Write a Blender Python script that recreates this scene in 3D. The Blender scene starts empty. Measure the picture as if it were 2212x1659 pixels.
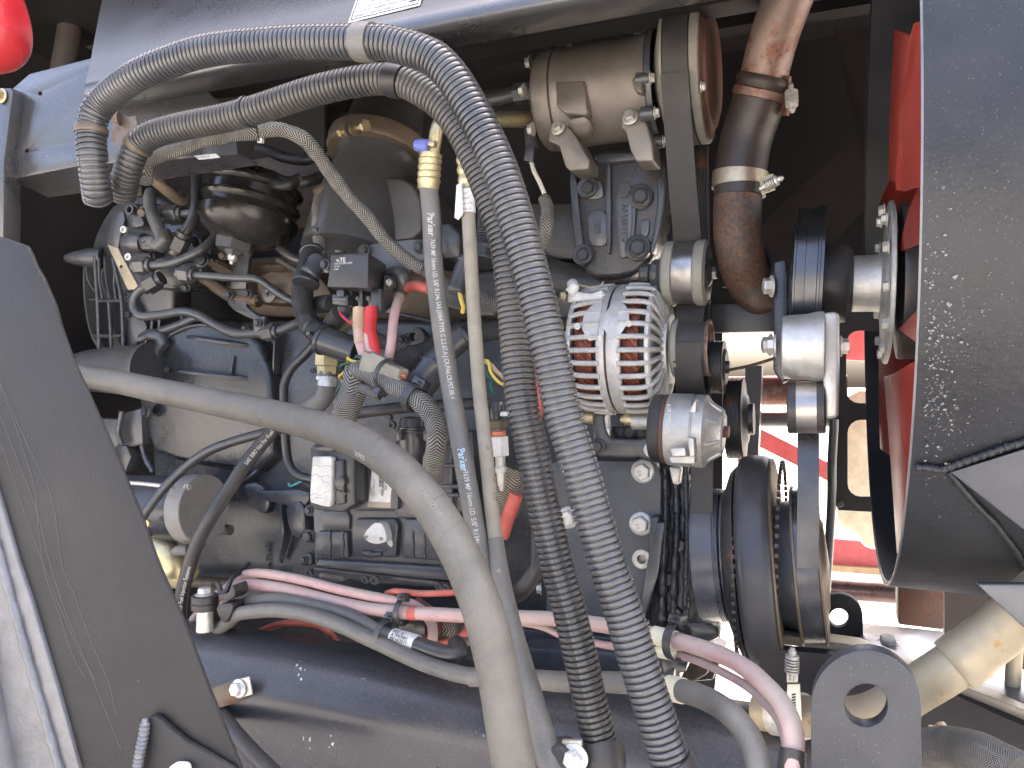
import bpy, bmesh, math, random
from mathutils import Vector, Matrix
from mathutils.geometry import tessellate_polygon
random.seed(7)
R = math.radians
sc = bpy.context.scene
COL = sc.collection
# ---------------------------------------------------------------- camera, world, sun, exposure
F = 1671.0; YAW = R(22); SN, CS = math.sin(YAW), math.cos(YAW); H = 1.35
cam = bpy.data.objects.new('camera', bpy.data.cameras.new('camera')); COL.objects.link(cam)
cam.location = (0, 0, H); cam.rotation_euler = (R(90), 0, YAW)
cam.data.sensor_width = 36; cam.data.lens = 36*F/2212; cam.data.clip_start = .02; cam.data.clip_end = 2000
sc.camera = cam
SUN_EL, SUN_AZ = 62, 12         # sun high beyond the machine
w = bpy.data.worlds.new('World'); sc.world = w; w.use_nodes = True
nt = w.node_tree; bg = nt.nodes['Background']
sky = nt.nodes.new('ShaderNodeTexSky'); sky.sky_type = 'NISHITA'; sky.sun_disc = False
sky.sun_elevation = R(SUN_EL); sky.sun_rotation = R(SUN_AZ); sky.dust_density = 8.0; sky.air_density = .6; sky.ozone_density = .5
nt.links.new(sky.outputs[0], bg.inputs[0]); bg.inputs[1].default_value = .15
sl = bpy.data.lights.new('sun', 'SUN'); sl.energy = 2.1; sl.angle = R(.5); sl.color = (1, .94, .86)
so = bpy.data.objects.new('sun', sl); COL.objects.link(so)
sd = Vector((math.sin(R(SUN_AZ))*math.cos(R(SUN_EL)), math.cos(R(SUN_AZ))*math.cos(R(SUN_EL)), math.sin(R(SUN_EL))))
so.rotation_euler = sd.to_track_quat('Z', 'Y').to_euler(); so.location = (2, 4, 6)
sc.view_settings.view_transform = 'Standard'; sc.view_settings.look = 'None'
sc.view_settings.exposure = 3.1; sc.view_settings.gamma = 1
sc.cycles.use_denoising = True; sc.cycles.max_bounces = 8

# ---------------------------------------------------------------- coordinates: X along the engine, Y into the bay
def P(u, v, Y):
    tx = (u-1106)/F; tz = (829.5-v)/F; t = Y/(CS+SN*tx)
    return Vector(((-SN+CS*tx)*t, Y, H+tz*t))
def K(u, Y): return Y/(CS+SN*(u-1106)/F)/F          # metres per photograph unit there
def q(c, r, x, y): return (553*c+.2666*x, (0, 387, 774, 1217)[r]+.2666*y)
CAM = Vector((0, 0, H)); XA = Vector((1, 0, 0)); YA = Vector((0, 1, 0)); ZA = Vector((0, 0, 1))

# ---------------------------------------------------------------- mesh building
class MB:
    def __init__(s): s.v = []; s.f = []; s.u = []
    def add(s, vs, fs, us=None):
        o = len(s.v); s.v += [Vector(v) for v in vs]; s.f += [tuple(i+o for i in f) for f in fs]
        s.u += us if us else [None]*len(fs); return s
LOC = {}
def finish(name, mb, mat, parent=None, bevel=0, seg=2, angle=38, flat=False):
    if parent is None:
        lo = Vector([min(v[i] for v in mb.v) for i in range(3)]); hi = Vector([max(v[i] for v in mb.v) for i in range(3)])
        base = Vector(((lo.x+hi.x)/2, (lo.y+hi.y)/2, lo.z))
    else: base = LOC[parent.name]
    me = bpy.data.meshes.new(name)
    me.from_pydata([v-base for v in mb.v], [], mb.f)
    if any(x is not None for x in mb.u):
        ul = me.uv_layers.new(name='UVMap'); i = 0
        for f, uu in zip(mb.f, mb.u):
            for k in range(len(f)):
                if uu: ul.data[i].uv = uu[k]
                i += 1
    if bevel:
        bm = bmesh.new(); bm.from_mesh(me)
        bmesh.ops.remove_doubles(bm, verts=bm.verts, dist=1e-6)
        bmesh.ops.recalc_face_normals(bm, faces=bm.faces)
        ed = [e for e in bm.edges if len(e.link_faces) == 2 and e.calc_face_angle(0) > .5]
        try: bmesh.ops.bevel(bm, geom=ed, offset=bevel, segments=seg, profile=.5, affect='EDGES', clamp_overlap=True)
        except Exception: pass
        bm.to_mesh(me); bm.free()
    else:
        bm = bmesh.new(); bm.from_mesh(me); bmesh.ops.recalc_face_normals(bm, faces=bm.faces); bm.to_mesh(me); bm.free()
    me.validate()
    if not flat:
        me.shade_smooth(); me.set_sharp_from_angle(angle=R(angle))
    me.materials.append(mat)
    o = bpy.data.objects.new(name, me); COL.objects.link(o)
    if parent: o.parent = parent
    else: o.location = base
    LOC[o.name] = base
    return o
def tag(o, label=None, cat=None, group=None, kind=None):
    if label: o['label'] = label
    if cat: o['category'] = cat
    if group: o['group'] = group
    if kind: o['kind'] = kind
    return o
def thing(name, label, cat, loc, group=None):
    o = bpy.data.objects.new(name, None); COL.objects.link(o); o.location = loc; o.empty_display_size = .02
    LOC[o.name] = Vector(loc); return tag(o, label, cat, group)

def catmull(pts, n=14):
    p = [pts[0]*2-pts[1]]+list(pts)+[pts[-1]*2-pts[-2]]; out = []
    for i in range(1, len(p)-2):
        a, b, c_, d = p[i-1:i+3]
        for k in range(n):
            t = k/n
            out.append(.5*((2*b)+(c_-a)*t+(2*a-5*b+4*c_-d)*t*t+(3*b-a-3*c_+d)*t**3))
    out.append(pts[-1].copy()); return out
class Path:
    def __init__(s, pts, n=14):
        if len(pts) > 2: d = catmull(pts, n)
        else: d = [pts[0].lerp(pts[1], k/4) for k in range(5)]
        s.p = [d[0]]
        for x in d[1:]:
            if (x-s.p[-1]).length > 1e-6: s.p.append(x)
        s.t = []
        for i in range(len(s.p)):
            a = s.p[max(i-1, 0)]; b = s.p[min(i+1, len(s.p)-1)]; s.t.append((b-a).normalized())
        t0 = s.t[0]; n0 = t0.cross(ZA if abs(t0.z) < .9 else YA).normalized(); s.n = [n0]
        for i in range(1, len(s.p)):
            m = s.n[-1]-s.t[i]*s.n[-1].dot(s.t[i]); s.n.append(m.normalized())
        s.s = [0]
        for i in range(1, len(s.p)): s.s.append(s.s[-1]+(s.p[i]-s.p[i-1]).length)
        s.L = s.s[-1]
    def at(s, x):
        import bisect
        i = min(max(bisect.bisect_right(s.s, x)-1, 0), len(s.s)-2)
        k = (x-s.s[i])/(s.s[i+1]-s.s[i])
        p = s.p[i].lerp(s.p[i+1], k); t = s.t[i].lerp(s.t[i+1], max(0, min(1, k))).normalized(); n = s.n[i].lerp(s.n[i+1], max(0, min(1, k)))
        n = (n-t*n.dot(t)).normalized(); return p, t, n, t.cross(n)
    def near(s, q_):
        return s.s[min(range(len(s.p)), key=lambda i: (s.p[i]-q_).length)]
def sweep(mb, path, st, seg=18, cap=True, squash=1.0):
    """rings at stations st = [(s, r)] along path, with metre/turn UVs"""
    vs = []; fs = []; us = []
    for (x, r) in st:
        p, t, n, b = path.at(x)
        for j in range(seg):
            a = 2*math.pi*j/seg; vs.append(p+(n*math.cos(a)+b*math.sin(a)*squash)*r)
    for i in range(len(st)-1):
        for j in range(seg):
            k = (j+1) % seg
            fs.append((i*seg+j, i*seg+k, (i+1)*seg+k, (i+1)*seg+j))
            us.append([(st[i][0], j/seg), (st[i][0], (j+1)/seg), (st[i+1][0], (j+1)/seg), (st[i+1][0], j/seg)])
    if cap:
        fs.append(tuple(range(seg-1, -1, -1))); us.append(None)
        fs.append(tuple((len(st)-1)*seg+j for j in range(seg))); us.append(None)
    mb.add(vs, fs, us); return mb
def uvY(l): return [P(*x) for x in l]
def tube(mb, pts, r, seg=14, cap=True, wob=0, step=None, squash=1):
    pa = pts if isinstance(pts, Path) else Path(pts)
    step = step or max(r*.5, .002); n = max(2, int(pa.L/step))
    rnd = random.Random(int(pa.L*1e6)); ph = [rnd.uniform(0, 6) for _ in range(4)]
    def rr(x):
        return r*(1+wob*(math.sin(x/r*.9+ph[0])+.6*math.sin(x/r*2.1+ph[1])+.4*math.sin(x/r*4.3+ph[2])))
    sweep(mb, pa, [(pa.L*i/n, rr(pa.L*i/n)) for i in range(n+1)], seg, cap, squash); return pa
def lathe(mb, A, ax, prof, seg=48, cap=True, arc=None):
    """prof = [(distance along axis, radius)]"""
    ax = ax.normalized(); n = ax.cross(ZA if abs(ax.z) < .9 else YA).normalized(); b = ax.cross(n)
    vs = []; fs = []; rings = []
    for (d, r) in prof:
        rings.append(len(vs))
        vs += [A+ax*d+(n*math.cos(2*math.pi*j/seg)+b*math.sin(2*math.pi*j/seg))*max(r, 1e-5) for j in range(seg)]
    for i in range(len(prof)-1):
        for j in range(seg):
            k = (j+1) % seg; fs.append((i*seg+j, i*seg+k, (i+1)*seg+k, (i+1)*seg+j))
    if cap and prof[0][1] > 1e-4: fs.append(tuple(range(seg-1, -1, -1)))
    if cap and prof[-1][1] > 1e-4: fs.append(tuple((len(prof)-1)*seg+j for j in range(seg)))
    return mb.add(vs, fs)
def cyl(mb, u0, v0, u1, v1, Y, prof, seg=56, Y1=None):
    """axis from (u0,v0) to (u1,v1) on plane Y; prof = [(u where the nearest side shows, radius in photo units)]"""
    A = P(u0, v0, Y); B = P(u1, v1, Y1 or Y); ax = (B-A).normalized(); k = K((u0+u1)/2, ((Y1 or Y)+Y)/2)
    return lathe(mb, A, B-A, [((P(x, v0, Y-r*k).x-A.x)/ax.x, r*k) for x, r in prof], seg)
def prism(mb, front, back, holes=()):
    """front, back: same-length loops of points; holes: list of (front loop, back loop)"""
    n = len(front)
    if not holes:
        mb.add(list(front)+list(back), [tuple(range(n)), tuple(range(2*n-1, n-1, -1))]+[(i, i+n, (i+1) % n+n, (i+1) % n) for i in range(n)]); return mb
    loops = [list(front)]+[list(h[0]) for h in holes]; tri = tessellate_polygon(loops)
    fr = [p for l in loops for p in l]; bk = list(back)+[p for h in holes for p in h[1]]; m = len(fr)
    fs = [tuple(t) for t in tri]+[tuple(i+m for i in reversed(t)) for t in tri]; o = 0
    for l in loops:
        k = len(l)
        for i in range(k): fs.append((o+i, o+(i+1) % k, o+(i+1) % k+m, o+i+m))
        o += k
    return mb.add(fr+bk, fs)
def rnd_poly(pts, it=2, w=.22):
    for _ in range(it):
        out = []
        for i in range(len(pts)):
            a = pts[i]; b = pts[(i+1) % len(pts)]
            out.append(tuple(a[k]+(b[k]-a[k])*w for k in range(len(a)))); out.append(tuple(a[k]+(b[k]-a[k])*(1-w) for k in range(len(a))))
        pts = out
    return pts
def circ(u, v, r, n=28, ry=None): return [(u+r*math.cos(2*math.pi*i/n), v+(ry or r)*math.sin(2*math.pi*i/n)) for i in range(n)]
def slab(mb, poly, Y, th, holes=(), rnd=0, ins=0):
    if rnd: poly = rnd_poly(poly, rnd)
    f = [P(u, v, Y) for u, v in poly]; b = [p+YA*th for p in f]
    if ins:   # draft: the back is wider than the front
        cx = sum((p for p in f), Vector())/len(f); b = [cx+(p-cx)*(1+ins)+YA*th for p in f]
        b = [Vector((p.x, Y+th, p.z)) for p in b]
    return prism(mb, f, b, [([P(u, v, Y) for u, v in h], [P(u, v, Y)+YA*th for u, v in h]) for h in holes])
def plate3(mb, pts, th, holes=()):
    """flat-ish plate through (u,v,Y) points, thickened along its normal away from the camera"""
    f = [P(*p) for p in pts]; n = Vector()
    for i in range(len(f)): n += f[i].cross(f[(i+1) % len(f)])
    n.normalize()
    if n.dot(f[0]-CAM) < 0: n = -n
    return prism(mb, f, [p+n*th for p in f], [([P(*p) for p in h], [P(*p)+n*th for p in h]) for h in holes])
def box(mb, c_, hx, hy, hz, rot=None):
    vs = []
    for a in (-1, 1):
        for b in (-1, 1):
            for d in (-1, 1):
                p = Vector((a*hx, b*hy, d*hz)); vs.append(c_+(rot @ p if rot else p))
    return mb.add(vs, [(0, 1, 3, 2), (4, 6, 7, 5), (0, 4, 5, 1), (2, 3, 7, 6), (0, 2, 6, 4), (1, 5, 7, 3)])
def pxbox(mb, u0, v0, u1, v1, Y, th): return slab(mb, [(u0, v0), (u1, v0), (u1, v1), (u0, v1)], Y, th)

# ---------------------------------------------------------------- writing
def glyphs(s, size, extr=0, bold=0):
    cu = bpy.data.curves.new('writing', 'FONT'); cu.body = s; cu.size = size; cu.align_x = 'LEFT'; cu.extrude = extr; cu.offset = bold*size; cu.resolution_u = 3
    ob = bpy.data.objects.new('writing', cu); COL.objects.link(ob)
    bpy.context.view_layer.update(); dg = bpy.context.evaluated_depsgraph_get()
    me = bpy.data.meshes.new_from_object(ob.evaluated_get(dg))
    vs = [v.co.copy() for v in me.vertices]; fs = [tuple(p.vertices) for p in me.polygons]
    bpy.data.objects.remove(ob); bpy.data.curves.remove(cu); bpy.data.meshes.remove(me); return vs, fs
def text_flat(s, org, xd, yd, size, mat, parent, extr=0, bold=0, name='lettering', wear=0):
    vs, fs = glyphs(s, size, extr, bold)
    xd = xd.normalized(); yd = (yd-xd*yd.dot(xd)).normalized(); zd = xd.cross(yd)
    if zd.dot(CAM-org) < 0: zd = -zd
    o = MB(); o.add([org+xd*v.x+yd*v.y+zd*(v.z+extr+.0003) for v in vs], fs)
    return finish(name, o, mat, parent, flat=True)
def text_tube(s, pa, s0, size, r, mat, parent, rev=False, ang=0, bold=0, wide=1, name='lettering', fit=None):
    """print wrapped on a hose, centred on the side that faces outward"""
    vs, fs = glyphs(s, size, 0, bold); out = []
    if fit: wide = fit/max(v.x for v in vs)
    for v in vs:
        x = s0+(-v.x if rev else v.x)*wide
        p, t, n, b = pa.at(x); n = CAM-p; n = (n-t*n.dot(t)).normalized(); b = t.cross(n)
        th = (v.y-size*.35)/r*(1 if rev else -1)+ang
        out.append(p+(n*math.cos(th)+b*math.sin(th))*(r*1.0+.0004))
    return finish(name, MB().add(out, fs), mat, parent, flat=True)
# ---------------------------------------------------------------- materials
def mat(name, col, rough=.5, metal=0, dust=.35, dcol=(.20, .175, .14), sc_=9, bump=.15, bsc=220, speck=0, scol=(.6, .6, .58), streak=0,
        rust=0, rcol=(.16, .06, .025), coat=0, spec=.5, updust=.5, ssc=110, pit=0):
    m = bpy.data.materials.new(name); m.use_nodes = True; t = m.node_tree; N = t.nodes.new; L = t.links.new
    if col[0]*1.02 < col[2] < .3: g_ = sum(col)/3; col = tuple(c*.75+g_*k for c, k in zip(col, (.25, .25, .25)))
    b = t.nodes['Principled BSDF']; b.inputs['Metallic'].default_value = metal; b.inputs['Coat Roughness'].default_value = .24
    b.inputs['Specular IOR Level'].default_value = spec; b.inputs['Coat Weight'].default_value = coat
    tc = N('ShaderNodeTexCoord'); pos = tc.outputs['Object']
    if streak:
        mp = N('ShaderNodeMapping'); mp.inputs['Scale'].default_value = (1, 1, streak); L(pos, mp.inputs[0]); lp = mp.outputs[0]
    else: lp = pos
    def noise(s, d=6, ro=.6, v=pos):
        n = N('ShaderNodeTexNoise'); n.inputs['Scale'].default_value = s; n.inputs['Detail'].default_value = d; n.inputs['Roughness'].default_value = ro
        L(v, n.inputs['Vector']); return n.outputs['Fac']
    def ramp(f, a, z, lo=0, hi=1):
        r = N('ShaderNodeMapRange'); r.inputs[1].default_value = a; r.inputs[2].default_value = z; r.inputs[3].default_value = lo; r.inputs[4].default_value = hi
        L(f, r.inputs[0]); return r.outputs[0]
    def mul(a, k, op='MULTIPLY'):
        x = N('ShaderNodeMath'); x.operation = op; x.use_clamp = op in ('ADD', 'MULTIPLY'); L(a, x.inputs[0])
        if isinstance(k, (int, float)): x.inputs[1].default_value = k
        else: L(k, x.inputs[1])
        return x.outputs[0]
    def mix(f, a, c):
        x = N('ShaderNodeMix'); x.data_type = 'RGBA'; L(f, x.inputs['Factor'])
        for i, k in ((6, a), (7, c)):
            if isinstance(k, tuple): x.inputs[i].default_value = (*k, 1)
            else: L(k, x.inputs[i])
        return x.outputs[2]
    big = noise(sc_, 8, .65, lp); fine = noise(bsc, 4, .6)
    base = mix(ramp(noise(sc_*3.1, 5), .3, .7), tuple(c*.82 for c in col), tuple(min(1, c*1.18) for c in col))
    geo = N('ShaderNodeNewGeometry'); sx = N('ShaderNodeSeparateXYZ'); L(geo.outputs['Normal'], sx.inputs[0])
    up = mul(ramp(sx.outputs['Z'], .1, .95), updust)
    df = mul(ramp(big, .38, .72), dust)
    if updust: df = mul(df, mul(up, ramp(fine, .25, .6)), 'ADD')
    colr = mix(df, base, dcol)
    if rust:
        rf = ramp(noise(sc_*2.3, 9, .72), .62-rust*.35, .7-rust*.3); colr = mix(rf, colr, mix(ramp(fine, .3, .7), tuple(c*.5 for c in rcol), tuple(c*1.7 for c in rcol)))
    if speck:
        nv = N('ShaderNodeTexNoise'); nv.inputs['Scale'].default_value = ssc*2.5; nv.inputs['Detail'].default_value = 3; L(pos, nv.inputs['Vector'])
        dv = N('ShaderNodeVectorMath'); dv.operation = 'MULTIPLY_ADD'; L(nv.outputs['Color'], dv.inputs[0]); dv.inputs[1].default_value = (1.1/ssc,)*3; L(pos, dv.inputs[2])
        v = N('ShaderNodeTexVoronoi'); v.inputs['Scale'].default_value = ssc; L(dv.outputs[0], v.inputs['Vector'])
        wn = ramp(v.outputs['Color'], .0, 1)
        x_ = N('ShaderNodeMath'); x_.operation = 'POWER'; L(ramp(wn, 1-speck, 1), x_.inputs[0]); x_.inputs[1].default_value = 2.2
        th = mul(x_.outputs[0], .40)
        sp = N('ShaderNodeMath'); sp.operation = 'LESS_THAN'; L(v.outputs['Distance'], sp.inputs[0]); L(th, sp.inputs[1])
        spf = mul(sp.outputs[0], ramp(noise(ssc*4, 3), .38, .55)); colr = mix(spf, colr, scol); colr = mix(mul(ramp(noise(ssc*6, 2), .655, .70), .3), colr, scol)
    L(colr, b.inputs['Base Color'])
    rg = mul(ramp(big, .3, .75, -.07, .12), rough, 'ADD')
    x = N('ShaderNodeMath'); x.operation = 'ADD'; x.use_clamp = True; L(rg, x.inputs[0]); L(mul(df, .20), x.inputs[1]); L(x.outputs[0], b.inputs['Roughness'])
    if bump:
        bp = N('ShaderNodeBump'); bp.inputs['Strength'].default_value = bump; bp.inputs['Distance'].default_value = .0012
        hgt = fine
        if pit: bp.inputs['Distance'].default_value = .003; hgt = mul(mul(fine, .4), noise(bsc*.16, 3), 'ADD')
        L(hgt, bp.inputs['Height']); L(bp.outputs[0], b.inputs['Normal'])
    return m
def braid(name, c1, c2, n_ang, pitch):
    """woven sleeve: herringbone strands running round the hose, from the sweep's UVs"""
    m = bpy.data.materials.new(name); m.use_nodes = True; t = m.node_tree; N = t.nodes.new; L = t.links.new; b = t.nodes['Principled BSDF']
    tc = N('ShaderNodeTexCoord'); sx = N('ShaderNodeSeparateXYZ'); L(tc.outputs['UV'], sx.inputs[0])
    def ma(op, a, k=None):
        x = N('ShaderNodeMath'); x.operation = op
        for i, z in enumerate((a, k)):
            if z is None: continue
            if isinstance(z, (int, float)): x.inputs[i].default_value = z
            else: L(z, x.inputs[i])
        return x.outputs[0]
    tri = ma('PINGPONG', ma('MULTIPLY', sx.outputs['Y'], n_ang), 1.0)       # zigzag across
    ph = ma('ADD', ma('MULTIPLY', sx.outputs['X'], 1/pitch), ma('MULTIPLY', tri, 1.9))
    st = ma('PINGPONG', ph, .5); hgt = ma('MULTIPLY', st, 2)
    nz = N('ShaderNodeTexNoise'); nz.inputs['Scale'].default_value = 60; L(tc.outputs['Object'], nz.inputs['Vector'])
    f2 = ma('MULTIPLY', hgt, ma('ADD', nz.outputs['Fac'], .45))
    mr = N('ShaderNodeMapRange'); mr.inputs[1].default_value = .25; mr.inputs[2].default_value = .75; L(f2, mr.inputs[0])
    x = N('ShaderNodeMix'); x.data_type = 'RGBA'; L(mr.outputs[0], x.inputs['Factor']); x.inputs[6].default_value = (*c1, 1); x.inputs[7].default_value = (*c2, 1)
    L(x.outputs[2], b.inputs['Base Color']); b.inputs['Roughness'].default_value = .55
    bp = N('ShaderNodeBump'); bp.inputs['Strength'].default_value = .9; bp.inputs['Distance'].default_value = .0012; L(hgt, bp.inputs['Height']); L(bp.outputs[0], b.inputs['Normal'])
    return m
def flat(name, col, rough=.5, metal=0):
    m = bpy.data.materials.new(name); m.use_nodes = True; b = m.node_tree.nodes['Principled BSDF']
    b.inputs['Base Color'].default_value = (*col, 1); b.inputs['Roughness'].default_value = rough; b.inputs['Metallic'].default_value = metal; return m
DUSTY = (.20, .17, .135)
m_body = mat('body_black_paint', (.034, .033, .034), .26, dust=.25, dcol=(.11, .11, .11), spec=.9, sc_=5, speck=.10, bump=.06, updust=.3, scol=(.3, .3, .3), ssc=160, coat=.55)
m_plate = mat('textured_black_plate', (.013, .0125, .013), .55, dust=.5, dcol=(.034, .032, .032), sc_=6, speck=.14, scol=(.35, .35, .34), ssc=190, bump=.5, bsc=420, updust=.3)
m_shroud = mat('shroud_black_paint', (.013, .015, .020), .38, dust=.35, dcol=(.048, .050, .055), sc_=7, speck=.05, scol=(.16, .165, .17), ssc=95, bump=.3, bsc=300, updust=.2, pit=1)
m_frame = mat('frame_navy_paint', (.022, .024, .036), .27, dust=.28, dcol=(.09, .085, .085), spec=.5, sc_=6, speck=.15, scol=(.5, .5, .5), ssc=130, bump=.08, updust=.7, coat=.2)
m_block = mat('engine_blue_grey_paint', (.040, .047, .060), .30, dust=.2, dcol=(.11, .105, .095), sc_=7, speck=.05, bump=.5, bsc=260, updust=.45, pit=1, coat=.55)
m_block2 = mat('casting_grey_paint', (.052, .055, .060), .34, dust=.32, dcol=(.16, .145, .12), sc_=8, bump=.5, bsc=260, updust=.5, pit=1, coat=.55)
m_plastic = mat('black_plastic', (.020, .022, .028), .38, dust=.35, dcol=(.10, .095, .09), sc_=14, bump=.12, updust=.45, coat=.55)
m_ecu = mat('ecu_black_casting', (.042, .047, .060), .38, dust=.4, dcol=(.15, .145, .14), sc_=12, bump=.4, bsc=420, updust=.5, coat=.55)
m_black = mat('black_rubber', (.018, .018, .021), .48, dust=.4, dcol=(.10, .09, .08), sc_=16, bump=.15, updust=.5, coat=.2)
m_conduit = mat('grey_black_conduit', (.038, .040, .046), .34, dust=.4, dcol=(.17, .165, .155), sc_=9, bump=.1, updust=.25, spec=.7, coat=.55)
m_conduit2 = mat('dusty_brown_conduit', (.030, .030, .032), .36, dust=.5, dcol=(.17, .155, .13), sc_=7, bump=.1, updust=.25, spec=.6, coat=.35)
m_bighose = mat('dusty_grey_rubber', (.112, .103, .088), .5, dust=.65, dcol=(.225, .203, .165), sc_=11, speck=.05, scol=(.5, .45, .3), ssc=150, bump=.35, bsc=500, updust=.4)
m_achose = mat('ac_hose_rubber', (.12, .118, .112), .42, dust=.5, dcol=(.24, .22, .18), sc_=14, speck=.05, ssc=160, bump=.15, updust=.4)
m_achose2 = mat('tan_grey_hose', (.25, .228, .18), .5, dust=.5, dcol=(.34, .30, .23), sc_=14, rust=.08, rcol=(.04, .04, .035), bump=.2, updust=.3)
m_red = mat('fan_red_plastic', (.26, .028, .018), .38, dust=.3, dcol=(.20, .06, .05), sc_=6, bump=.03, updust=.2)
m_redp = mat('machine_red_paint', (.45, .022, .03), .25, dust=.15, dcol=(.4, .1, .08), bump=.02, updust=.1)
m_rcable = mat('faded_red_cable', (.54, .32, .31), .45, dust=.85, dcol=(.52, .44, .37), sc_=16, bump=.12, updust=.75)
m_rcable2 = mat('red_cable', (.55, .09, .07), .42, dust=.4, dcol=(.5, .28, .2), sc_=20, bump=.05, updust=.4)
m_redsleeve = mat('bright_red_sleeve', (.62, .03, .035), .35, dust=.15, bump=.05, updust=.1)
m_tansleeve = mat('tan_sleeve', (.52, .36, .22), .42, dust=.25, dcol=(.5, .4, .28), bump=.05, updust=.2)
m_alu = mat('cast_aluminium', (.60, .60, .57), .46, metal=.75, dust=.35, dcol=(.42, .38, .30), sc_=14, bump=.55, bsc=380, updust=.2)
m_alubright = mat('bright_alternator_alloy', (.58, .58, .56), .45, metal=.45, dust=.2, dcol=(.5, .47, .4), sc_=16, bump=.5, bsc=420, updust=.1)
m_aludull = mat('compressor_alloy', (.25, .225, .198), .38, metal=.55, dust=.4, dcol=(.18, .155, .125), sc_=8, bump=.3, bsc=350, updust=.2)
m_zinc = mat('zinc_bolt', (.62, .61, .56), .38, metal=.6, dust=.4, dcol=(.40, .36, .28), sc_=60, bump=.2, bsc=500, updust=.2)
m_white_bolt = mat('bright_plated_bolt', (.74, .74, .72), .36, metal=.4, dust=.2, sc_=60, bump=.15, bsc=500, updust=.1)
m_gold = mat('yellow_zinc_fitting', (.55, .47, .28), .34, metal=.75, dust=.3, dcol=(.3, .27, .18), sc_=40, bump=.12, updust=.2)
m_darkbolt = mat('dark_painted_bolt', (.040, .045, .055), .36, dust=.35, dcol=(.12, .11, .1), sc_=40, bump=.2, updust=.3)
m_pipe = mat('painted_fuel_pipe', (.050, .055, .060), .35, metal=.2, dust=.35, dcol=(.14, .13, .11), sc_=20, bump=.1, updust=.5, coat=.55)
m_pulley = mat('worn_steel_pulley', (.42, .40, .38), .33, metal=.95, dust=.25, dcol=(.15, .13, .10), sc_=12, bump=.12, updust=.1)
m_pulleydark = mat('dark_pulley', (.030, .031, .035), .36, dust=.35, dcol=(.09, .075, .06), sc_=10, bump=.12, rust=.1, updust=.2)
m_rubberring = mat('grey_pulley_flange', (.25, .245, .21), .55, dust=.4, dcol=(.2, .18, .14), bump=.2, updust=.2)
m_belt = mat('belt_back_rubber', (.035, .034, .034), .55, dust=.45, dcol=(.075, .070, .062), sc_=30, bump=.15, updust=.1)
m_clutch = mat('rusty_red_clutch', (.10, .045, .032), .45, dust=.4, dcol=(.15, .10, .07), sc_=12, bump=.15, updust=.1)
m_rust = mat('rusty_iron_pipe', (.035, .032, .032), .50, dust=.3, dcol=(.15, .13, .10), sc_=10, rust=.6, rcol=(.085, .045, .028), speck=.12, scol=(.4, .4, .38), ssc=140, bump=.6, updust=.1, pit=1)
m_pinkpipe = mat('heat_stained_pipe', (.23, .155, .13), .42, metal=.4, dust=.6, dcol=(.21, .185, .16), sc_=9, rust=.5, rcol=(.15, .065, .045), bump=.3, updust=.1)
m_boot = mat('brown_black_boot', (.028, .022, .020), .42, dust=.4, dcol=(.10, .07, .05), sc_=9, speck=.2, scol=(.3, .25, .2), ssc=120, bump=.2, updust=.1)
m_band = mat('clamp_band_steel', (.46, .40, .29), .34, metal=.8, dust=.3, dcol=(.3, .24, .16), sc_=20, bump=.1, updust=.1)
m_bandbrown = mat('brown_band_clamp', (.16, .125, .09), .45, metal=.4, dust=.4, dcol=(.22, .17, .11), sc_=14, bump=.15, updust=.3)
m_tubealu = mat('sand_coloured_tube', (.46, .39, .27), .45, metal=.35, dust=.4, dcol=(.30, .25, .17), sc_=8, rust=.12, rcol=(.30, .17, .06), bump=.15, updust=.2)
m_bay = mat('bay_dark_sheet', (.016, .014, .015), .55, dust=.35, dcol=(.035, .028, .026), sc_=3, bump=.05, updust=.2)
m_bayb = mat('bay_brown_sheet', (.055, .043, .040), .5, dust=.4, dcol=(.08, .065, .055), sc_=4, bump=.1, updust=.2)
m_grime = mat('oily_brown_iron', (.11, .082, .058), .45, metal=.1, dust=.5, dcol=(.20, .16, .115), sc_=12, rust=.3, rcol=(.10, .055, .03), bump=.4, updust=.4)
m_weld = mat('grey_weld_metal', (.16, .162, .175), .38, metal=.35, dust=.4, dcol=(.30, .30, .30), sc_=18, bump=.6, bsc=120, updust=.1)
m_white = mat('cracked_white_plastic', (.66, .66, .62), .5, dust=.15, dcol=(.5, .48, .42), sc_=18, bump=.3, updust=.1)
m_label = mat('white_label_paper', (.70, .70, .66), .55, dust=.2, dcol=(.5, .48, .42), sc_=30, bump=.05, updust=0)
m_cream = mat('cream_plastic_tank', (.80, .76, .56), .45, dust=.2, dcol=(.7, .66, .5), bump=.05, updust=.2)
m_tan = mat('tan_connector_plastic', (.30, .275, .21), .45, dust=.3, dcol=(.34, .3, .23), bump=.1, updust=.3)
m_copper = mat('copper_winding', (.26, .085, .05), .35, metal=.5, dust=.2, dcol=(.15, .06, .04), bump=.4, bsc=300, updust=0)
m_blue = mat('blue_cap_plastic', (.10, .13, .42), .4, dust=.2, dcol=(.2, .2, .35), bump=.05, updust=.2)
m_ink = flat('black_ink', (.03, .03, .03), .6); m_inkw = flat('pale_hose_print', (.50, .50, .47), .6); m_inkc = flat('bluish_hose_print', (.42, .58, .66), .6)
m_cast = mat('cast_lettering_paint', (.075, .08, .085), .4, dust=.3, bump=.3, updust=.2)
m_yellow = flat('yellow_wire', (.70, .52, .10), .45); m_green = flat('green_wire', (.02, .12, .08), .45); m_bluew = flat('blue_wire', (.04, .08, .28), .45)
m_whitew = flat('white_wire', (.62, .58, .48), .5); m_orange = flat('orange_seal', (.65, .2, .10), .5); m_redw = flat('red_wire', (.55, .03, .04), .45)
m_chalk = flat('turquoise_paint_mark', (.10, .45, .45), .7)
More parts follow.
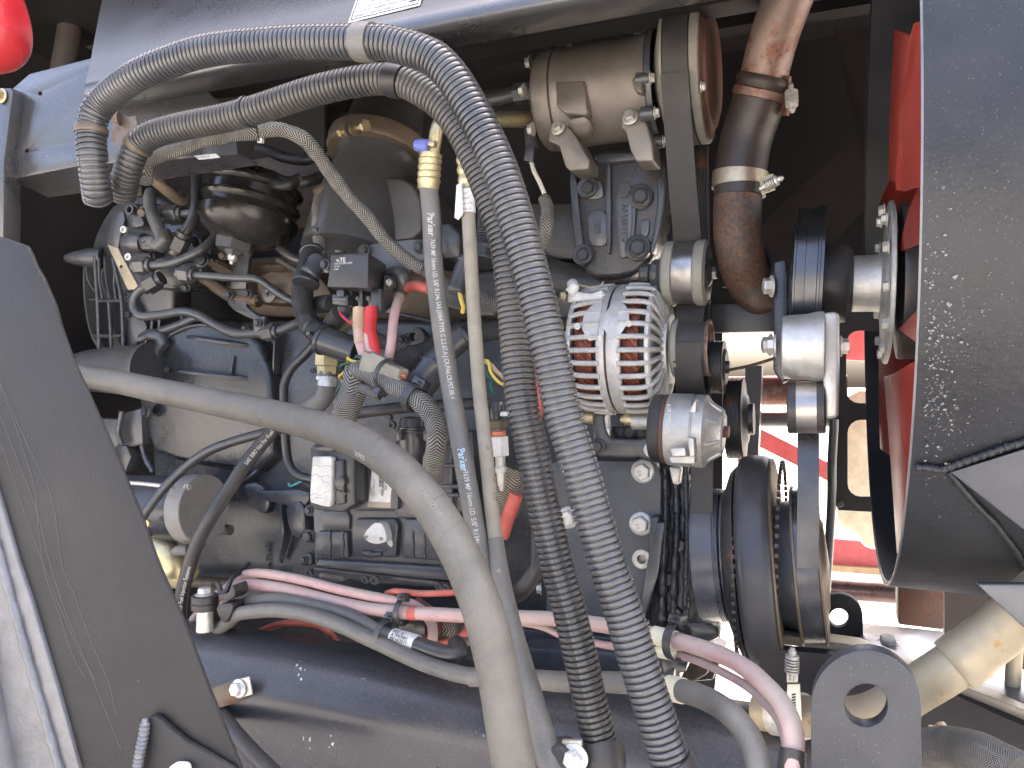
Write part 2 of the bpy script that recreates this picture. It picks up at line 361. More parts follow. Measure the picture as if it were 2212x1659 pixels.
m_braid = braid('grey_braided_sleeve', (.022, .021, .020), (.36, .345, .30), 8, .0034)
m_braid2 = braid('black_braided_sleeve', (.012, .012, .013), (.22, .215, .20), 8, .0036)
m_braid3 = braid('fine_black_cloth_sleeve', (.014, .014, .015), (.085, .085, .085), 12, .0024)
m_braidt = braid('tan_dusty_sleeve', (.05, .043, .033), (.40, .35, .27), 8, .0034)
m_braidw = braid('wide_woven_sleeve', (.06, .055, .05), (.30, .28, .24), 24, .0022)
m_pulley2 = mat('polished_belt_face', (.085, .09, .105), .24, metal=.55, dust=.2, dcol=(.12, .10, .08), sc_=16, streak=.15, bump=.06, updust=.05)
m_ground = mat('dry_sandy_ground', (.30, .288, .26), .9, dust=.6, dcol=(.40, .38, .345), sc_=1.2, bump=.6, bsc=25, updust=0, speck=.2, scol=(.12, .11, .06), ssc=6)
m_navyp = mat('grey_gusset_paint', (.075, .082, .098), .30, dust=.3, dcol=(.12, .12, .12), bump=.08, updust=.3, coat=.55)
m_tarp = mat('tan_belt_strip', (.45, .33, .20), .6, bump=.1)

# ---------------------------------------------------------------- bolts (shared meshes)
_bm = {}
def bolt_mesh(kind, m):
    k = (kind, m.name)
    if k in _bm: return _bm[k]
    mb = MB(); z = ZA
    if kind != 'nut' and kind != 'torx': lathe(mb, Vector(), z, [(0, 1.0), (.10, 1.0), (.16, .94), (.22, .80)], 28)
    h0 = .18 if kind != 'nut' else 0
    if kind == 'torx':
        lathe(mb, Vector(), z, [(0, .9), (.7, .9), (.78, .84), (.78, .45), (.45, .42), (.45, 0)], 24)
    else:
        vs = []; pr = [(h0, .74), (h0+.50, .74), (h0+.60, .66)]
        for d, r in pr: vs += [Vector((r*math.cos(math.pi/3*j), r*math.sin(math.pi/3*j), d)) for j in range(6)]
        fs = [(i*6+j, i*6+(j+1) % 6, i*6+6+(j+1) % 6, i*6+6+j) for i in range(2) for j in range(6)]+[tuple(12+j for j in range(6))]
        mb.add(vs, fs); lathe(mb, Vector((0, 0, 0)), z, [(h0+.58, .56), (h0+.63, .52), (h0+.63, 0)] if kind != 'nut' else [(h0+.5, .4), (1.1, .4), (1.15, .34), (1.15, 0)], 20)
    me = bpy.data.meshes.new('bolt'); me.from_pydata(mb.v, [], mb.f); me.shade_smooth(); me.set_sharp_from_angle(angle=R(30)); me.materials.append(m); _bm[k] = me; return me
def bolt(parent, pos, d, r, m=None, kind='hex', name='bolt', spin=None):
    """bolt head whose flange sits at pos, pointing along d, flange radius r (metres)"""
    o = bpy.data.objects.new(name, bolt_mesh(kind, m or m_darkbolt)); COL.objects.link(o)
    base = LOC[parent.name] if parent else Vector()
    rot = d.to_track_quat('Z', 'Y').to_matrix() @ Matrix.Rotation(spin if spin is not None else random.uniform(0, 1), 3, 'Z')
    o.matrix_basis = Matrix.Translation(pos-base) @ rot.to_4x4() @ Matrix.Scale(r, 4)
    if parent: o.parent = parent
    LOC[o.name] = pos; return o
def boltp(parent, u, v, Y, rpx, m=None, d=None, kind='hex', name='bolt'):
    return bolt(parent, P(u, v, Y), (d or Vector((0, -1, 0))), rpx*K(u, Y), m, kind, name)
TOCAM = lambda u, v, Y: (CAM-P(u, v, Y)).normalized()

m_redfar = mat('hazy_red_paint', (.50, .10, .12), .5, dust=.3, dcol=(.5, .2, .2), bump=.02, updust=.1)  # paler copy of the machine red, distance haze put into the colour
m_scr = flat('thin_scratch', (.16, .16, .155), .6)
m_castrust = mat('rust_stained_black_casting', (.034, .037, .045), .30, dust=.15, dcol=(.1, .09, .08), sc_=13, rust=.42, rcol=(.045, .028, .018), bump=.6, bsc=300, updust=.3, pit=1, coat=.5)
m_cover = mat('dark_cover_paint', (.022, .026, .033), .28, dust=.2, dcol=(.07, .068, .064), sc_=6, bump=.4, bsc=240, updust=.4, pit=1, coat=.6)
# ================================================================ setting
def struct(name, mb, m, label, **k):
    o = finish(name, mb, m, **k); tag(o, label, None, None, 'structure'); return o
g = MB(); g.add([(-300, -300, 0), (300, -300, 0), (300, 300, 0), (-300, 300, 0)], [(0, 1, 2, 3)])
struct('ground', g, m_ground, 'pale sunlit sandy ground seen through the gap')

# ---- bay enclosure sheets
t = thing('engine_bay_panels', 'dark sheet metal walls and roof behind the engine', 'bodywork', (0, 1.9, .9))
mb = MB(); box(mb, Vector((-.5, 1.9, H+.1)), 1.9, .012, 1.0); 
mbk = MB()
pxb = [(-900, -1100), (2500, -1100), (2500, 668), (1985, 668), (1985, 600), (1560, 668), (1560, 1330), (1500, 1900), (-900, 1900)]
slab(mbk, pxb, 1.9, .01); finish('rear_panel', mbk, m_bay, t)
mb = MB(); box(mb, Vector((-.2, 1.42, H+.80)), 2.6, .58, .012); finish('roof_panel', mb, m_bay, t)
mb = MB(); box(mb, Vector((-.2, 1.95, H+1.62)), 2.6, .85, .80); finish('upper_shade_body', mb, m_redp, t, bevel=.03)  # unseen box added above the bay to shade the near ground, cutting bounce
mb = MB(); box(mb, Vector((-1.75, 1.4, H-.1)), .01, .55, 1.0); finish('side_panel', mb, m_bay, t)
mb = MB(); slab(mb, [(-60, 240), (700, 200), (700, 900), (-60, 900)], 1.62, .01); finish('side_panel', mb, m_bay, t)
mb = MB(); tube(mb, uvY([(150, 655, 1.60), (345, 800, 1.60)]), .006, 8); finish('panel_seam', mb, m_bayb, t)
mb = MB(); slab(mb, [(60, -60), (300, -60), (250, 60), (225, 130), (130, 60), (90, 20)], 1.30, .01); finish('angled_sheet', mb, m_bayb, t)
mb = MB(); tube(mb, uvY([(165, -60, 1.25), (150, 60, 1.22), (128, 190, 1.2)]), .024, 16); finish('drain_hose', mb, m_bayb, t)
mb = MB(); box(mb, P(1560, 60, 1.5)+Vector((0, 0, .1)), .5, .02, .11); finish('upper_crossbar', mb, m_bay, t)
# soft brown drum far inside on the right (chaff cone of the cooler)
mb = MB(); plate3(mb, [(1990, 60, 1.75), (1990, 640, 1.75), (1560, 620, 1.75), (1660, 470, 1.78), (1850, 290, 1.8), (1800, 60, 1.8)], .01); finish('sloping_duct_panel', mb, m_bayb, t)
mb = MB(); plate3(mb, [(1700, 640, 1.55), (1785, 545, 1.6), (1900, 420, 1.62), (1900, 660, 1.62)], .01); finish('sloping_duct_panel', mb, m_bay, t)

# ---- upper beam with warning sticker
t = thing('upper_beam', 'glossy black sheet steel beam crossing above the hoses with a warning sticker', 'beam', P(700, 60, .8))
XL = P(196, 120, .8).x; XR = 1.0
sec = [(1.02, .78), (.90, .60), (.835, .482), (.815, .450), (.806, .437), (.801, .428), (.799, .420), (.802, .414), (.810, .411), (.860, .416), (.864, .418), (.864, .46), (.860, .46), (.858, .423), (.815, .419), (.806, .428), (.818, .452), (.845, .484), (.912, .604), (1.03, .785)]
mb = MB(); L_ = [Vector((-.985-(y-.8)*.89, y, H+z)) for y, z in sec]; R_ = [Vector((XR, y, H+z)) for y, z in sec]
prism(mb, L_, R_); finish('beam_shell', mb, m_body, t, angle=50)
mb = MB(); box(mb, Vector((.1, 1.0, H+.52)), .85, .02, .05); finish('inner_rail', mb, m_bay, t)
# sticker lies on the sloping face
a = Vector((0, .8245, H+.466)); b_ = Vector((0, .8895, H+.584)); upd = (b_-a).normalized()
def onbeam(u, v):
    tx = (u-1106)/F; tz = (829.5-v)/F; d = Vector((-SN+CS*tx, CS+SN*tx, tz)); n = XA.cross(upd); n = -n if n.y > 0 else n
    k = (a+n*.0015-CAM).dot(n)/d.dot(n); return CAM+d*k
o_ = onbeam(752, 50); xr = (onbeam(907, 12)-o_).normalized(); n_ = XA.cross(upd); n_ = -n_ if n_.y > 0 else n_; yr = n_.cross(xr); yr = yr if yr.z > 0 else -yr
W_ = (onbeam(907, 12)-o_).length
def rect(o, x, y, w_, h_, m, name, par, th=.0004): 
    mb = MB(); nn = x.cross(y); nn = nn if nn.dot(CAM-o) > 0 else -nn; f = [o, o+x*w_, o+x*w_+y*h_, o+y*h_]; prism(mb, [p+nn*th for p in f], f); return finish(name, mb, m, par, flat=True)
rect(o_, xr, yr, W_, W_*.5, m_label, 'sticker', t)
e = W_*.012; u0 = o_+n_*.0008
for (dx, dy, ww, hh) in ((.03, .035, .94, .008), (.03, .035, .008, .45), (.962, .035, .008, .45)):
    rect(u0+xr*W_*dx+yr*W_*dy, xr, yr, W_*ww, W_*hh, m_ink, 'border', t)
for i, s_ in enumerate(['death or serious injury.', 'Failure to comply could result', 'performed only by trained personnel.', 'Service, repair and adjustment to be']):
    text_flat(s_, u0+xr*W_*.06+yr*W_*(.075+.082*i), xr, yr, W_*(.062 if i < 2 else .05), m_ink, t, bold=.006)
rect(u0+xr*W_*.83+yr*W_*.11, xr, yr, W_*.10, W_*.12, m_ink, 'manual_symbol', t); rect(u0+n_*.0006+xr*W_*.842+yr*W_*.122, xr, yr, W_*.076, W_*.096, m_label, 'manual_symbol', t)
rect(u0+n_*.0012+xr*W_*.876+yr*W_*.13, xr, yr, W_*.008, W_*.08, m_ink, 'manual_symbol', t)
text_flat('U 410', u0+xr*W_*.72+yr*W_*.125, xr, yr, W_*.028, m_ink, t); text_flat('87054968 C', u0+xr*W_*.69+yr*W_*.085, xr, yr, W_*.028, m_ink, t)

# ---- left box bracket with two holes
t = thing('side_box_bracket', 'glossy black box bracket with two small round holes and a white sticker', 'bracket', P(200, 350, .86))
face = [(27, 192), (64, 160), (190, 128), (330, 90), (505, 250), (512, 333), (345, 346), (180, 356), (24, 387), (14, 380)]
mb = MB(); slab(mb, face, .86, .004, holes=[circ(*q(0, 0, 325, 757), 4.6, 14), circ(*q(0, 0, 215, 1220), 5, 14)]); finish('face', mb, m_body, t, bevel=.0012)
mb = MB(); f = [P(14, 381, .861), P(24, 388, .861), P(180, 357, .861), P(345, 347, .861), P(511, 334, .861)]; g_ = [P(34, 402, .861), P(56, 415, .861), P(185, 396, .861), P(345, 368, .861), P(513, 341, .861)]
g_ = [Vector((p.x, .90, p.z)) for p in g_]
mb.add(f+g_+[p+Vector((0, .003, .004)) for p in f]+[p+Vector((0, .003, .004)) for p in g_], [(i, i+1, i+6, i+5) for i in range(4)]+[(i+10, i+15, i+16, i+11) for i in range(4)]+[(0, 5, 15, 10), (4, 14, 19, 9)]+[(i+5, i+6, i+16, i+15) for i in range(4)]+[(i, i+10, i+11, i+1) for i in range(4)])
finish('bottom_flange', mb, m_bodyf if 'm_bodyf' in globals() else m_body, t)
mb = MB(); slab(mb, [q(0, 0, 1570, 1262), q(0, 0, 1745, 1244), q(0, 0, 1785, 1276), q(0, 0, 1610, 1294)], .857, .001); finish('sticker', mb, m_label, t)
text_flat('87754 ASM 8.7.78', P(421, 343, .8555), P(475, 337, .8555)-P(421, 343, .8555), ZA, .0036, m_ink, t)
t = thing('corner_post', 'black folded sheet post at the far left edge with one bolt', 'post', P(0, 400, .84))
mb = MB(); slab(mb, [(-60, 190), (24, 190), (27, 198), (8, 350), (6, 520), (-60, 520)], .84, .03); finish('post_face', mb, m_body, t, bevel=.002)
boltp(t, 4, 207, .838, 16, m_gold); 
t = thing('red_cover', 'glossy red rounded cover poking in at the top left corner', 'cover', P(-10, 60, .6))
mb = MB(); k = K(0, .6); lathe(mb, P(-40, 38, .6)+Vector((0, 0, 0)), Vector((.12, .25, -1)), [(-150*k, 40*k)]+[(x*k, 92*k*(1-abs((x+10)/126)**2.6)**(1/2.4)) for x in [-120+6*i for i in range(40)] if x < 115.5]+[(115.9*k, 0)], 72); finish('shell', mb, m_redp, t)
mb = MB(); tube(mb, uvY([(-30, -60, .66), (10, -10, .66), (20, 60, .64)]), .012, 14); finish('lip', mb, m_redp, t)

# ---- foreground arm plate, lower left
t = thing('foreground_arm_plate', 'large scratched black steel plate with a welded edge, nearest at lower left', 'plate', P(200, 1659, .50))
pl = [(-120, 512), (0, 511), (32, 522), (57, 531), (66, 548), (76, 574), (90, 597), (117, 659), (128, 700), (133, 716), (157, 782), (179, 829), (213, 905), (251, 990), (299, 1105), (339, 1217), (392, 1337), (453, 1497), (530, 1690), (180, 1720), (128, 1512), (67, 1305), (37, 1217), (0, 1089), (-120, 800)]
mb = MB(); slab(mb, pl, .50, .004); finish('plate', mb, m_plate, t, bevel=.0006)
# raised galvanised edge tube with weld bead
mb = MB(); slab(mb, [(-90, 800), (0, 1085), (37, 1213), (67, 1301), (128, 1508), (180, 1700), (60, 1760), (-90, 1400)], .496, .006); finish('edge_flange', mb, m_weld, t, bevel=.0015, seg=3)
mb = MB(); tube(mb, uvY([(-60, 1000, .494), (-8, 1170, .494), (30, 1310, .494), (72, 1460, .494), (118, 1620, .494), (140, 1700, .494)]), .0042, 12, wob=.10); finish('weld_bead', mb, m_weld, t)
mb = MB(); tube(mb, uvY([(-170, 900, .50), (-110, 1150, .50), (-50, 1400, .50), (20, 1760, .50)]), .030, 40); finish('edge_tube', mb, mat('bare_arm_tube', (.14, .14, .15), .32, metal=.3, dust=.4, dcol=(.2, .19, .17), sc_=9, bump=.15, updust=.1), t)
mb = MB(); slab(mb, [(318, 1548), (334, 1547), (350, 1560), (372, 1580), (400, 1603), (440, 1625), (560, 1700), (280, 1720), (296, 1600)], .493, .006); finish('gusset', mb, m_plate, t, bevel=.001)
mb = MB(); pa = Path(uvY([(314, 1551, .490), (312, 1580, .489), (304, 1620, .488), (292, 1690, .487)])); n = 60
sweep(mb, pa, [(pa.L*i/n, .0042*(1+.13*math.sin(i*1.5))*(min(1, .4+i*.1))) for i in range(n+1)], 12); finish('weld_bead', mb, m_weld, t)
rs = random.Random(3)
for (x0, y0, x1, y1) in ((2, 1495, 160, 2200), (0, 1780, 320, 2200), (30, 1580, 430, 2200), (2, 1390, 490, 2200)):
    a0 = q(0, 2, x0*1.0, y0-1400+0); 
# long fine scratches
for pts in (((0, 830), (28, 905), (55, 985), (75, 1060), (92, 1217), (133, 1340), (160, 1420), (185, 1467)), ((2, 900), (45, 1010), (80, 1110), (108, 1217), (140, 1320), (190, 1440), (225, 1530), (262, 1620)), ((3, 960), (30, 1045), (60, 1130), (98, 1230), (128, 1310), (170, 1400), (205, 1470)), ((0, 830), (20, 870), (60, 960), (110, 1075), (133, 1217), (160, 1285), (195, 1385), (232, 1470), (250, 1545))):
    mb = MB(); pp = [(u+rs.uniform(-1.5, 1.5), v, .4996) for u, v in pts]; tube(mb, Path(uvY(pp), 6), .00012, 4, step=.004); finish('scratch', mb, m_scr if 'm_scr' in globals() else m_weld, t)
mb = MB(); k = K(390, .49); lathe(mb, P(392, 1662, .488), Vector((1, -.1, .25)), [(-34*k, 0), (-30*k, 9*k), (-10*k, 16*k), (14*k, 15*k), (26*k, 6*k), (29*k, 0)], 20); finish('grease_cap', mb, m_white, t)

# ---- lower frame tube
t = thing('frame_tube', 'big round cornered navy black steel tube running along under the engine', 'frame', Vector((-.1, .93, H-.75)))
zt = H-.39; xl = P(300, 1400, .9).x; xr_ = P(1768, 1600, .88).x
sec = [(1.02, -.012), (.99, 0), (.955, 0)]+[(.955-.072*math.sin(R(a)), -.072+.072*math.cos(R(a))) for a in range(9, 91, 9)]+[(.883, -.20), (.883, -.36), (.90, -.40), (1.02, -.40)]
mb = MB(); prism(mb, [Vector((xl-.2, y, zt+z)) for y, z in sec], [Vector((xr_, y, zt+z)) for y, z in sec]); finish('tube_wall', mb, m_frame, t, angle=50)
for (u, v, r) in ((652, 1455, 7), (640, 1448, 4), (644, 1462, 4), (492, 1403, 7)):
    pass
mb = MB(); rs = random.Random(5)
for (u, v, n_s, sp) in ((648, 1450, 9, 11), (662, 1595, 5, 14), (716, 1604, 4, 8)):
    for i in range(n_s):
        uu = u+rs.gauss(0, sp*.5); vv = v+rs.gauss(0, sp); r = rs.uniform(.8, 3.0)
        for yy in [0]:
            p = P(uu, vv, .883)
            if p.z > zt-.072:      # find the rounded shoulder
                for s_ in range(200):
                    Y_ = .883+s_*.0005; p = P(uu, vv, Y_); dz = (p.z-(zt-.072)); 
                    if (Y_-.955)**2+max(dz, 0)**2 <= .0722**2: break
            n = Vector((0, p.y-.955, max(0, p.z-(zt-.072)))).normalized() if p.z > zt-.072 else Vector((0, -1, 0))
            a1 = n.cross(XA).normalized(); kk = K(uu, p.y)*r; m_ = 7; o0 = len(mb.v)
            mb.add([p+n*.0006+(XA*math.cos(2*math.pi*j/m_)+a1*math.sin(2*math.pi*j/m_)*1.5)*kk*rs.uniform(.6, 1.1) for j in range(m_)], [tuple(range(m_))])
finish('paint_splash', mb, m_white, t, flat=True)
tb = thing('strap_bracket', 'small dusty strap bracket bolted to the frame tube at lower left', 'bracket', P(510, 1500, .87))
mb = MB(); plate3(mb, [(425, 1500, .86), (520, 1462, .878), (542, 1470, .878), (540, 1503, .878), (505, 1520, .878), (440, 1540, .86)], .003); finish('strap', mb, m_grime, tb, bevel=.0006)
mb = MB(); plate3(mb, [(512, 1468, .8755), (538, 1462, .8755), (545, 1500, .8755), (518, 1507, .8755)], .002); finish('washer_plate', mb, m_zinc, tb)
boltp(tb, 516, 1487, .874, 20, m_white_bolt, d=Vector((-.1, -1, .1)))
mb = MB(); tube(mb, uvY([(455, 1500, .92), (490, 1560, .86), (540, 1620, .82), (620, 1700, .78)]), .011, 16); tag(finish('lower_cable', mb, m_black), 'black rubber cable dropping below the strap bracket at lower left', 'cable')
mb = MB(); tube(mb, uvY([(440, 1530, .80), (480, 1620, .74), (500, 1700, .70)]), .013, 16, wob=.03); tag(finish('lower_cable', mb, m_black), 'short black cable at the bottom edge right of the foreground plate', 'cable')

# ---- lugs
def lug(name, label, cu, cv, r, hr, base, Y, th, m, rx=1.0):
    t = thing(name, label, 'lug', P(cu, base, Y)); mb = MB()
    out = [(cu-r*1.0, base), (cu-r*rx, cv)]+[(cu-r*math.cos(a)*1.0, cv-r*math.sin(a)) for a in [math.pi*i/20 for i in range(21)]]+[(cu+r*1.02, base)]
    slab(mb, out, Y, th, holes=[circ(cu, cv, hr, 36)]); finish('lug_plate', mb, m, t, bevel=.0015, seg=3); return t
lug('lifting_lug', 'large slate grey lifting lug with a big round hole at bottom right', 1871, 1524, 119, 47, 1760, .70, .018, mat('slate_lug_paint', (.026, .031, .043), .32, dust=.35, dcol=(.12, .12, .125), sc_=7, speck=.04, scol=(.4, .4, .4), ssc=80, bump=.1, updust=.3))
lug('lifting_lug', 'smaller black lifting lug with a round hole behind the large grey lug', 1812, 1335, 52, 20.5, 1420, 1.12, .014, m_plate)

# ---- rear rail with big bolt
t = thing('rear_rail', 'dusty dark steel rail with one big pale bolt lying behind the lugs', 'rail', P(1950, 1420, 1.0))
mb = MB(); top = [P(*x) for x in ((1857, 1345, 1.26), (2030, 1362, 1.18), (2330, 1500, .98), (2330, 1560, .93), (2160, 1500, .97), (1858, 1393, 1.02))]
prism(mb, top, [p-ZA*.02 for p in top]); finish('rail_top', mb, m_navyp, t, bevel=.001)
mb = MB(); f = uvY([(1640, 1365, 1.02), (1860, 1395, 1.01), (2240, 1545, .92), (2240, 1572, .92), (1860, 1415, 1.01), (1640, 1385, 1.02)])
prism(mb, f, [p+Vector((0, .05, -.005)) for p in f]); finish('front_flange', mb, m_tubealu, t, bevel=.001)
mb = MB(); f = uvY([(1640, 1400, .99), (1860, 1420, .98), (2240, 1580, .90), (2240, 1900, .90), (1640, 1900, .98)]); prism(mb, f, [p+YA*.02 for p in f]); finish('lower_web', mb, m_bay, t)
bolt(t, P(1918, 1392, 1.06), Vector((0, -.25, 1)), 23*K(1918, 1.06), m_zinc)
t = thing('rusty_post', 'rust streaked brown box post behind the rail', 'post', P(1980, 1365, 1.3))
mb = MB(); slab(mb, [(1940, 1250), (2040, 1250), (2040, 1362), (1940, 1350)], 1.3, .05); finish('post_wall', mb, mat('rust_streaked_post', (.13, .065, .04), .45, dust=.4, dcol=(.2, .13, .08), sc_=9, streak=.2, rust=.4, bump=.2), t, bevel=.004)
mb = MB(); slab(mb, [(2040, 1240), (2400, 1240), (2400, 1900), (1990, 1900), (2040, 1365)], 1.4, .02); finish('lower_shield', mb, m_bayb, t)
mb = MB(); tube(mb, uvY([(2186, 1520, 1.0), (2190, 1440, 1.0), (2200, 1330, 1.0)]), .008, 12); tag(finish('brake_rod', mb, m_tubealu), 'thin upright grey rod behind the sand coloured pipe', 'rod')

# ---- sand coloured pipe with clamp
t = thing('charge_air_pipe', 'sand coloured metal pipe rising from behind the lug to the right edge', 'pipe', P(1900, 1560, .84))
pa = Path(uvY([(1640, 1535, .93), (1720, 1545, .91), (1830, 1552, .87), (1900, 1538, .85), (1971, 1493, .84), (2036, 1453, .83), (2077, 1425, .83), (2152, 1366, .82), (2212, 1318, .81), (2330, 1220, .80)]), 12)
mb = MB(); tube(mb, pa, .0212, 40, step=.006); finish('pipe_wall', mb, m_tubealu, t)
s1 = pa.near(P(2080, 1423, .83)); mb = MB(); sweep(mb, pa, [(s1-.012, .0213), (s1-.012, .0242), (s1-.008, .0248), (s1+.008, .0248), (s1+.011, .0236), (s1+.10, .0234), (s1+.22, .0234)], 40); finish('sleeve', mb, m_tubealu, t)
s1 = pa.near(P(1700, 1540, .91)); mb = MB(); sweep(mb, pa, [(s1-.02, .0213), (s1-.02, .0240), (s1+.02, .0240), (s1+.02, .0213)], 40); finish('clamp_band', mb, m_zinc, t)
def tclamp(parent, u, v, Y, d, k=1.0):
    """spring loaded T bolt of a hose clamp"""
    A = P(u, v, Y); s_ = K(u, Y)*k; mb = MB(); prof = [(-34*s_, 5*s_), (-20*s_, 5*s_)]
    for i in range(5): prof += [(-20*s_+i*5.5*s_, 8*s_), (-20*s_+i*5.5*s_+2*s_, 14*s_), (-20*s_+i*5.5*s_+4*s_, 14*s_), (-20*s_+i*5.5*s_+5*s_, 8*s_)]
    prof += [(9*s_, 13*s_), (15*s_, 13*s_), (16*s_, 7.5*s_), (25*s_, 7.5*s_), (26*s_, 5*s_), (30*s_, 4.5*s_), (30.5*s_, 0)]
    lathe(mb, A, d, prof, 20); return finish('t_bolt', mb, m_zinc, parent)
tclamp(t, 1711, 1432, .86, Vector((0.02, 0, 1)), 1.1)
mb = MB(); pxbox(mb, 1699, 1448, 1724, 1475, .868, .012); finish('trunnion', mb, m_zinc, t, bevel=.001)
mb = MB(); slab(mb, [(1701, 1478), (1728, 1478), (1732, 1556), (1698, 1556)], .872, .003); finish('band_tail', mb, m_zinc, t)
for i in range(7):
    mb = MB(); slab(mb, [(1710, 1500+i*6), (1719, 1498+i*6), (1719, 1501+i*6), (1710, 1503+i*6)], .8712, .001); finish('band_slot', mb, m_ink, t)

# ---- fan shroud ring
Yc = 1.06; Rr = .438; Xm = .066; Zc = H+.200
t = thing('fan_shroud', 'large black fan shroud ring chipped by stones, filling the right edge', 'shroud', Vector((Xm+.3, Yc, Zc-Rr)))
mb = MB(); n = 160; prof = [(0, Rr-.006), (-.0015, Rr-.003), (0, Rr), (.55, Rr+.004), (.55, Rr-.006)]
vs = []; fs = []
for j in range(n):
    a = 2*math.pi*j/n; d = Vector((0, math.cos(a), math.sin(a)))
    for x, r in prof: vs.append(Vector((Xm+x, Yc, Zc))+d*r)
m_ = len(prof)
for j in range(n):
    k = (j+1) % n
    for i in range(m_): fs.append((j*m_+i, j*m_+(i+1) % m_, k*m_+(i+1) % m_, k*m_+i))
mb.add(vs, fs); finish('ring_wall', mb, m_shroud, t, angle=30)
mb = MB(); lathe(mb, Vector((Xm, Yc, Zc)), XA, [(.001, Rr-.0025), (-.0019, Rr-.0022), (-.0019, Rr-.0006), (.001, Rr-.0004)], 160, cap=False); finish('highlight_lip', mb, m_weld, t)  # lighter lip strip, its colour standing in for the rim's edge highlight
def onring(u, v, off=0):
    tx = (u-1106)/F; tz = (829.5-v)/F; d = Vector((-SN+CS*tx, CS+SN*tx, tz)); o = Vector((0, 0, 0))
    yy = -Yc; zz = H-Zc; A_ = d.y**2+d.z**2; B_ = 2*(d.y*yy+d.z*zz); C_ = yy*yy+zz*zz-(Rr+.003+off)**2
    k = (-B_-math.sqrt(max(0, B_*B_-4*A_*C_)))/(2*A_); return CAM+d*k
wp = [onring(*q(3, 2, x, y), .001) for x, y in ((1200, 885), (1300, 890), (1400, 905), (1480, 880), (1560, 850), (1700, 800), (1850, 750), (1950, 715), (2200, 655), (2500, 600))]
mb = MB(); pa = Path(wp); n = 130; sweep(mb, pa, [(pa.L*i/n, .0030*(1+.12*math.sin(i*.9)+.08*math.sin(i*2.3))) for i in range(n+1)], 10); finish('weld_seam', mb, m_shroud, t)
gp = [q(3, 2, 1480, 925), q(3, 2, 2074, 735), q(3, 2, 2500, 640), q(3, 2, 2500, 1800), q(3, 2, 2074, 1390)]
mb = MB(); f = [onring(u, v, .004) for u, v in gp]; f = [Vector((p.x, p.y-.002*i, p.z)) for i, p in enumerate(f)]
prism(mb, f, [p+YA*.004 for p in f]); finish('gusset_plate', mb, m_navyp, t, bevel=.001)
sp = [onring(*q(3, 2, x, y), .001) for x, y in ((1460, 920), (1560, 1040), (1700, 1200), (1840, 1340), (1960, 1500), (2060, 1640), (2120, 1800))]
mb = MB(); tube(mb, sp, .0026, 10, wob=.1); finish('weld_seam', mb, m_shroud, t)
mb = MB(); slab(mb, [(2110, 1262), (2150, 1300), (2212, 1356), (2300, 1430), (2300, 1262)], .775, .01); finish('support_plate', mb, m_navyp, t, bevel=.002)

rs = random.Random(12); mb = MB()
for i in range(500):
    if i < 240: u = 1998+abs(rs.gauss(0, 45)); v = rs.gauss(790, 150)
    elif i < 420: u = 2000+rs.uniform(0, 190); v = rs.uniform(380, 980)
    else: u = 2000+rs.uniform(0, 210); v = rs.uniform(120, 1230)
    if v > 1240 or v < 60 or u > 2212: continue
    p = onring(u, v, .0004); n = (p-Vector((p.x, Yc, Zc))).normalized(); a1 = n.cross(XA).normalized(); r = (rs.uniform(.5, 1.0)**2)*(4.2 if i < 240 else 1.7)*K(u, p.y); m_ = rs.choice((5, 6, 7)); ph = rs.uniform(0, 6); e_ = rs.uniform(.35, 1)
    d1 = XA*math.cos(ph)+a1*math.sin(ph); d2 = n.cross(d1); ring = rs.random() < .35 and r > .0009
    o = [p+(d1*math.cos(2*math.pi*j/m_)+d2*math.sin(2*math.pi*j/m_)*e_)*r*rs.uniform(.55, 1.25) for j in range(m_)]
    if ring:
        c0 = sum(o, Vector())/m_; inn = [c0+(x-c0)*.6 for x in o]; mb.add(o+inn, [(j, (j+1) % m_, m_+(j+1) % m_, m_+j) for j in range(m_)])
    else: mb.add(o, [tuple(range(m_))])
tag(finish('stone_chips', mb, flat('bare_chip_grey', (.20, .205, .21), .5), t, flat=True), None, None, None, 'stuff')

# ---- fan: hub and blades
t = thing('cooling_fan', 'red cooling fan on a pale alloy hub inside the shroud', 'fan', P(1930, 780, 1.06))
def blade(pts, th=.004, label=None):
    mb = MB(); plate3(mb, pts, th); return finish('blade', mb, m_red, t, bevel=.0012)
blade([(1931, 62, .95), (1967, 79, .80), (1950, 260, .80), (1938, 398, .84), (1919, 388, .98), (1921, 250, .98)])
blade([(1965, 80, .76), (1975, 50, .70), (2010, 40, .70), (2010, 400, .74), (1967, 408, .80), (1952, 414, .84), (1934, 410, .84), (1944, 240, .80)])
blade([(1999, 370, .80), (2012, 370, .76), (2005, 530, .80), (1992, 522, .84), (1946, 543, .98), (1941, 538, 1.0), (1962, 450, .92)])
blade([(1940, 712, .98), (1992, 655, .84), (2010, 650, .80), (2010, 760, .80), (1989, 748, .84)])
blade([(1897, 724, 1.30), (1898, 890, 1.30), (1901, 970, 1.30), (1921, 984, 1.24), (1980, 900, 1.2), (1978, 730, 1.2)])
blade([(1909, 814, 1.10), (1926, 808, 1.04), (1955, 803, .95), (1965, 1100, .95), (1960, 1206, .95), (1937, 1196, 1.02), (1924, 1000, 1.08)])
blade([(1922, 812, 1.00), (1958, 790, .92), (2010, 760, .88), (2010, 1100, .88), (1975, 1085, .90), (1945, 940, .95)])
blade([(1898, 440, 1.35), (1925, 380, 1.30), (1990, 380, 1.25), (1990, 470, 1.25), (1915, 470, 1.33)])
mb = MB(); cyl(mb, 1955, 608, 2010, 606, 1.06, [(1955, 150), (1956, 168), (1965, 170), (1985, 168), (2010, 168), (2060, 160)]); finish('rear_drum', mb, m_pulleydark, t)
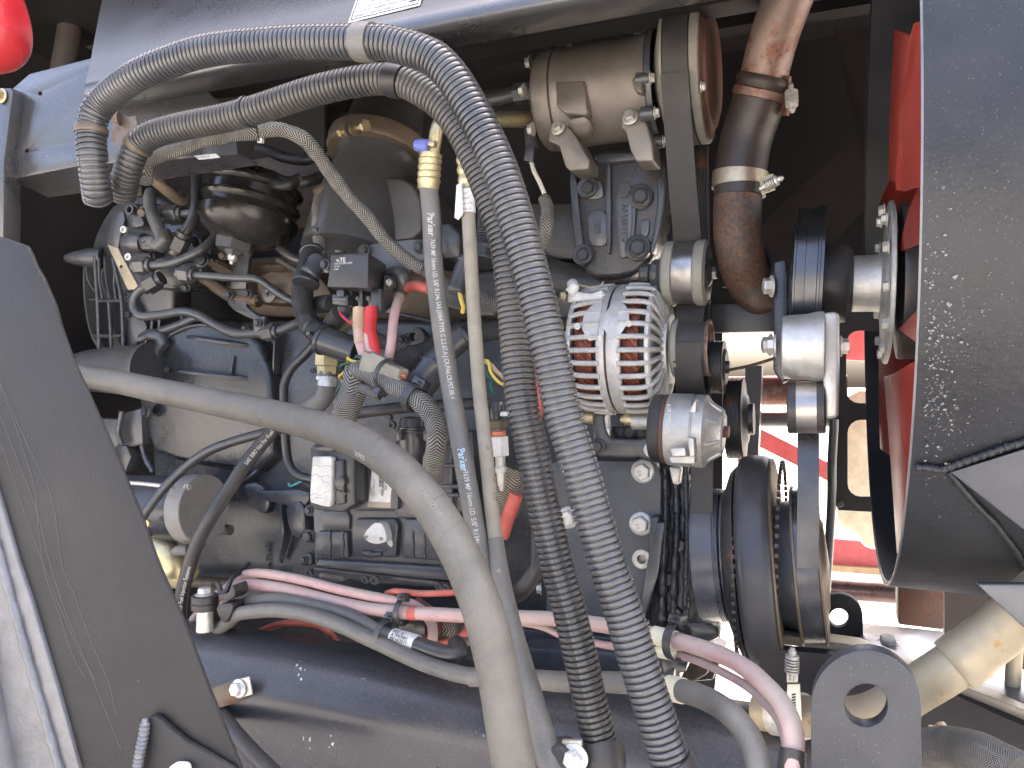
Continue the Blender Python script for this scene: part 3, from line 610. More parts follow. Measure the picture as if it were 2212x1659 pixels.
mb = MB(); cyl(mb, 1843, 613, 1955, 611, 1.06, [(1843, 56), (1844, 61), (1890, 61), (1904, 64), (1912, 74), (1918, 100), (1922, 150), (1924, 152), (1926, 171), (1930, 174), (1936, 174), (1938, 168)]); finish('hub_flange', mb, m_alu, t)
for i in range(12):
    a = 2*math.pi*(i+.3)/12; p = P(1921, 611, 1.06)+Vector((-.006, math.cos(a)*.088, math.sin(a)*.088))
    bolt(t, p, Vector((-1, 0, 0)), .0085, m_zinc)
mb = MB(); cyl(mb, 1778, 613, 1843, 613, 1.06, [(1778, 84), (1815, 86), (1832, 82), (1841, 70), (1843, 58)]); finish('fan_clutch', mb, m_black, t)
mb = MB(); cyl(mb, 1700, 612, 1779, 612, 1.06, [(1704, 60), (1710, 155), (1713, 163), (1717, 163), (1718, 158), (1738, 158), (1739, 157), (1764, 158), (1766, 165), (1771, 165), (1772, 163), (1779, 163), (1779, 100), (1782, 60)], 72); finish('fan_pulley', mb, mat('polished_dark_pulley', (.10, .105, .115), .28, metal=.9, dust=.15, dcol=(.1, .09, .08), bump=.06, updust=.05), t)
# ================================================================ things seen through the gap on the right
t = thing('window_bracket', 'black bracket plate with rounded windows beyond the tensioner', 'bracket', P(1840, 1100, 1.45))
rr_ = lambda u0, v0, u1, v1, r: [(u0+r-r*math.cos(a), v0+r-r*math.sin(a)) for a in [R(x) for x in (0, 22, 45, 68, 90)]]+[(u1, v0), (u1, v1)]+[(u0+r-r*math.cos(a), v1-r+r*math.sin(a)) for a in [R(x) for x in (90, 68, 45, 22, 0)]]
mb = MB(); slab(mb, [(1800, 560), (1925, 560), (1925, 1108), (1812, 1102), (1806, 1092), (1795, 1085)], 1.45, .008, holes=[rr_(1828, 714, 1900, 871, 28), rr_(1831, 907, 1902, 1073, 28)]); finish('bracket_plate', mb, m_bay, t)
boltp(t, 1814, 1088, 1.445, 9, m_darkbolt)
mb = MB(); tube(mb, uvY([(1802, 905, 1.42), (1797, 1000, 1.42), (1796, 1090, 1.42), (1788, 1220, 1.4), (1780, 1330, 1.4)]), .0075, 12); tag(finish('drain_pipe', mb, m_pipe), 'thin grey drain pipe beside the black window bracket', 'pipe')
mb = MB(); slab(mb, rnd_poly([(1800, 840), (1960, 840), (1960, 1190), (1868, 1190), (1850, 1150), (1800, 1145)], 2), 2.6, .5); tag(finish('cream_tank', mb, m_cream, bevel=.02), 'cream plastic tank beyond the black window bracket', 'tank')
def bar(name, label, cat, pts, m, Y, th=.05):
    mb = MB(); slab(mb, pts, Y, th); tag(finish(name, mb, m), label, cat)
bar('red_beam', 'sloping red beam crossing the bright gap behind the pulleys', 'beam', [(1600, 905), (1800, 1005), (1800, 1045), (1600, 945)], m_redfar, 3.0)
bar('red_beam', 'lowest wide red beam under the cream tank', 'beam', [(1760, 1160), (2020, 1185), (2020, 1235), (1760, 1218)], m_redfar, 3.0)
bar('red_beam', 'small red panel showing behind the upper window of the black bracket', 'panel', [(1815, 690), (1900, 690), (1900, 782), (1850, 778), (1815, 776)], m_redfar, 3.0)
bar('tan_strip', 'tan strip running along below the red beams', 'strip', [(1760, 1219), (2020, 1236), (2020, 1252), (1760, 1232)], m_tarp, 2.98)
bar('red_beam', 'short red bar beside the black lower pulley hub', 'beam', [(1590, 965), (1632, 925), (1640, 1010), (1600, 1050)], m_redfar, 2.2)
mb = MB(); tube(mb, uvY([(1500, 845, 2.0), (1830, 842, 2.0)]), .036, 20); tag(finish('pink_tube', mb, m_pinkpipe), 'pinkish brown tube behind the silver tensioner', 'pipe')
mb = MB(); tube(mb, uvY([(1500, 905, 2.1), (1830, 905, 2.1)]), .020, 16); tag(finish('grey_tube', mb, m_pipe), 'thin grey tube below the pinkish tube in the bright gap', 'pipe')
mb = MB(); tube(mb, uvY([(1700, 1262, 2.2), (2100, 1290, 2.2)]), .030, 20); tag(finish('far_roller', mb, mat('purple_brown_roller', (.12, .07, .07), .25, metal=.6, bump=.03)), 'dark shiny roller low in the bright gap', 'roller')
bar('dark_strut', 'upright dark strut standing in the bright gap', 'strut', [(1610, 790), (1646, 790), (1634, 1060), (1606, 1060)], m_navyp, 1.8)
# stones on the sunlit ground
rs = random.Random(9); mb = MB()
for i in range(700):
    x = rs.uniform(-1.5, 6); y = rs.uniform(2.2, 9); r = rs.uniform(.012, .035); h_ = rs.uniform(.01, .03); c_ = Vector((x, y, 0))
    mb.add([c_+Vector((r*math.cos(a)*rs.uniform(.6, 1.2), r*math.sin(a)*rs.uniform(.6, 1.2), -.004)) for a in (0, 1.2, 2.5, 3.7, 5)]+[c_+Vector((0, 0, h_))], [(0, 1, 5), (1, 2, 5), (2, 3, 5), (3, 4, 5), (4, 0, 5)])
tag(finish('loose_stones', mb, m_ground, flat=True), 'small loose stones scattered on the sunlit ground', None, None, 'stuff')
# ================================================================ engine block and castings
NY = Vector((0, -1, 0))
def emp(name, label, cat, u, v, Y, group=None): return thing(name, label, cat, P(u, v, Y), group)
def part(name, mb, m, par, **k): return finish(name, mb, m, par, **k)
def PQ(c, r, pts): return [q(c, r, x, y) for x, y in pts]
blk = emp('engine_block', 'blue grey painted diesel engine block with ribs and cast bosses', 'engine', 900, 1340, 1.22)
mb = MB(); slab(mb, [(300, 700), (700, 690), (1120, 690), (1290, 880), (1460, 900), (1480, 1345), (1100, 1400), (560, 1330), (350, 1240)], 1.26, .3, rnd=1); part('crankcase', mb, m_block, blk, bevel=.012, seg=3)
# cylinder head side, brown grimy intake
mb = MB(); slab(mb, [(470, 560), (720, 545), (1100, 600), (1420, 560), (1450, 640), (1180, 700), (700, 690), (500, 680)], 1.30, .2, rnd=1); part('cylinder_head', mb, m_grime, blk, bevel=.01)
mb = MB(); slab(mb, [(520, 575), (700, 560), (716, 600), (712, 650), (560, 660), (520, 640)], 1.24, .06, rnd=1); part('intake_flange', mb, m_grime, blk, bevel=.006)
mb = MB(); slab(mb, PQ(1, 1, [(0, 745), (480, 745), (600, 900), (610, 1000), (250, 1010), (0, 1000)]), 1.2, .06, rnd=1); part('exhaust_cover', mb, m_grime, blk, bevel=.006)
mb = MB(); slab(mb, [(940, 600), (1240, 560), (1440, 600), (1440, 650), (1240, 690), (960, 680)], 1.22, .08, rnd=1); part('rocker_side', mb, m_block2, blk, bevel=.008)
mb = MB(); tube(mb, uvY([(1090, 560, 1.24), (1260, 615, 1.22), (1450, 600, 1.2)]), .030, 24); part('coolant_rail', mb, m_block2, blk)
mb = MB(); slab(mb, [(1060, 440), (1235, 440), (1245, 560), (1070, 565)], 1.26, .05); part('head_cover', mb, m_block2, blk, bevel=.004)
mb = MB(); slab(mb, [(1420, 430), (1460, 430), (1470, 600), (1420, 600)], 1.24, .06); part('head_cover', mb, m_block, blk, bevel=.004)
# casting ribs and webs on the left
def rib(pts, Y, w1=.0035, name='rib', m=None, dep=.02, par=None):
    """fin standing proud of the block along a line of photograph points, tapering at both ends"""
    mb = MB(); pa = Path(uvY([(u, v, Y) for u, v in pts])); n = 16
    vs = []; fs = []
    for i in range(n+1):
        p, t_, _, _ = pa.at(pa.L*i/n); f = math.sin(math.pi*min(1, .15+i/n*.9))**.5 if i < n else .2; d = YA.cross(t_).normalized()
        h_ = dep*max(.1, f); vs += [p+d*w1*1.4, p+d*w1*.5-YA*h_, p-d*w1*.5-YA*h_, p-d*w1*1.4]
    for i in range(n): fs += [(i*4+k, i*4+k+1, i*4+4+k+1, i*4+4+k) for k in range(3)]
    mb.add(vs, fs+[(0, 1, 2, 3), (n*4, n*4+1, n*4+2, n*4+3)]); return part(name, mb, m or m_block, par or blk, angle=70)
rib([q(0, 1, 1620, 1285), q(0, 1, 1850, 1320), q(0, 1, 2090, 1360)], 1.243, .005, dep=.055)
rib([q(0, 1, 1545, 1555), q(0, 1, 1800, 1585), q(0, 1, 2090, 1620)], 1.243, .005, dep=.055)
rib([q(0, 2, 1780, 500), q(0, 2, 1850, 620), q(0, 2, 1800, 820)], 1.255, .003)
rib([q(0, 2, 1900, 520), q(0, 2, 1950, 800), q(0, 2, 1870, 1000)], 1.255, .003)
rib([q(1, 2, 235, 1180), q(1, 2, 270, 1400), q(1, 2, 200, 1650)], 1.25, .004)
rib([q(1, 1, 205, 1180), q(1, 1, 195, 1420), q(1, 1, 160, 1659)], 1.255, .003)
rib([q(0, 2, 1950, 1005), q(0, 2, 2074, 950), q(1, 2, 90, 830)], 1.25, .004)
rib([q(1, 1, 880, 1050), q(1, 1, 1350, 1130), q(1, 1, 1600, 1200)], 1.25, .003)
rib([q(1, 1, 660, 1300), q(1, 1, 700, 1500), q(1, 2, 690, 160)], 1.255, .003)
mb = MB(); slab(mb, PQ(1, 2, [(0, 1050), (60, 1080), (430, 1060), (430, 1180), (280, 1250), (240, 1180), (0, 1150)]), 1.235, .05, rnd=1); part('mount_web', mb, m_block, blk, bevel=.008)
mb = MB(); slab(mb, PQ(1, 2, [(230, 1180), (390, 1150), (400, 1450), (300, 1460), (250, 1350)]), 1.23, .05, rnd=1); part('mount_boss', mb, m_block, blk, bevel=.01)
mb = MB(); slab(mb, PQ(0, 2, [(1950, 1010), (2100, 1000), (2190, 1150), (2150, 1290), (1980, 1170)]), 1.24, .04, rnd=1, holes=[]); part('boss', mb, m_block, blk, bevel=.008)
mb = MB(); lathe(mb, P(507, 1065, 1.235), NY, [(0, .018), (.012, .018), (.014, .015), (.014, .008), (.006, .007)], 24); part('boss', mb, m_block, blk)
text_flat('ACL40J', P(585, 1225, 1.2585), P(585, 1160, 1.2585)-P(585, 1225, 1.2585), -XA, .016, m_cast, blk, extr=.0015)
text_flat('SNS', P(670, 805, 1.2585), XA, ZA, .012, m_cast, blk, extr=.0012)
# lifting eye between hose and relay
mb = MB(); slab(mb, rnd_poly(PQ(1, 1, [(1130, 1300), (1190, 1250), (1240, 1200), (1310, 1195), (1370, 1260), (1350, 1330), (1280, 1360), (1180, 1350)]), 1), 1.215, .02, holes=[circ(*q(1, 1, 1270, 1275), 9, 16)]); part('lifting_eye', mb, m_block2, blk, bevel=.002)
boltp(blk, *q(1, 1, 1180, 1310), 1.21, 14, m_darkbolt)
# gold flange lower line, sump edge
mb = MB(); tube(mb, uvY([(380, 1255, 1.22), (560, 1262, 1.22)]), .012, 12); part('sump_edge', mb, m_grime, blk)
# chalk tick
mb = MB(); tube(mb, [P(*q(1, 2, x, y), 1.252) for x, y in ((262, 1010), (280, 1035), (330, 1015), (375, 995))], .0022, 6); tag(part('paint_tick', mb, m_chalk, blk), 'turquoise tick mark')

# ---- front (right) plate with big bright bolts
fp = emp('front_mount_plate', 'blue grey steel mounting plate held by large bright hex bolts', 'plate', 1300, 1345, 1.15)
mb = MB(); slab(mb, [(1180, 1000), (1225, 996), (1400, 996), (1418, 1003), (1428, 1030), (1427, 1120), (1415, 1180), (1405, 1300), (1380, 1360), (1180, 1345)], 1.15, .02, holes=[circ(1387, 1207, 9, 20)]); part('plate', mb, mat('blue_grey_plate_stained', (.085, .102, .128), .34, dust=.5, dcol=(.13, .115, .10), sc_=10, speck=.12, scol=(.05, .045, .04), ssc=240, bump=.2, updust=.3), fp, bevel=.0015)
mb = MB(); lathe(mb, P(1387, 1207, 1.15), NY, [(-.02, .0155), (.002, .0155), (.004, .0140), (.004, .007), (-.01, .006)], 28); part('washer_boss', mb, m_zinc, fp)
for u, v, r, s_ in ((1389, 1018, 21, '8.8'), (1385, 1131, 21, '8.8'), (1228, 1118, 20, '8.8'), (1236, 1010, 20, '8.8')):
    b_ = bolt(fp, P(u, v, 1.15), NY, 1.22*r*K(u, 1.15), m_white_bolt, spin=.4); 
    z_ = P(u, v, 1.15)+NY*(1.22*r*K(u, 1.15)*.80); text_flat('8.8', z_+Vector((.001, 0, -.006)), Vector((-.2, 0, 1)), Vector((-1, 0, -.2)), .0075, m_band, fp, extr=.0002)
    text_flat('S', z_+Vector((-.008, 0, .004)), Vector((.3, 0, 1)), Vector((-1, 0, .3)), .0055, m_band, fp, extr=.0002)
boltp(fp, *q(2, 3, 240, 205), 1.14, 14, m_zinc, d=Vector((-1, -.3, 0)))
mb = MB(); slab(mb, PQ(2, 2, [(1120, 1290), (1180, 1290), (1165, 1659), (1100, 1659)]), 1.12, .03); part('bracket_web', mb, m_block, fp, bevel=.002)
mb = MB(); slab(mb, [(1398, 1215), (1420, 1130), (1434, 1130), (1420, 1240), (1393, 1330), (1380, 1330)], 1.115, .012); part('bracket_web', mb, m_navyp, fp, bevel=.002)
# timing cover: vertical lumpy casting
tc_ = emp('timing_cover', 'dark blue painted timing cover casting with vertical ribs beside the belt', 'engine cover', 1450, 1400, 1.18)
mb = MB(); slab(mb, [(1412, 1000), (1500, 1000), (1520, 1400), (1560, 1420), (1540, 1470), (1400, 1480), (1400, 1380)], 1.18, .08); part('cover', mb, m_block, tc_, bevel=.004)
for pts, r in ((((1436, 1010), (1437, 1120), (1432, 1240), (1428, 1400)), .007), (((1460, 1005), (1462, 1130), (1457, 1240), (1452, 1370)), .006), (((1482, 1005), (1484, 1150), (1480, 1350)), .005)):
    mb = MB(); tube(mb, uvY([(u, v, 1.172) for u, v in pts]), r, 12, wob=.18); part('rib', mb, m_block, tc_)
rs = random.Random(2)
for i in range(5):
    mb = MB(); k = rs.uniform(.006, .011); lathe(mb, P(1455+rs.uniform(-22, 22), 1030+i*74, 1.174), NY, [(-.012, k*1.2), (0, k*1.1), (.003, k*.9), (.004, 0)], 14); part('boss', mb, m_block, tc_)
mb = MB(); slab(mb, PQ(2, 3, [(1420, 480), (1560, 480), (1660, 520), (1690, 600), (1600, 640), (1430, 620)]), 1.10, .06); part('foot', mb, m_block, tc_, bevel=.005)
mb = MB(); slab(mb, PQ(2, 3, [(1330, 620), (1600, 620), (1590, 900), (1480, 960), (1330, 930)]), 1.14, .06); part('foot', mb, m_grime, tc_, bevel=.005)
mb = MB(); slab(mb, PQ(2, 3, [(60, 530), (1250, 640), (1250, 900), (100, 880)]), 1.14, .06); tag(part('lower_rail', mb, m_block, tc_, bevel=.004))
mb = MB(); slab(mb, PQ(2, 3, [(60, 680), (1250, 740), (1250, 950), (100, 880)]), 1.08, .05); part('lower_rail', mb, m_navyp, tc_, bevel=.004)

# ================================================================ bell housing, left
bh = emp('bell_housing', 'curved grey flywheel housing with a grid of cast ribs', 'engine housing', 240, 860, 1.25)
mb = MB(); slab(mb, PQ(0, 1, [(1200, 120), (1010, 150), (900, 215), (830, 320), (770, 440), (730, 580), (705, 700), (712, 850), (745, 1000), (790, 1150), (800, 1420), (1060, 1440), (1100, 1200), (1400, 1100), (1400, 200)]), 1.288, .06); part('housing', mb, m_block2, bh, bevel=.010, seg=3)
def bead(par, pts, r, m, name='rib', Y=None, wob=.06, sq=1):
    mb = MB(); tube(mb, [P(*p) for p in pts] if len(pts[0]) == 3 else [P(*p, Y) for p in pts], r, 10, wob=wob, squash=sq); return part(name, mb, m, par)
for pts, r in ((((770, 620), (775, 750), (790, 980), (800, 1250), (808, 1410)), .006), (((880, 990), (895, 1200), (905, 1440)), .005), (((915, 640), (950, 800), (985, 980), (995, 1200), (1003, 1420)), .006), (((930, 700), (925, 850), (940, 975)), .0035), (((790, 985), (880, 988), (980, 985)), .005), (((805, 1270), (900, 1275), (1000, 1265)), .005), (((800, 640), (805, 800), (830, 970)), .004)):
    bead(bh, PQ(0, 1, pts), r*.8, m_block2, Y=1.262)
    rib(PQ(0, 1, pts), 1.295, r*.9, m=m_block2, dep=.034, par=bh)
mb = MB(); A = P(*q(0, 1, 720, 640), 1.27); lathe(mb, A, Vector((-.9, -.45, -.02)), [(-.03, .024), (0, .022), (.03, .016), (.05, .009), (.056, 0)], 24); part('lug_nose', mb, m_block2, bh)
mb = MB(); slab(mb, PQ(0, 1, [(1000, 900), (1060, 920), (1190, 1200), (1100, 1350), (1010, 1400), (1010, 1100)]), 1.27, .03); part('side_web', mb, m_block, bh, bevel=.004)
for (x, y) in ((1045, 975), (1045, 1100)):
    boltp(bh, *q(0, 1, x, y), 1.268, 7, m_darkbolt, kind='torx')
# horizontal nose under the housing
mb = MB(); cyl(mb, 140, 800, 290, 800, 1.2, [(140, 40), (160, 46), (200, 50), (262, 54), (270, 58), (280, 58), (281, 52)]); part('shaft_nose', mb, m_block2, bh)
mb = MB(); slab(mb, PQ(0, 2, [(600, 480), (950, 490), (960, 700), (900, 760), (600, 700)]), 1.25, .05); part('lower_web', mb, m_block2, bh, bevel=.005)
mb = MB(); slab(mb, PQ(0, 2, [(930, 710), (1020, 705), (1060, 800), (1010, 930), (940, 820)]), 1.22, .04); part('lower_web', mb, m_block2, bh, bevel=.004)
mb = MB(); slab(mb, PQ(0, 2, [(1000, 440), (1140, 400), (1155, 700), (1060, 720), (960, 690)]), 1.215, .05); part('lower_web', mb, m_block2, bh, bevel=.006)
# bracket strap (light, bent, dusty tan below)
st_ = emp('slotted_strap', 'light grey bent strap with its lower half coated in tan dust', 'bracket', 290, 615, 1.18)
mb = MB(); slab(mb, PQ(0, 1, [(940, 260), (1000, 265), (1010, 320), (975, 450), (955, 560), (870, 530), (860, 500), (880, 400)]), 1.19, .006, holes=[circ(*q(0, 1, 883, 525), 2.2, 8)] if 0 else []); part('strap_upper', mb, m_block2, st_, bevel=.0015)
mb = MB(); slab(mb, PQ(0, 1, [(868, 528), (955, 558), (985, 620), (1130, 890), (1035, 898), (985, 790), (900, 600)]), 1.192, .006, holes=[circ(*q(0, 1, 978, 708), 3.6, 10)]); tag(part('strap_lower', mb, m_tubealu, st_, bevel=.0012), 'tan dusty lower half of the strap')
# big trapezoid housing (flywheel side cover)
fh = emp('side_cover', 'smooth blue grey sloping side cover casting behind the big hose', 'engine cover', 400, 1050, 1.2)
mb = MB(); slab(mb, PQ(0, 1, [(1075, 1560), (1130, 1300), (1180, 1265), (1300, 1260), (1600, 1110), (2074, 1230), (2200, 1659), (2200, 2400), (1500, 2300), (1180, 2180)]), 1.23, .05, rnd=1, ins=.06); part('cover', mb, m_cover, fh, bevel=.016, seg=4)
bead(fh, PQ(0, 1, [(1160, 1300), (1230, 1265), (1330, 1300), (1260, 1420), (1200, 1659)]), .014, m_block, Y=1.222, wob=.03)
bead(fh, PQ(0, 1, [(1220, 1260), (1400, 1200), (1620, 1110)]), .009, m_block, Y=1.225, wob=.03)
for x0, x1 in ((1240, 1230), (1300, 1290), (1480, 1470)): bead(fh, PQ(0, 1, [(x0, 1070), (x1, 1215)]), .004, m_block, Y=1.235)
bead(fh, PQ(0, 2, [(1130, 420), (1140, 600), (1170, 780), (1240, 920)]), .006, m_block, Y=1.225)
bead(fh, PQ(0, 2, [(990, 430), (960, 600), (990, 700)]), .006, m_block2, Y=1.20)
boltp(fh, *q(0, 2, 1200, 430), 1.215, 15, m_darkbolt, d=Vector((-.5, -1, .1)))
boltp(fh, *q(0, 1, 1130, 1600), 1.215, 9, m_darkbolt)
for i in range(9): bead(fh, PQ(0, 1, [(1090+i*11, 1559-i*30), (1095+i*11, 1549-i*30)]), .0016, m_tansleeve, name='dirt_fleck', Y=1.21)

for pts, w1 in (([q(0, 1, 1330, 1300), q(0, 1, 1600, 1190), q(0, 1, 1900, 1210)], .004), ([q(0, 1, 1920, 1430), q(0, 1, 1905, 1560), q(0, 1, 1880, 1650)], .003)):
    rib(pts, 1.235, w1, dep=.012)
for x, y, r in ((1290, 1290, 12), (1990, 1210, 9), (1350, 1540, 7)): boltp(fh, *q(0, 1, x, y), 1.225, r, m_darkbolt)

# ================================================================ fuel pump cluster, pipes
fp2 = emp('fuel_pump', 'grey fuel injection pump with solenoid plug and steel pipe unions', 'fuel pump', 360, 560, 1.15)
mb = MB(); slab(mb, PQ(0, 1, [(1010, 180), (1500, 200), (1650, 420), (1640, 800), (1450, 900), (1160, 880), (1010, 640), (960, 450)]), 1.2, .08, rnd=1); part('pump_body', mb, m_block, fp2, bevel=.012)
mb = MB(); slab(mb, PQ(0, 1, [(1000, 200), (1100, 190), (1130, 280), (1180, 380), (1060, 400), (1010, 300)]), 1.17, .05, rnd=1); part('pump_bracket', mb, m_block2, fp2, bevel=.004)
mb = MB(); slab(mb, PQ(0, 1, [(1250, 640), (1450, 700), (1480, 850), (1360, 880), (1290, 780)]), 1.16, .05, rnd=1); part('pump_boss', mb, m_block2, fp2, bevel=.008)
mb = MB(); cyl(mb, *q(0, 1, 970, 520), *q(0, 1, 1110, 520), 1.15, [(259, 20), (261, 23), (285, 23), (296, 21), (300, 15)], 32); part('solenoid', mb, m_block2, fp2)
mb = MB(); slab(mb, PQ(0, 1, [(1100, 470), (1210, 450), (1250, 500), (1230, 570), (1140, 570)]), 1.12, .03); part('plug', mb, m_plastic, fp2, bevel=.003)
for a in ((1180, 490, 1240, 475), (1190, 530, 1245, 520)):
    mb = MB(); slab(mb, PQ(0, 1, [(a[0]-40, a[1]-12), (a[2]-20, a[3]-12), (a[2]-20, a[3]+14), (a[0]-40, a[1]+14)]), 1.113, .01); part('plug_latch', mb, m_block2, fp2, bevel=.001)
mb = MB(); tube(mb, [P(*q(0, 1, x, y), Y) for x, y, Y in ((1230, 510, 1.12), (1290, 520, 1.11), (1315, 470, 1.11), (1290, 410, 1.12), (1240, 300, 1.13), (1215, 200, 1.15), (1220, 110, 1.18))], .012, 16, wob=.05); part('plug_lead', mb, m_achose, fp2)
mb = MB(); tube(mb, [P(*q(0, 1, x, y), 1.105) for x, y in ((1285, 540), (1330, 500), (1310, 430))], .0165, 16, wob=.04); part('plug_boot', mb, m_block2, fp2)
for x, y in ((1015, 412), (1052, 632)): boltp(fp2, *q(0, 1, x, y), 1.14, 9, m_zinc, kind='torx', d=Vector((.2, -1, 0)))
mb = MB(); lathe(mb, P(*q(0, 1, 1065, 250), 1.165), NY, [(0, .011), (.006, .011), (.006, .007), (0, .006)], 16); part('port', mb, m_block2, fp2)
def union(par, u, v, Y, d, r, m=None):
    """hexagon pipe nut with collar"""
    A = P(u, v, Y); mb = MB(); d = d.normalized()
    lathe(mb, A, d, [(-1.1*r, .7*r), (-1.1*r, .95*r), (-.8*r, .95*r)], 20)
    n_ = d.orthogonal().normalized(); b = d.cross(n_); vs = []
    for dd, rr in ((-.8*r, 1.0*r), (-.7*r, 1.12*r), (.7*r, 1.12*r), (.8*r, 1.0*r)): vs += [A+d*dd+(n_*math.cos(math.pi/3*j)+b*math.sin(math.pi/3*j))*rr for j in range(6)]
    mb.add(vs, [(i*6+j, i*6+(j+1) % 6, i*6+6+(j+1) % 6, i*6+6+j) for i in range(3) for j in range(6)]+[tuple(range(6)), tuple(range(18, 24))])
    lathe(mb, A, d, [(.8*r, .8*r), (1.25*r, .75*r)], 20); return part('pipe_nut', mb, m or m_block2, par, angle=30)
def pipe(name, label, pts, r, m=None, unions=(), cat='pipe', seg=16, **kw):
    a = uvY(pts); c_ = Vector(a[0]); t = thing(name, label, cat, c_); mb = MB(); pa = tube(mb, a, r, seg, **kw); part('tube_wall', mb, m or m_pipe, t)
    for s_, rr, mm in unions:
        p, d, _, _ = pa.at(pa.L*s_); mb = MB()
        A = p; n_ = d.orthogonal().normalized(); b = d.cross(n_); vs = []
        for dd, r2 in ((-.8, 1.0), (-.7, 1.12), (.7, 1.12), (.8, 1.0)): vs += [A+d*dd*rr+(n_*math.cos(math.pi/3*j)+b*math.sin(math.pi/3*j))*r2*rr for j in range(6)]
        mb.add(vs, [(i*6+j, i*6+(j+1) % 6, i*6+6+(j+1) % 6, i*6+6+j) for i in range(3) for j in range(6)]+[tuple(range(6)), tuple(range(18, 24))])
        lathe(mb, A-d*rr*1.3, d, [(0, rr*.85), (rr*2.6, rr*.80)], 18); part('pipe_nut', mb, mm, t, angle=30)
    return t, pa
def Q3(c, r, l): return [(*q(c, r, x, y), Y) for x, y, Y in l]
pipe('fuel_pipe', 'steel fuel pipe curving up right from the pump beside the filter bowl', Q3(0, 1, [(1100, 705, 1.12), (1200, 700, 1.12), (1350, 690, 1.12), (1480, 650, 1.12), (1620, 580, 1.13), (1740, 470, 1.16), (1790, 360, 1.2)]), .0088, unions=[(.08, .0165, m_block2)])
pipe('fuel_pipe', 'steel fuel pipe rising steeply from the pump to the dark upper area', Q3(0, 1, [(1430, 560, 1.13), (1470, 480, 1.13), (1540, 370, 1.14), (1580, 250, 1.15), (1590, 100, 1.17), (1590, -60, 1.2)]), .010, unions=[(.06, .0175, m_block2)])
pipe('fuel_pipe', 'short upper steel pipe with a horizontal hex union above the solenoid', Q3(0, 1, [(1330, 300, 1.16), (1420, 290, 1.16), (1560, 270, 1.16), (1620, 200, 1.17), (1680, 60, 1.2)]), .009, unions=[(.18, .0175, m_block2)])
pipe('fuel_pipe', 'steel fuel pipe running right from a hex union towards the relay', Q3(0, 1, [(1440, 765, 1.11), (1560, 775, 1.11), (1700, 785, 1.11), (1900, 800, 1.11), (2080, 810, 1.11)])+Q3(1, 1, [(120, 880, 1.12), (260, 970, 1.13), (420, 1010, 1.14), (620, 1010, 1.15)]), .0075, unions=[(.07, .0150, m_block2)])
pipe('fuel_pipe', 'S shaped steel fuel pipe looping under the pump and down to the right', Q3(0, 1, [(1300, 800, 1.12), (1240, 840, 1.11), (1150, 890, 1.11), (1090, 960, 1.11), (1090, 1050, 1.11), (1150, 1110, 1.11), (1300, 1100, 1.12), (1480, 1075, 1.13), (1600, 1100, 1.13), (1760, 1190, 1.14), (1900, 1250, 1.14), (2050, 1250, 1.15)])+Q3(1, 1, [(180, 1230, 1.15), (350, 1160, 1.16), (520, 1100, 1.18)]), .0088, unions=[(.035, .0165, m_plastic), (.80, .0145, m_block2)])
pipe('drain_line', 'long thin black line curving down behind the big hose to the control unit', Q3(1, 1, [(700, 1060, 1.16), (560, 1230, 1.16), (420, 1400, 1.17), (300, 1520, 1.17), (235, 1640, 1.17)])+Q3(1, 2, [(225, 300, 1.17), (235, 600, 1.17), (260, 830, 1.17), (330, 940, 1.16), (470, 985, 1.15)]), .0085, m_plastic)
mb = MB(); k_ = PQ(0, 1, [(1820, 900), (2040, 890), (2100, 1000), (1960, 1010), (2150, 1150), (2040, 1140), (1850, 1040)]); slab(mb, k_, 1.19, .012, rnd=1); sb = emp('small_bracket', 'small grey bracket with two bolts above the sloping cover', 'bracket', 530, 680, 1.19); part('bracket_plate', mb, m_block2, sb, bevel=.002)
boltp(sb, *q(0, 1, 1860, 940), 1.185, 11); boltp(sb, *q(0, 1, 2010, 930), 1.185, 11)
mb = MB(); slab(mb, PQ(1, 1, [(40, 850), (150, 850), (160, 960), (100, 1010), (50, 960)]), 1.18, .006, rnd=1, holes=[circ(*q(1, 1, 100, 925), 4, 12)]); part('tab', mb, m_block2, sb, bevel=.001)
mb = MB(); slab(mb, PQ(0, 1, [(1880, 590), (2020, 590), (1990, 890), (1870, 890)]), 1.20, .008); part('strap', mb, m_block2, sb, bevel=.001)
mb = MB(); slab(mb, PQ(1, 1, [(-20, 1120), (70, 1110), (60, 1230), (-20, 1240)]), 1.14, .01); part('tab', mb, m_block2, sb, bevel=.001); boltp(sb, *q(1, 1, 15, 1165), 1.135, 10)

rs = random.Random(21)      # small unions, plugs and clips crowding the pump
for x, y, r, mm in ((1560, 420, 12, m_block2), (1600, 500, 15, m_block), (1640, 660, 16, m_block2), (1560, 640, 11, m_darkbolt), (1480, 440, 10, m_darkbolt), (1700, 560, 14, m_block), (1340, 250, 12, m_grime), (1180, 260, 13, m_grime), (1520, 870, 10, m_darkbolt), (1240, 620, 9, m_darkbolt), (1760, 700, 12, m_grime), (1820, 620, 10, m_grime)):
    u, v = q(0, 1, x, y); d = Vector((rs.uniform(-.6, .8), -1, rs.uniform(-.5, .5))).normalized(); A = P(u, v, 1.18); k = K(u, 1.18)*r
    mb = MB(); lathe(mb, A, d, [(-.03, k*1.1), (0, k*1.1), (k*.5, k), (k*.6, k*.75), (k*1.4, k*.7), (k*1.5, 0)], 6 if rs.random() < .5 else 20); part('pump_fitting', mb, mm, fp2, angle=25)
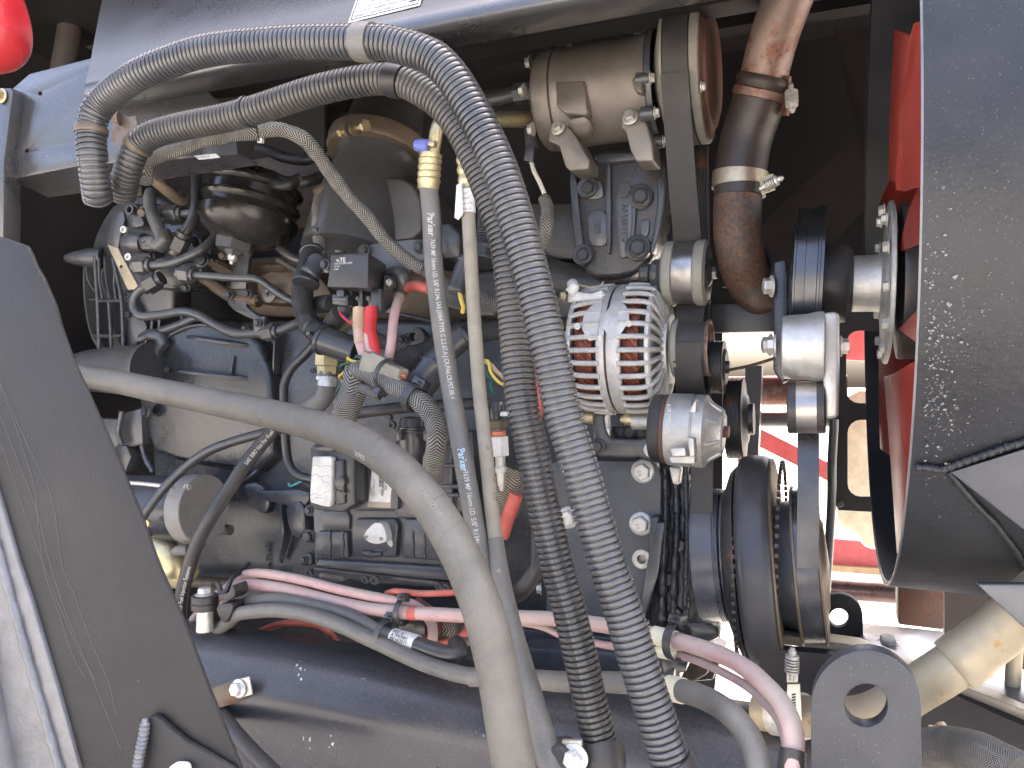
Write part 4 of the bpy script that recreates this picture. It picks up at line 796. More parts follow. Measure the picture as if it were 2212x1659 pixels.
for a in (([(560, 470, 1.2), (590, 520, 1.17), (640, 560, 1.16), (700, 560, 1.18)], .008), ([(600, 560, 1.17), (660, 590, 1.16), (720, 575, 1.14)], .006), ([(440, 600, 1.2), (500, 640, 1.2), (560, 650, 1.2)], .012)):
    mb = MB(); tube(mb, uvY(a[0]), a[1], 12, wob=.04); part('small_pipe', mb, m_grime if a[1] > .01 else m_pipe, fp2)

# ================================================================ filter bowl
fb = emp('filter_bowl', 'shiny black domed filter bowl with rings and a large hex drain nut', 'filter', 550, 545, 1.12)
mb = MB(); A = P(553, 398, 1.14); k = K(550, 1.14); d_ = Vector((-.12, -.15, -1))
lathe(mb, A, d_, [(-20*k, 70*k), (-5*k, 84*k), (3*k, 100*k), (10*k, 103*k), (16*k, 100*k), (20*k, 93*k), (36*k, 92*k), (40*k, 101*k), (46*k, 104*k), (52*k, 101*k), (56*k, 97*k), (66*k, 98*k), (72*k, 103*k), (90*k, 102*k), (108*k, 92*k), (124*k, 72*k), (136*k, 45*k), (140*k, 0)], 64); part('bowl', mb, mat('gloss_black_bowl', (.018, .017, .017), .20, dust=.25, dcol=(.10, .085, .065), bump=.05, updust=.5), fb)
mb = MB(); B_ = A+d_.normalized()*128*k+Vector((-.008, -.012, 0)); lathe(mb, B_, d_, [(0, 42*k), (22*k, 40*k), (24*k, 36*k), (24*k, 22*k), (34*k, 12*k), (44*k, 8*k), (44*k, 0)], 6); part('drain_nut', mb, m_block2, fb, angle=20)
mb = MB(); lathe(mb, B_+d_.normalized()*26*k, d_, [(0, 12*k), (18*k, 10*k), (20*k, 5*k), (26*k, 4*k), (26*k, 0)], 12); part('drain_plug', mb, m_zinc, fb)
mb = MB(); slab(mb, [(446, 396), (560, 330), (700, 345), (760, 380), (690, 470), (640, 500), (450, 470)], 1.28, .05, rnd=1); part('filter_head', mb, m_grime, fb, bevel=.008)
for pts in ([(470, 340, 1.22), (560, 375, 1.15), (640, 395, 1.12), (700, 380, 1.15)], [(560, 320, 1.2), (640, 345, 1.16), (720, 330, 1.18)], [(510, 355, 1.16), (600, 400, 1.1), (560, 395, 1.15)][:2]+[(650, 385, 1.12)]):
    mb = MB(); tube(mb, uvY(pts), .010, 14, wob=.05); tag(part('dark_cable', mb, m_black, fb))

# ================================================================ intake elbow casting
ie = emp('intake_elbow', 'dull black cast intake elbow with a clamped hose on top', 'casting', 830, 620, 1.12)
mb = MB(); slab(mb, PQ(1, 1, [(640, 60), (700, 0), (1150, -20), (1290, 60), (1340, 200), (1340, 480), (1050, 520), (900, 590), (760, 590), (640, 520), (580, 400), (600, 320), (640, 240)]), 1.10, .12, rnd=1, ins=.02); part('casting', mb, m_block2, ie, bevel=.022, seg=5)
mb = MB(); A = P(815, 345, 1.17); k = K(813, 1.17); up_ = Vector((.06, .30, 1)).normalized()
lathe(mb, A-up_*230*k, up_, [(0, 112*k), (60*k, 110*k), (120*k, 104*k), (180*k, 94*k), (206*k, 86*k), (220*k, 90*k), (230*k, 90*k)], 56); part('neck', mb, m_block2, ie)
mb = MB(); slab(mb, rnd_poly(PQ(1, 1, [(580, 390), (650, 310), (760, 300), (860, 330), (880, 420), (790, 500), (650, 480)]), 1), 1.075, .04); part('round_boss', mb, m_block2, ie, bevel=.004)
mb = MB(); slab(mb, PQ(1, 1, [(600, 440), (700, 500), (720, 590), (650, 600), (590, 540)]), 1.09, .04, rnd=1); part('round_boss', mb, m_block2, ie, bevel=.006)
mb = MB(); lathe(mb, P(*q(1, 0, 855, 1490), 1.096), NY, [(-.03, .024), (.002, .024), (.004, .022), (-.012, .018), (-.012, 0)], 28); part('bolt_well', mb, m_black, ie); boltp(ie, *q(1, 0, 870, 1500), 1.092, 16, m_zinc)
mb = MB(); slab(mb, rnd_poly(PQ(1, 1, [(810, 130), (980, 110), (1010, 150), (1000, 240), (960, 255), (830, 210)]), 1), 1.098, .01); part('name_pad', mb, m_block2, ie, bevel=.002)
text_flat('IVASJSVS', P(*q(1, 1, 800, 175), 1.0975), P(*q(1, 1, 1000, 225), 1.0975)-P(*q(1, 1, 800, 175), 1.0975), ZA, .0105, m_cast, ie, extr=.001)
boltp(ie, *q(1, 1, 610, 215), 1.09, 14, m_gold); boltp(ie, *q(1, 1, 1340, 540), 1.05, 14, m_block2, kind='torx')
mb = MB(); A2 = A+up_*6*k; lathe(mb, A2, up_, [(-6*k, 92*k), (-6*k, 108*k), (2*k, 112*k), (14*k, 110*k), (20*k, 112*k), (32*k, 110*k), (36*k, 104*k), (36*k, 92*k)], 64); part('band_clamp', mb, m_bandbrown, ie)
mb = MB(); lathe(mb, A2+up_*20*k, up_, [(0, 96*k), (14*k, 98*k), (40*k, 84*k), (110*k, 76*k), (260*k, 76*k)], 56); tag(part('rubber_duct', mb, m_black, ie))
# clamp bolt across
ca = P(732, 287, 1.02); cb = P(786, 272, 1.0); dd = (cb-ca); L_ = dd.length; kk = K(750, 1.02)
mb = MB(); lathe(mb, ca, dd, [(0, 0), (0, 5*kk), (8*kk, 5*kk), (8*kk, 13*kk), (18*kk, 13*kk), (18*kk, 6*kk), (L_, 6*kk), (L_, 13*kk), (L_+8*kk, 13*kk), (L_+9*kk, 0)], 6); part('clamp_bolt', mb, m_gold, ie, angle=25)
for f in (.42, .62): 
    mb = MB(); lathe(mb, ca+dd*f, dd, [(0, 16*kk), (3*kk, 17*kk), (6*kk, 16*kk)], 20); part('clamp_ear', mb, m_bandbrown, ie)

# ================================================================ blue-grey bracket plate + relay
bp_ = emp('relay_bracket', 'smooth blue grey bracket plate behind the black relay', 'bracket', 880, 640, 1.06)
mb = MB(); slab(mb, rnd_poly(PQ(1, 1, [(870, 560), (900, 530), (1320, 480), (1420, 540), (1420, 640), (1260, 680), (1240, 740), (1220, 860), (1180, 930), (1090, 965), (960, 970), (900, 900)]), 1, .15), 1.045, .006); part('plate', mb, mat('smooth_blue_grey_paint', (.13, .145, .175), .30, dust=.3, dcol=(.2, .18, .15), bump=.05, sc_=8, updust=.2), bp_, bevel=.002)
boltp(bp_, *q(1, 1, 880, 580), 1.04, 15, m_block2); boltp(bp_, *q(1, 1, 1325, 550), 1.04, 14, m_block2)
mb = MB(); tube(mb, [P(*q(1, 1, x, y), Y) for x, y, Y in ((1080, 780, 1.03), (1160, 770, 1.02), (1200, 830, 1.02), (1170, 900, 1.03))], .012, 14); part('plate_fold', mb, m_block2, bp_)
rl = emp('relay', 'black box relay with white print and two cable terminals below', 'relay', 818, 640, .95)
k = K(815, .95)
f4 = [q(1, 1, 607, 613), q(1, 1, 912, 593), q(1, 1, 905, 885), q(1, 1, 575, 872)]
fr = [P(*p, .93) for p in f4]; bo = P(*q(1, 1, 1055, 690), 1.01)-P(*q(1, 1, 912, 593), .93); mb = MB(); prism(mb, fr, [p+bo for p in fr]); part('relay_case', mb, mat('relay_case_plastic', (.045, .045, .049), .35, dust=.35, dcol=(.08, .075, .07), sc_=16, bump=.15, updust=.4), rl, bevel=.0018, seg=3)
xd = fr[1]-fr[0]; yd = fr[0]-fr[3]
oo = lambda x, y: P(*q(1, 1, x, y), .9293)
for s_, x, y, z_ in (('V23132-A2001-B200', 634, 693, .0036), ('12 Vdc', 632, 715, .0036), ('mulfin', 631, 737, .0034)): text_flat(s_, oo(x, y), xd, yd, z_, m_inkw, rl, bold=.02)
text_flat('TE', oo(680, 672), xd, yd, .0085, m_inkw, rl, bold=.04)
for i in range(3): rect(oo(650+i*3, 655+i*8), xd.normalized(), yd.normalized(), .0045, .0008, m_inkw, 'logo_bar', rl)
text_flat('MEXICO', oo(800, 622), xd, yd, .005, m_ink, rl)
# partitions and studs below
for x0, x1, y1 in ((740, 775, 1040), (832, 862, 1050), (928, 1012, 1075)):
    mb = MB(); prism(mb, [P(*q(1, 1, x0, 890), .955), P(*q(1, 1, x1, 890), .955), P(*q(1, 1, x1, y1), .955), P(*q(1, 1, x0, y1), .955)], [P(*q(1, 1, x0, 890), .955)+YA*.035, P(*q(1, 1, x1, 890), .955)+YA*.035, P(*q(1, 1, x1, y1), .955)+YA*.035, P(*q(1, 1, x0, y1), .955)+YA*.035]); part('terminal_wall', mb, m_plastic, rl, bevel=.0008)
mb = MB(); pxbox(mb, *q(1, 1, 650, 885), *q(1, 1, 1010, 1040), .985, .01); part('terminal_base', mb, m_plastic, rl, bevel=.001)
for x in (822, 915): boltp(rl, *q(1, 1, x, 968), .972, 8.5, m_zinc, kind='nut', name='terminal_nut'); mb = MB(); slab(mb, PQ(1, 1, [(x-20, 985), (x+20, 985), (x+20, 1060), (x-20, 1060)]), .972, .004); part('cable_lug', mb, m_zinc, rl)
mb = MB(); plate3(mb, [(*q(1, 1, 1040, 775), .985), (*q(1, 1, 1130, 790), 1.0), (*q(1, 1, 1135, 880), 1.0), (*q(1, 1, 1035, 925), .985)], .006); part('mount_ear', mb, m_plastic, rl, bevel=.001)
boltp(rl, *q(1, 1, 1085, 838), .985, 11, m_zinc, kind='nut', name='ear_nut', d=Vector((.1, -1, 0)))
boltp(rl, *q(1, 1, 568, 693), .97, 13, m_darkbolt, d=Vector((-.3, -1, 0)))
mb = MB(); slab(mb, PQ(1, 1, [(530, 650), (610, 650), (600, 760), (540, 760)]), .975, .015, rnd=1); part('mount_ear', mb, m_block2, rl, bevel=.002)
# coil plug under the relay
cp = emp('coil_plug', 'black two wire plug under the left side of the relay', 'connector', *q(1, 1, 690, 1080), .96)
mb = MB(); slab(mb, PQ(1, 1, [(612, 930), (745, 935), (740, 1030), (615, 1015)]), .945, .03); part('plug_body', mb, m_plastic, cp, bevel=.0025)
mb = MB(); slab(mb, PQ(1, 1, [(660, 895), (710, 895), (712, 950), (655, 950)]), .94, .02); part('plug_latch', mb, m_plastic, cp, bevel=.001)
mb = MB(); slab(mb, PQ(1, 1, [(645, 1020), (730, 1025), (715, 1090), (665, 1085)]), .95, .02); part('plug_boot', mb, m_black, cp, bevel=.003)
mb = MB(); slab(mb, PQ(1, 1, [(620, 960), (735, 965), (735, 985), (620, 980)]), .9435, .01); part('plug_band', mb, m_navyp, cp, bevel=.0008)
# ================================================================ compressor
cp_ = emp('compressor', 'warm grey cast air conditioning compressor with its belt pulley and clutch', 'compressor', 1280, 330, 1.08)
Yk = 1.08
mb = MB(); cyl(mb, 1159, 226, 1392, 190, Yk, [(1143, 60), (1144, 98), (1148, 104), (1172, 107), (1180, 107), (1181, 103), (1184, 103), (1185, 108), (1196, 109), (1206, 104), (1300, 103), (1368, 103), (1378, 108), (1388, 110), (1389, 80)], 96); part('body', mb, m_aludull, cp_)
mb = MB(); cyl(mb, 1159, 226, 1392, 190, Yk, [(1180.5, 104), (1181, 105.5), (1185, 105.5), (1185.5, 104)], 96); part('gasket', mb, m_black, cp_)
mb = MB(); cyl(mb, 1159, 226, 1392, 190, Yk, [(1388, 70), (1389, 112), (1393, 114), (1403, 112), (1404, 90)], 64); part('front_flange', mb, m_block, cp_)
def surf(u, v, Yc_, rad, ax_u0=1159, ax_v0=226, ax_u1=1392, ax_v1=190):
    """point of the compressor barrel under photograph point (u, v)"""
    f = (u-ax_u0)/(ax_u1-ax_u0); vc = ax_v0+(ax_v1-ax_v0)*f; k = K(u, Yc_); dy = max(-.98, min(.98, (v-vc)/rad)); return Yc_-k*rad*math.sqrt(1-dy*dy)
# raised pads and ribs cast on the barrel
def pad(pts, dz, h_=.010, bev=.005, name='cast_pad', m=None):
    f = []
    for x, y in pts: u, v = q(2, 0, x, y); f.append(P(u, v, surf(u, v, Yk, 107)-dz))
    mb = MB(); prism(mb, f, [p+YA*h_*2 for p in f]); return part(name, mb, m or m_aludull, cp_, bevel=bev, seg=3)
pad([(350, 445), (560, 410), (600, 470), (600, 590), (560, 625), (400, 640), (350, 600)], .004, .01, .004)
pad([(350, 660), (590, 650), (600, 780), (620, 900), (600, 940), (430, 920), (360, 860)], .008, .012, .007)
pad([(440, 960), (600, 930), (640, 1000), (630, 1080), (500, 1080)], .008, .012, .007)
pad([(960, 640), (1010, 600), (1060, 600), (1060, 760), (1000, 740)], .008, .012, .006)
boltp(cp_, *q(2, 0, 462, 530), surf(*q(2, 0, 462, 530), Yk, 107)+.0, 13, m_aludull, kind='torx', d=Vector((0, -1, .35)), name='plug')
p0 = [q(2, 0, 610, 420+i*45) for i in range(7)]
for ch, (u, v) in zip('WV 60L.', p0):
    if ch != ' ': text_flat(ch, P(u, v, surf(u, v, Yk, 104)-.0006), Vector((.15, 0, -1)), Vector((1, 0, .1)), .013, m_block, cp_, extr=.0004)
# lugs with bolts
def lugc(pts, Y, th, par=cp_, m=m_aludull, bev=.003): mb = MB(); slab(mb, PQ(2, 0, pts), Y, th, rnd=0); return part('mount_lug', mb, m, par, bevel=bev, seg=3)
lugc([(300, 1010), (400, 920), (440, 1000), (500, 1060), (600, 1250), (630, 1290), (620, 1370), (470, 1385), (430, 1350), (380, 1180), (290, 1140)], 1.035, .05)
lugc([(880, 940), (960, 850), (1080, 850), (1090, 1000), (1140, 1160), (1150, 1300), (1010, 1310), (960, 1220), (920, 1060), (880, 1030)], 1.03, .05)
boltp(cp_, *q(2, 0, 375, 1042), 1.032, 16, m_zinc, d=Vector((-.15, -1, .35))); boltp(cp_, *q(2, 0, 960, 955), 1.027, 18, m_zinc, d=Vector((-.1, -1, .35)))
lugc([(350, 300), (450, 300), (430, 420), (360, 420)], 1.08, .04); boltp(cp_, *q(2, 0, 395, 280), 1.07, 14, m_darkbolt, d=Vector((0, -1, .5)))
lugc([(940, 130), (1080, 110), (1060, 280), (980, 280)], 1.08, .04); boltp(cp_, *q(2, 0, 1000, 150), 1.07, 16, m_darkbolt, d=Vector((0, -1, .4)))
for x, y in ((1120, 635), (1155, 915), (1225, 1145), (1140, 255)):
    u, v = q(2, 0, x, y); A = P(u, v, surf(u, v, Yk, 112)+.004); bolt(cp_, A, XA, .0085, m_zinc)
    mb = MB(); lathe(mb, A-XA*.018, XA, [(0, .010), (.017, .009)], 16); part('bolt_boss', mb, m_block, cp_)
for x, y in ((130, 505), (80, 735), (150, 1045)):
    u, v = q(2, 0, x, y); bolt(cp_, P(u+6, v, surf(1160, v, Yk, 104)+.006), -XA, .010, m_zinc)
mb = MB(); cyl(mb, 1105, 205, 1140, 200, 1.05, [(1105, 0), (1105, 22), (1142, 22)], 6); part('port_block', mb, m_block, cp_, angle=25)
# pulley, belt band and clutch
pu = lambda: (1430, 165, 1560, 150)
mb = MB(); cyl(mb, 1424, 168, 1545, 150, Yk, [(1410, 60), (1420, 147), (1423, 150), (1427, 150), (1428, 143), (1485, 143), (1487, 150), (1489, 151), (1504, 150), (1508, 145), (1509, 100)], 96); part('pulley', mb, m_rubberring, cp_)
mb = MB(); cyl(mb, 1424, 168, 1545, 150, Yk, [(1428, 146.5), (1429, 150.5), (1484, 150.5), (1485, 146.5)], 96); tag(part('belt_wrap', mb, m_belt, cp_))
mb = MB(); cyl(mb, 1424, 168, 1545, 150, Yk, [(1508, 143), (1510, 141), (1514, 128), (1519, 122), (1524, 120), (1530, 108), (1536, 96), (1545, 60), (1552, 0)], 80); tag(part('clutch_plate', mb, m_clutch, cp_), 'rusty brown red clutch disc')
bolt(cp_, P(1514, 187, Yk-.08), XA, .0075, m_zinc)

# ---- accessory belts
bt = emp('accessory_belt', 'flat backed black drive belt running down from the compressor pulley', 'belt', 1490, 900, .98)
def strap(pts, wpx, th, m, par, name='belt_run', ribs=0):
    """band whose width runs along the engine axis; pts = (u, v, Y) of its centre line"""
    mb = MB(); n = len(pts); vs = []
    for u, v, Y in pts:
        p = P(u, v, Y); k = K(u, Y)*wpx/2
        vs += [p-XA*k, p+XA*k]
    dn = []
    for i in range(n):
        a = (vs[min(i+1, n-1)*2]-vs[max(i-1, 0)*2]).normalized(); nn = a.cross(XA).normalized(); nn = nn if nn.y > 0 else -nn; dn.append(nn)
    bk = [vs[i]+dn[i//2]*th for i in range(2*n)]; al = vs+bk; m_ = 2*n; fs = []
    for i in range(n-1):
        a, b, c_, d = 2*i, 2*i+1, 2*i+3, 2*i+2; fs += [(a, b, c_, d), (a+m_, d+m_, c_+m_, b+m_), (a, d, d+m_, a+m_), (b, b+m_, c_+m_, c_)]
    fs += [(0, m_, m_+1, 1), (m_-2, m_-1, 2*m_-1, 2*m_-2)]
    mb.add(al, fs); part(name, mb, m, par)
    if ribs:
        for r_ in range(ribs):
            f = (r_+.5)/ribs; mb = MB(); tube(mb, [vs[2*i].lerp(vs[2*i+1], f)-dn[i]*.0005 for i in range(n)], .0011, 6, step=.05); part('belt_rib', mb, m, par)
strap([(1456, 158, .982), (1462, 240, .996), (1474, 400, 1.03), (1486, 530, 1.075), (1489, 590, 1.11)], 59, .004, m_belt, bt)
strap([(1512, 270, 1.16), (1514, 420, 1.15), (1516, 560, 1.14), (1518, 900, 1.14)], 34, .004, m_pulleydark, bt, ribs=6)
strap([(1494, 630, 1.11), (1490, 680, 1.07), (1484, 740, 1.041), (1484, 780, 1.043), (1490, 840, 1.07), (1500, 900, 1.11)], 60, .004, m_belt, bt)
strap([(1516, 960, 1.05), (1516, 1060, 1.04), (1517, 1200, 1.035), (1520, 1290, 1.045), (1530, 1345, 1.08)], 46, .004, m_belt, bt)

# ---- compressor bracket casting
cb_ = emp('compressor_bracket', 'black cast iron bracket with raised part number 504354470 and four bolts', 'bracket', 1340, 600, 1.12)
Yb = 1.12
mb = MB(); slab(mb, [(1237, 366), (1285, 318), (1400, 316), (1432, 350), (1437, 385), (1434, 440), (1424, 500), (1410, 558), (1372, 594), (1330, 604), (1280, 604), (1262, 585), (1249, 545), (1244, 500), (1236, 440)], Yb, .07, rnd=1, ins=.03); part('casting', mb, m_castrust, cb_, bevel=.012, seg=4)
mb = MB(); slab(mb, [(1229, 372), (1245, 372), (1252, 470), (1262, 545), (1256, 565), (1244, 545), (1236, 470)], Yb-.010, .03, rnd=1); part('rib', mb, m_block, cb_, bevel=.004, seg=3)
mb = MB(); slab(mb, [(1420, 375), (1437, 385), (1435, 440), (1424, 500), (1411, 550), (1402, 545), (1414, 490), (1420, 440)], Yb-.010, .03, rnd=1); part('rib', mb, m_block, cb_, bevel=.004, seg=3)
mb = MB(); slab(mb, [(1309, 345), (1318, 345), (1320, 450), (1319, 545), (1311, 550), (1307, 450)], Yb-.012, .03, rnd=1); part('rib', mb, m_block, cb_, bevel=.004, seg=3)
mb = MB(); slab(mb, [(1364, 420), (1374, 440), (1372, 490), (1366, 540), (1360, 540), (1364, 480)], Yb-.008, .03, rnd=1); part('rib', mb, m_block, cb_, bevel=.003, seg=3)
mb = MB(); slab(mb, [(1278, 330), (1388, 326), (1392, 345), (1290, 355)], Yb-.012, .03, rnd=1); part('rib', mb, m_block, cb_, bevel=.006, seg=3)
for pts in ([(1269, 455), (1311, 452), (1313, 520), (1303, 532), (1273, 530)], [(1331, 395), (1362, 392), (1368, 430), (1360, 555), (1334, 558)], [(1383, 475), (1402, 470), (1402, 500), (1396, 512), (1384, 510)], [(1260, 395), (1295, 385), (1303, 410), (1302, 428), (1264, 432)]):
    mb = MB(); slab(mb, pts, Yb-.0065, .02, rnd=1); part('raised_pad', mb, m_navyp, cb_, bevel=.0015)
text_flat('2  504354470', P(1343, 420, Yb-.0066), -ZA, XA, .0128, m_navyp, cb_, extr=.0018, bold=.02)
text_flat('7F08', P(1286, 474, Yb-.0066), -ZA, XA, .0112, m_navyp, cb_, extr=.0018, bold=.02)
for u, v, r in ((1272, 408, 21), (1386, 427, 25), (1262, 552, 21), (1380, 537, 26)):
    mb = MB(); lathe(mb, P(u, v, Yb), NY, [(-.01, r*1.12*K(u, Yb)), (.010, r*1.08*K(u, Yb)), (.011, r*K(u, Yb))], 28); part('bolt_boss', mb, m_block, cb_)
    boltp(cb_, u, v, Yb-.0105, r*.86, m_darkbolt, d=Vector((-.02, -1, .02)))

# ================================================================ idler above alternator
il = emp('tensioner_idler', 'brushed metal idler pulley between grey flanges above the alternator pulley', 'pulley', 1487, 660, 1.08)
mb = MB(); cyl(mb, 1440, 590, 1530, 589, 1.08, [(1424, 52), (1427, 66), (1431, 69), (1446, 69), (1448, 66), (1449, 60)], 72); part('flange', mb, m_rubberring, il)
mb = MB(); cyl(mb, 1440, 590, 1530, 589, 1.08, [(1447, 65), (1449, 66.5), (1492, 66.5), (1494, 65)], 72); part('roller', mb, m_pulley, il)
mb = MB(); cyl(mb, 1440, 590, 1530, 589, 1.08, [(1493, 66), (1496, 70), (1500, 71), (1515, 70), (1518, 66), (1520, 60), (1522, 58)], 72); part('flange', mb, m_rubberring, il)
mb = MB(); cyl(mb, 1440, 590, 1530, 589, 1.08, [(1518, 60), (1523, 58), (1526, 48), (1527, 30), (1534, 24), (1538, 14), (1539, 0)], 48); part('end_cap', mb, m_pulleydark, il)
mb = MB(); cyl(mb, 1530, 590, 1548, 589, 1.08, [(1530, 15), (1545, 15), (1547, 12), (1547, 0)], 6); part('bolt_head', mb, m_pulley, il, angle=20)
mb = MB(); cyl(mb, 1370, 590, 1425, 591, 1.08, [(1379, 0), (1379, 16), (1382, 19), (1398, 21), (1402, 17), (1403, 28), (1408, 31), (1416, 30), (1420, 36), (1427, 45), (1430, 50)], 12); part('nut_stack', mb, m_darkbolt, il, angle=25)

# ================================================================ alternator
al = emp('alternator', 'bright silver alternator with slotted cage and copper windings showing', 'alternator', 1325, 891, 1.10)
Ya = 1.10; a0, a1, va, vb = 1218, 1440, 756, 754
def ac(mb, prof, seg=96): return cyl(mb, a0, va, a1, vb, Ya, prof, seg)
mb = MB(); ac(mb, [(1230, 30), (1231, 105), (1290, 118), (1318, 118), (1395, 112), (1396, 30)]); part('stator_core', mb, m_black, al)
mb = MB(); ac(mb, [(1240, 118), (1246, 124), (1262, 126), (1276, 124), (1282, 116)]); part('winding', mb, m_copper, al)
mb = MB(); ac(mb, [(1338, 116), (1345, 124), (1362, 126), (1376, 123), (1380, 114)]); part('winding', mb, m_copper, al)
rs = random.Random(4); kA = K(1320, Ya)
A0 = P(a0, va, Ya); AX = (P(a1, vb, Ya)-A0); LA = AX.length; AX.normalize(); an = AX.cross(ZA).normalized(); ab = AX.cross(an)
def apt(u, r, th): return A0+AX*((P(u, va, Ya-r*kA).x-A0.x)/AX.x)+(an*math.cos(th)+ab*math.sin(th))*r*kA
th_c = math.atan2(ab.dot(Vector((SN, -CS, 0))), an.dot(Vector((SN, -CS, 0))))   # side facing the camera
for uc in (1258, 1360):
    mb = MB()
    for i in range(150):
        th = th_c+rs.uniform(-1.35, 1.35); u_ = uc+rs.uniform(-6, 6)
        tube(mb, [apt(u_-13, 123+rs.uniform(0, 3), th-.10), apt(u_, 127+rs.uniform(0, 3), th), apt(u_+13, 123+rs.uniform(0, 3), th+.10)], .0011, 5, step=.01)
    tag(part('winding_wires', mb, m_copper, al), None, None, None, 'stuff')
mb = MB(); ac(mb, [(1286, 132), (1287, 137), (1290, 138.5), (1300, 138.5), (1303, 137), (1303, 130)]); part('rear_shell', mb, m_alubright, al)
mb = MB(); ac(mb, [(1302, 133), (1302.5, 134), (1309, 134), (1309.5, 133)]); part('stator_stack', mb, m_pulleydark, al)
mb = MB(); ac(mb, [(1308, 130), (1308, 137), (1311, 139), (1326, 139.5), (1334, 138), (1338, 135), (1338, 130)]); part('front_shell', mb, m_alubright, al)
mb = MB(); ac(mb, [(1424, 52), (1424, 68), (1428, 73), (1438, 72), (1441, 60), (1442, 30)]); part('front_hub', mb, m_alubright, al)
mb = MB(); ac(mb, [(1219, 40), (1220, 124), (1224, 129), (1230, 130), (1232, 120)]); part('rear_cover', mb, m_alubright, al)
mb = MB(); ac(mb, [(1390, 126), (1391, 134), (1399, 133), (1404, 127), (1404, 118)]); part('front_ring', mb, m_alubright, al)
NR = 32
for i in range(NR):
    th = 2*math.pi*i/NR+.05
    mb = MB(); pth = [apt(1332, 137, th), apt(1365, 136.5, th), (apt(1392, 132, th)), apt(1406, 119, th), apt(1418, 98, th), apt(1427, 70, th)]
    tube(mb, pth, .0049, 8, step=.006, squash=.8); part('cooling_rib', mb, m_alubright, al)
    if math.cos(th-th_c) > -.3:
        mb = MB(); tube(mb, [apt(1292, 136.5, th), apt(1262, 135.5, th), apt(1240, 131, th), apt(1226, 124, th)], .0049, 8, step=.006, squash=.8); part('cooling_rib', mb, m_alubright, al)
def apad(pts, h1=142, name='shell_pad'):
    f = []; b = []; pts = [(pts[i][0]+(pts[(i+1) % len(pts)][0]-pts[i][0])*k/4, pts[i][1]+(pts[(i+1) % len(pts)][1]-pts[i][1])*k/4) for i in range(len(pts)) for k in range(4)]
    for x, y in pts:
        u, v = q(2, 1, x, y); s_ = max(-.97, min(.97, (755-v)/137)); th = th_c+ (math.asin(s_) if (apt(1300, 137, th_c+.3).z > apt(1300, 137, th_c).z) else -math.asin(s_)); f.append(apt(u, h1, th)); b.append(apt(u, 134, th))
    # fan split keeps the pad wrapped
    mb = MB(); prism(mb, f, b); return part(name, mb, m_alubright, al, bevel=.0010)
apad([(560, 1130), (600, 1080), (690, 1020), (700, 1090), (690, 1180), (690, 1330), (620, 1340), (560, 1250)])
apad([(760, 1090), (780, 1040), (850, 1040), (930, 1120), (940, 1200), (880, 1290), (790, 1330), (745, 1260), (705, 1250), (710, 1180)])
for x, y in ((535, 1195), (950, 1172)): u, v = q(2, 1, x, y); boltp(al, u, v, Ya-.088, 8, m_zinc, kind='torx')
mb = MB(); pxbox(mb, *q(2, 1, 692, 1265), *q(2, 1, 730, 1310), Ya-.098, .01); part('white_tab', mb, m_white, al, bevel=.001)
mb = MB(); slab(mb, PQ(2, 1, [(440, 930), (480, 902), (560, 912), (640, 922), (740, 890), (730, 985), (450, 1000)]), 1.04, .03); part('terminal_lug', mb, m_alubright, al, bevel=.003)
boltp(al, *q(2, 1, 425, 945), 1.04, 12, m_gold, d=Vector((-1, -.6, 0)))
mb = MB(); tube(mb, [P(*q(2, 1, x, y), Y) for x, y, Y in ((490, 850, 1.05), (500, 880, 1.04), (470, 920, 1.04))], .008, 14); part('terminal_cap', mb, m_label, al)
mb = MB(); tube(mb, [P(*q(2, 1, x, y), 1.04) for x, y in ((500, 850), (560, 860), (650, 880), (710, 870), (742, 832))], .0013, 6); part('zip_tail', mb, m_tan, al)
# alternator pulley
mb = MB(); cyl(mb, 1448, 752, 1530, 751, 1.08, [(1442, 40), (1445, 62), (1448, 65), (1458, 65), (1460, 60)], 64); part('pulley_flange', mb, m_rubberring, al)
mb = MB(); cyl(mb, 1448, 752, 1530, 751, 1.08, [(1456, 58), (1457, 60), (1520, 60), (1521, 57), (1519, 52)], 64); part('pulley', mb, m_belt, al)
mb = MB(); cyl(mb, 1448, 752, 1530, 751, 1.08, [(1518, 58), (1523, 62), (1527, 62), (1528, 56), (1520, 50), (1505, 48), (1504, 20)], 64); tag(part('pulley_rim', mb, m_pinkpipe, al), 'reddish rusted pulley rim')
mb = MB(); cyl(mb, 1448, 752, 1530, 751, 1.08, [(1503, 46), (1512, 44), (1514, 20), (1524, 16), (1525, 0)], 40); part('pulley_nut', mb, m_gold, al)
# lower pivot
mb = MB(); cyl(mb, 1361, 909, 1400, 909, 1.09, [(1361, 18), (1363, 20), (1446, 19), (1447, 12)], 32); part('pivot_barrel', mb, m_alu, al)
for u0 in (1268, 1352):
    mb = MB(); cyl(mb, u0, 902+ (4 if u0 > 1300 else 0), u0+14, 902+(4 if u0 > 1300 else 0), 1.085, [(u0-12, 0), (u0-12, 8), (u0-6, 8), (u0-6, 13), (u0+2, 14), (u0+9, 13), (u0+12, 13)], 24); part('pivot_bush', mb, m_gold, al)
ab_ = emp('alternator_bracket', 'dark cast bracket carrying the alternator with recessed bolts', 'bracket', 1340, 995, 1.12)
mb = MB(); slab(mb, PQ(2, 2, [(640, 440), (740, 440), (760, 600), (800, 655), (1040, 660), (1110, 620), (1180, 640), (1190, 800), (1130, 830), (1010, 800), (980, 808), (690, 800), (650, 700)]), 1.09, .04); part('casting', mb, m_block2, ab_, bevel=.005, seg=3)
mb = MB(); slab(mb, PQ(2, 2, [(760, 560), (1120, 560), (1120, 700), (780, 700)]), 1.13, .03); part('casting', mb, m_block, ab_, bevel=.004)
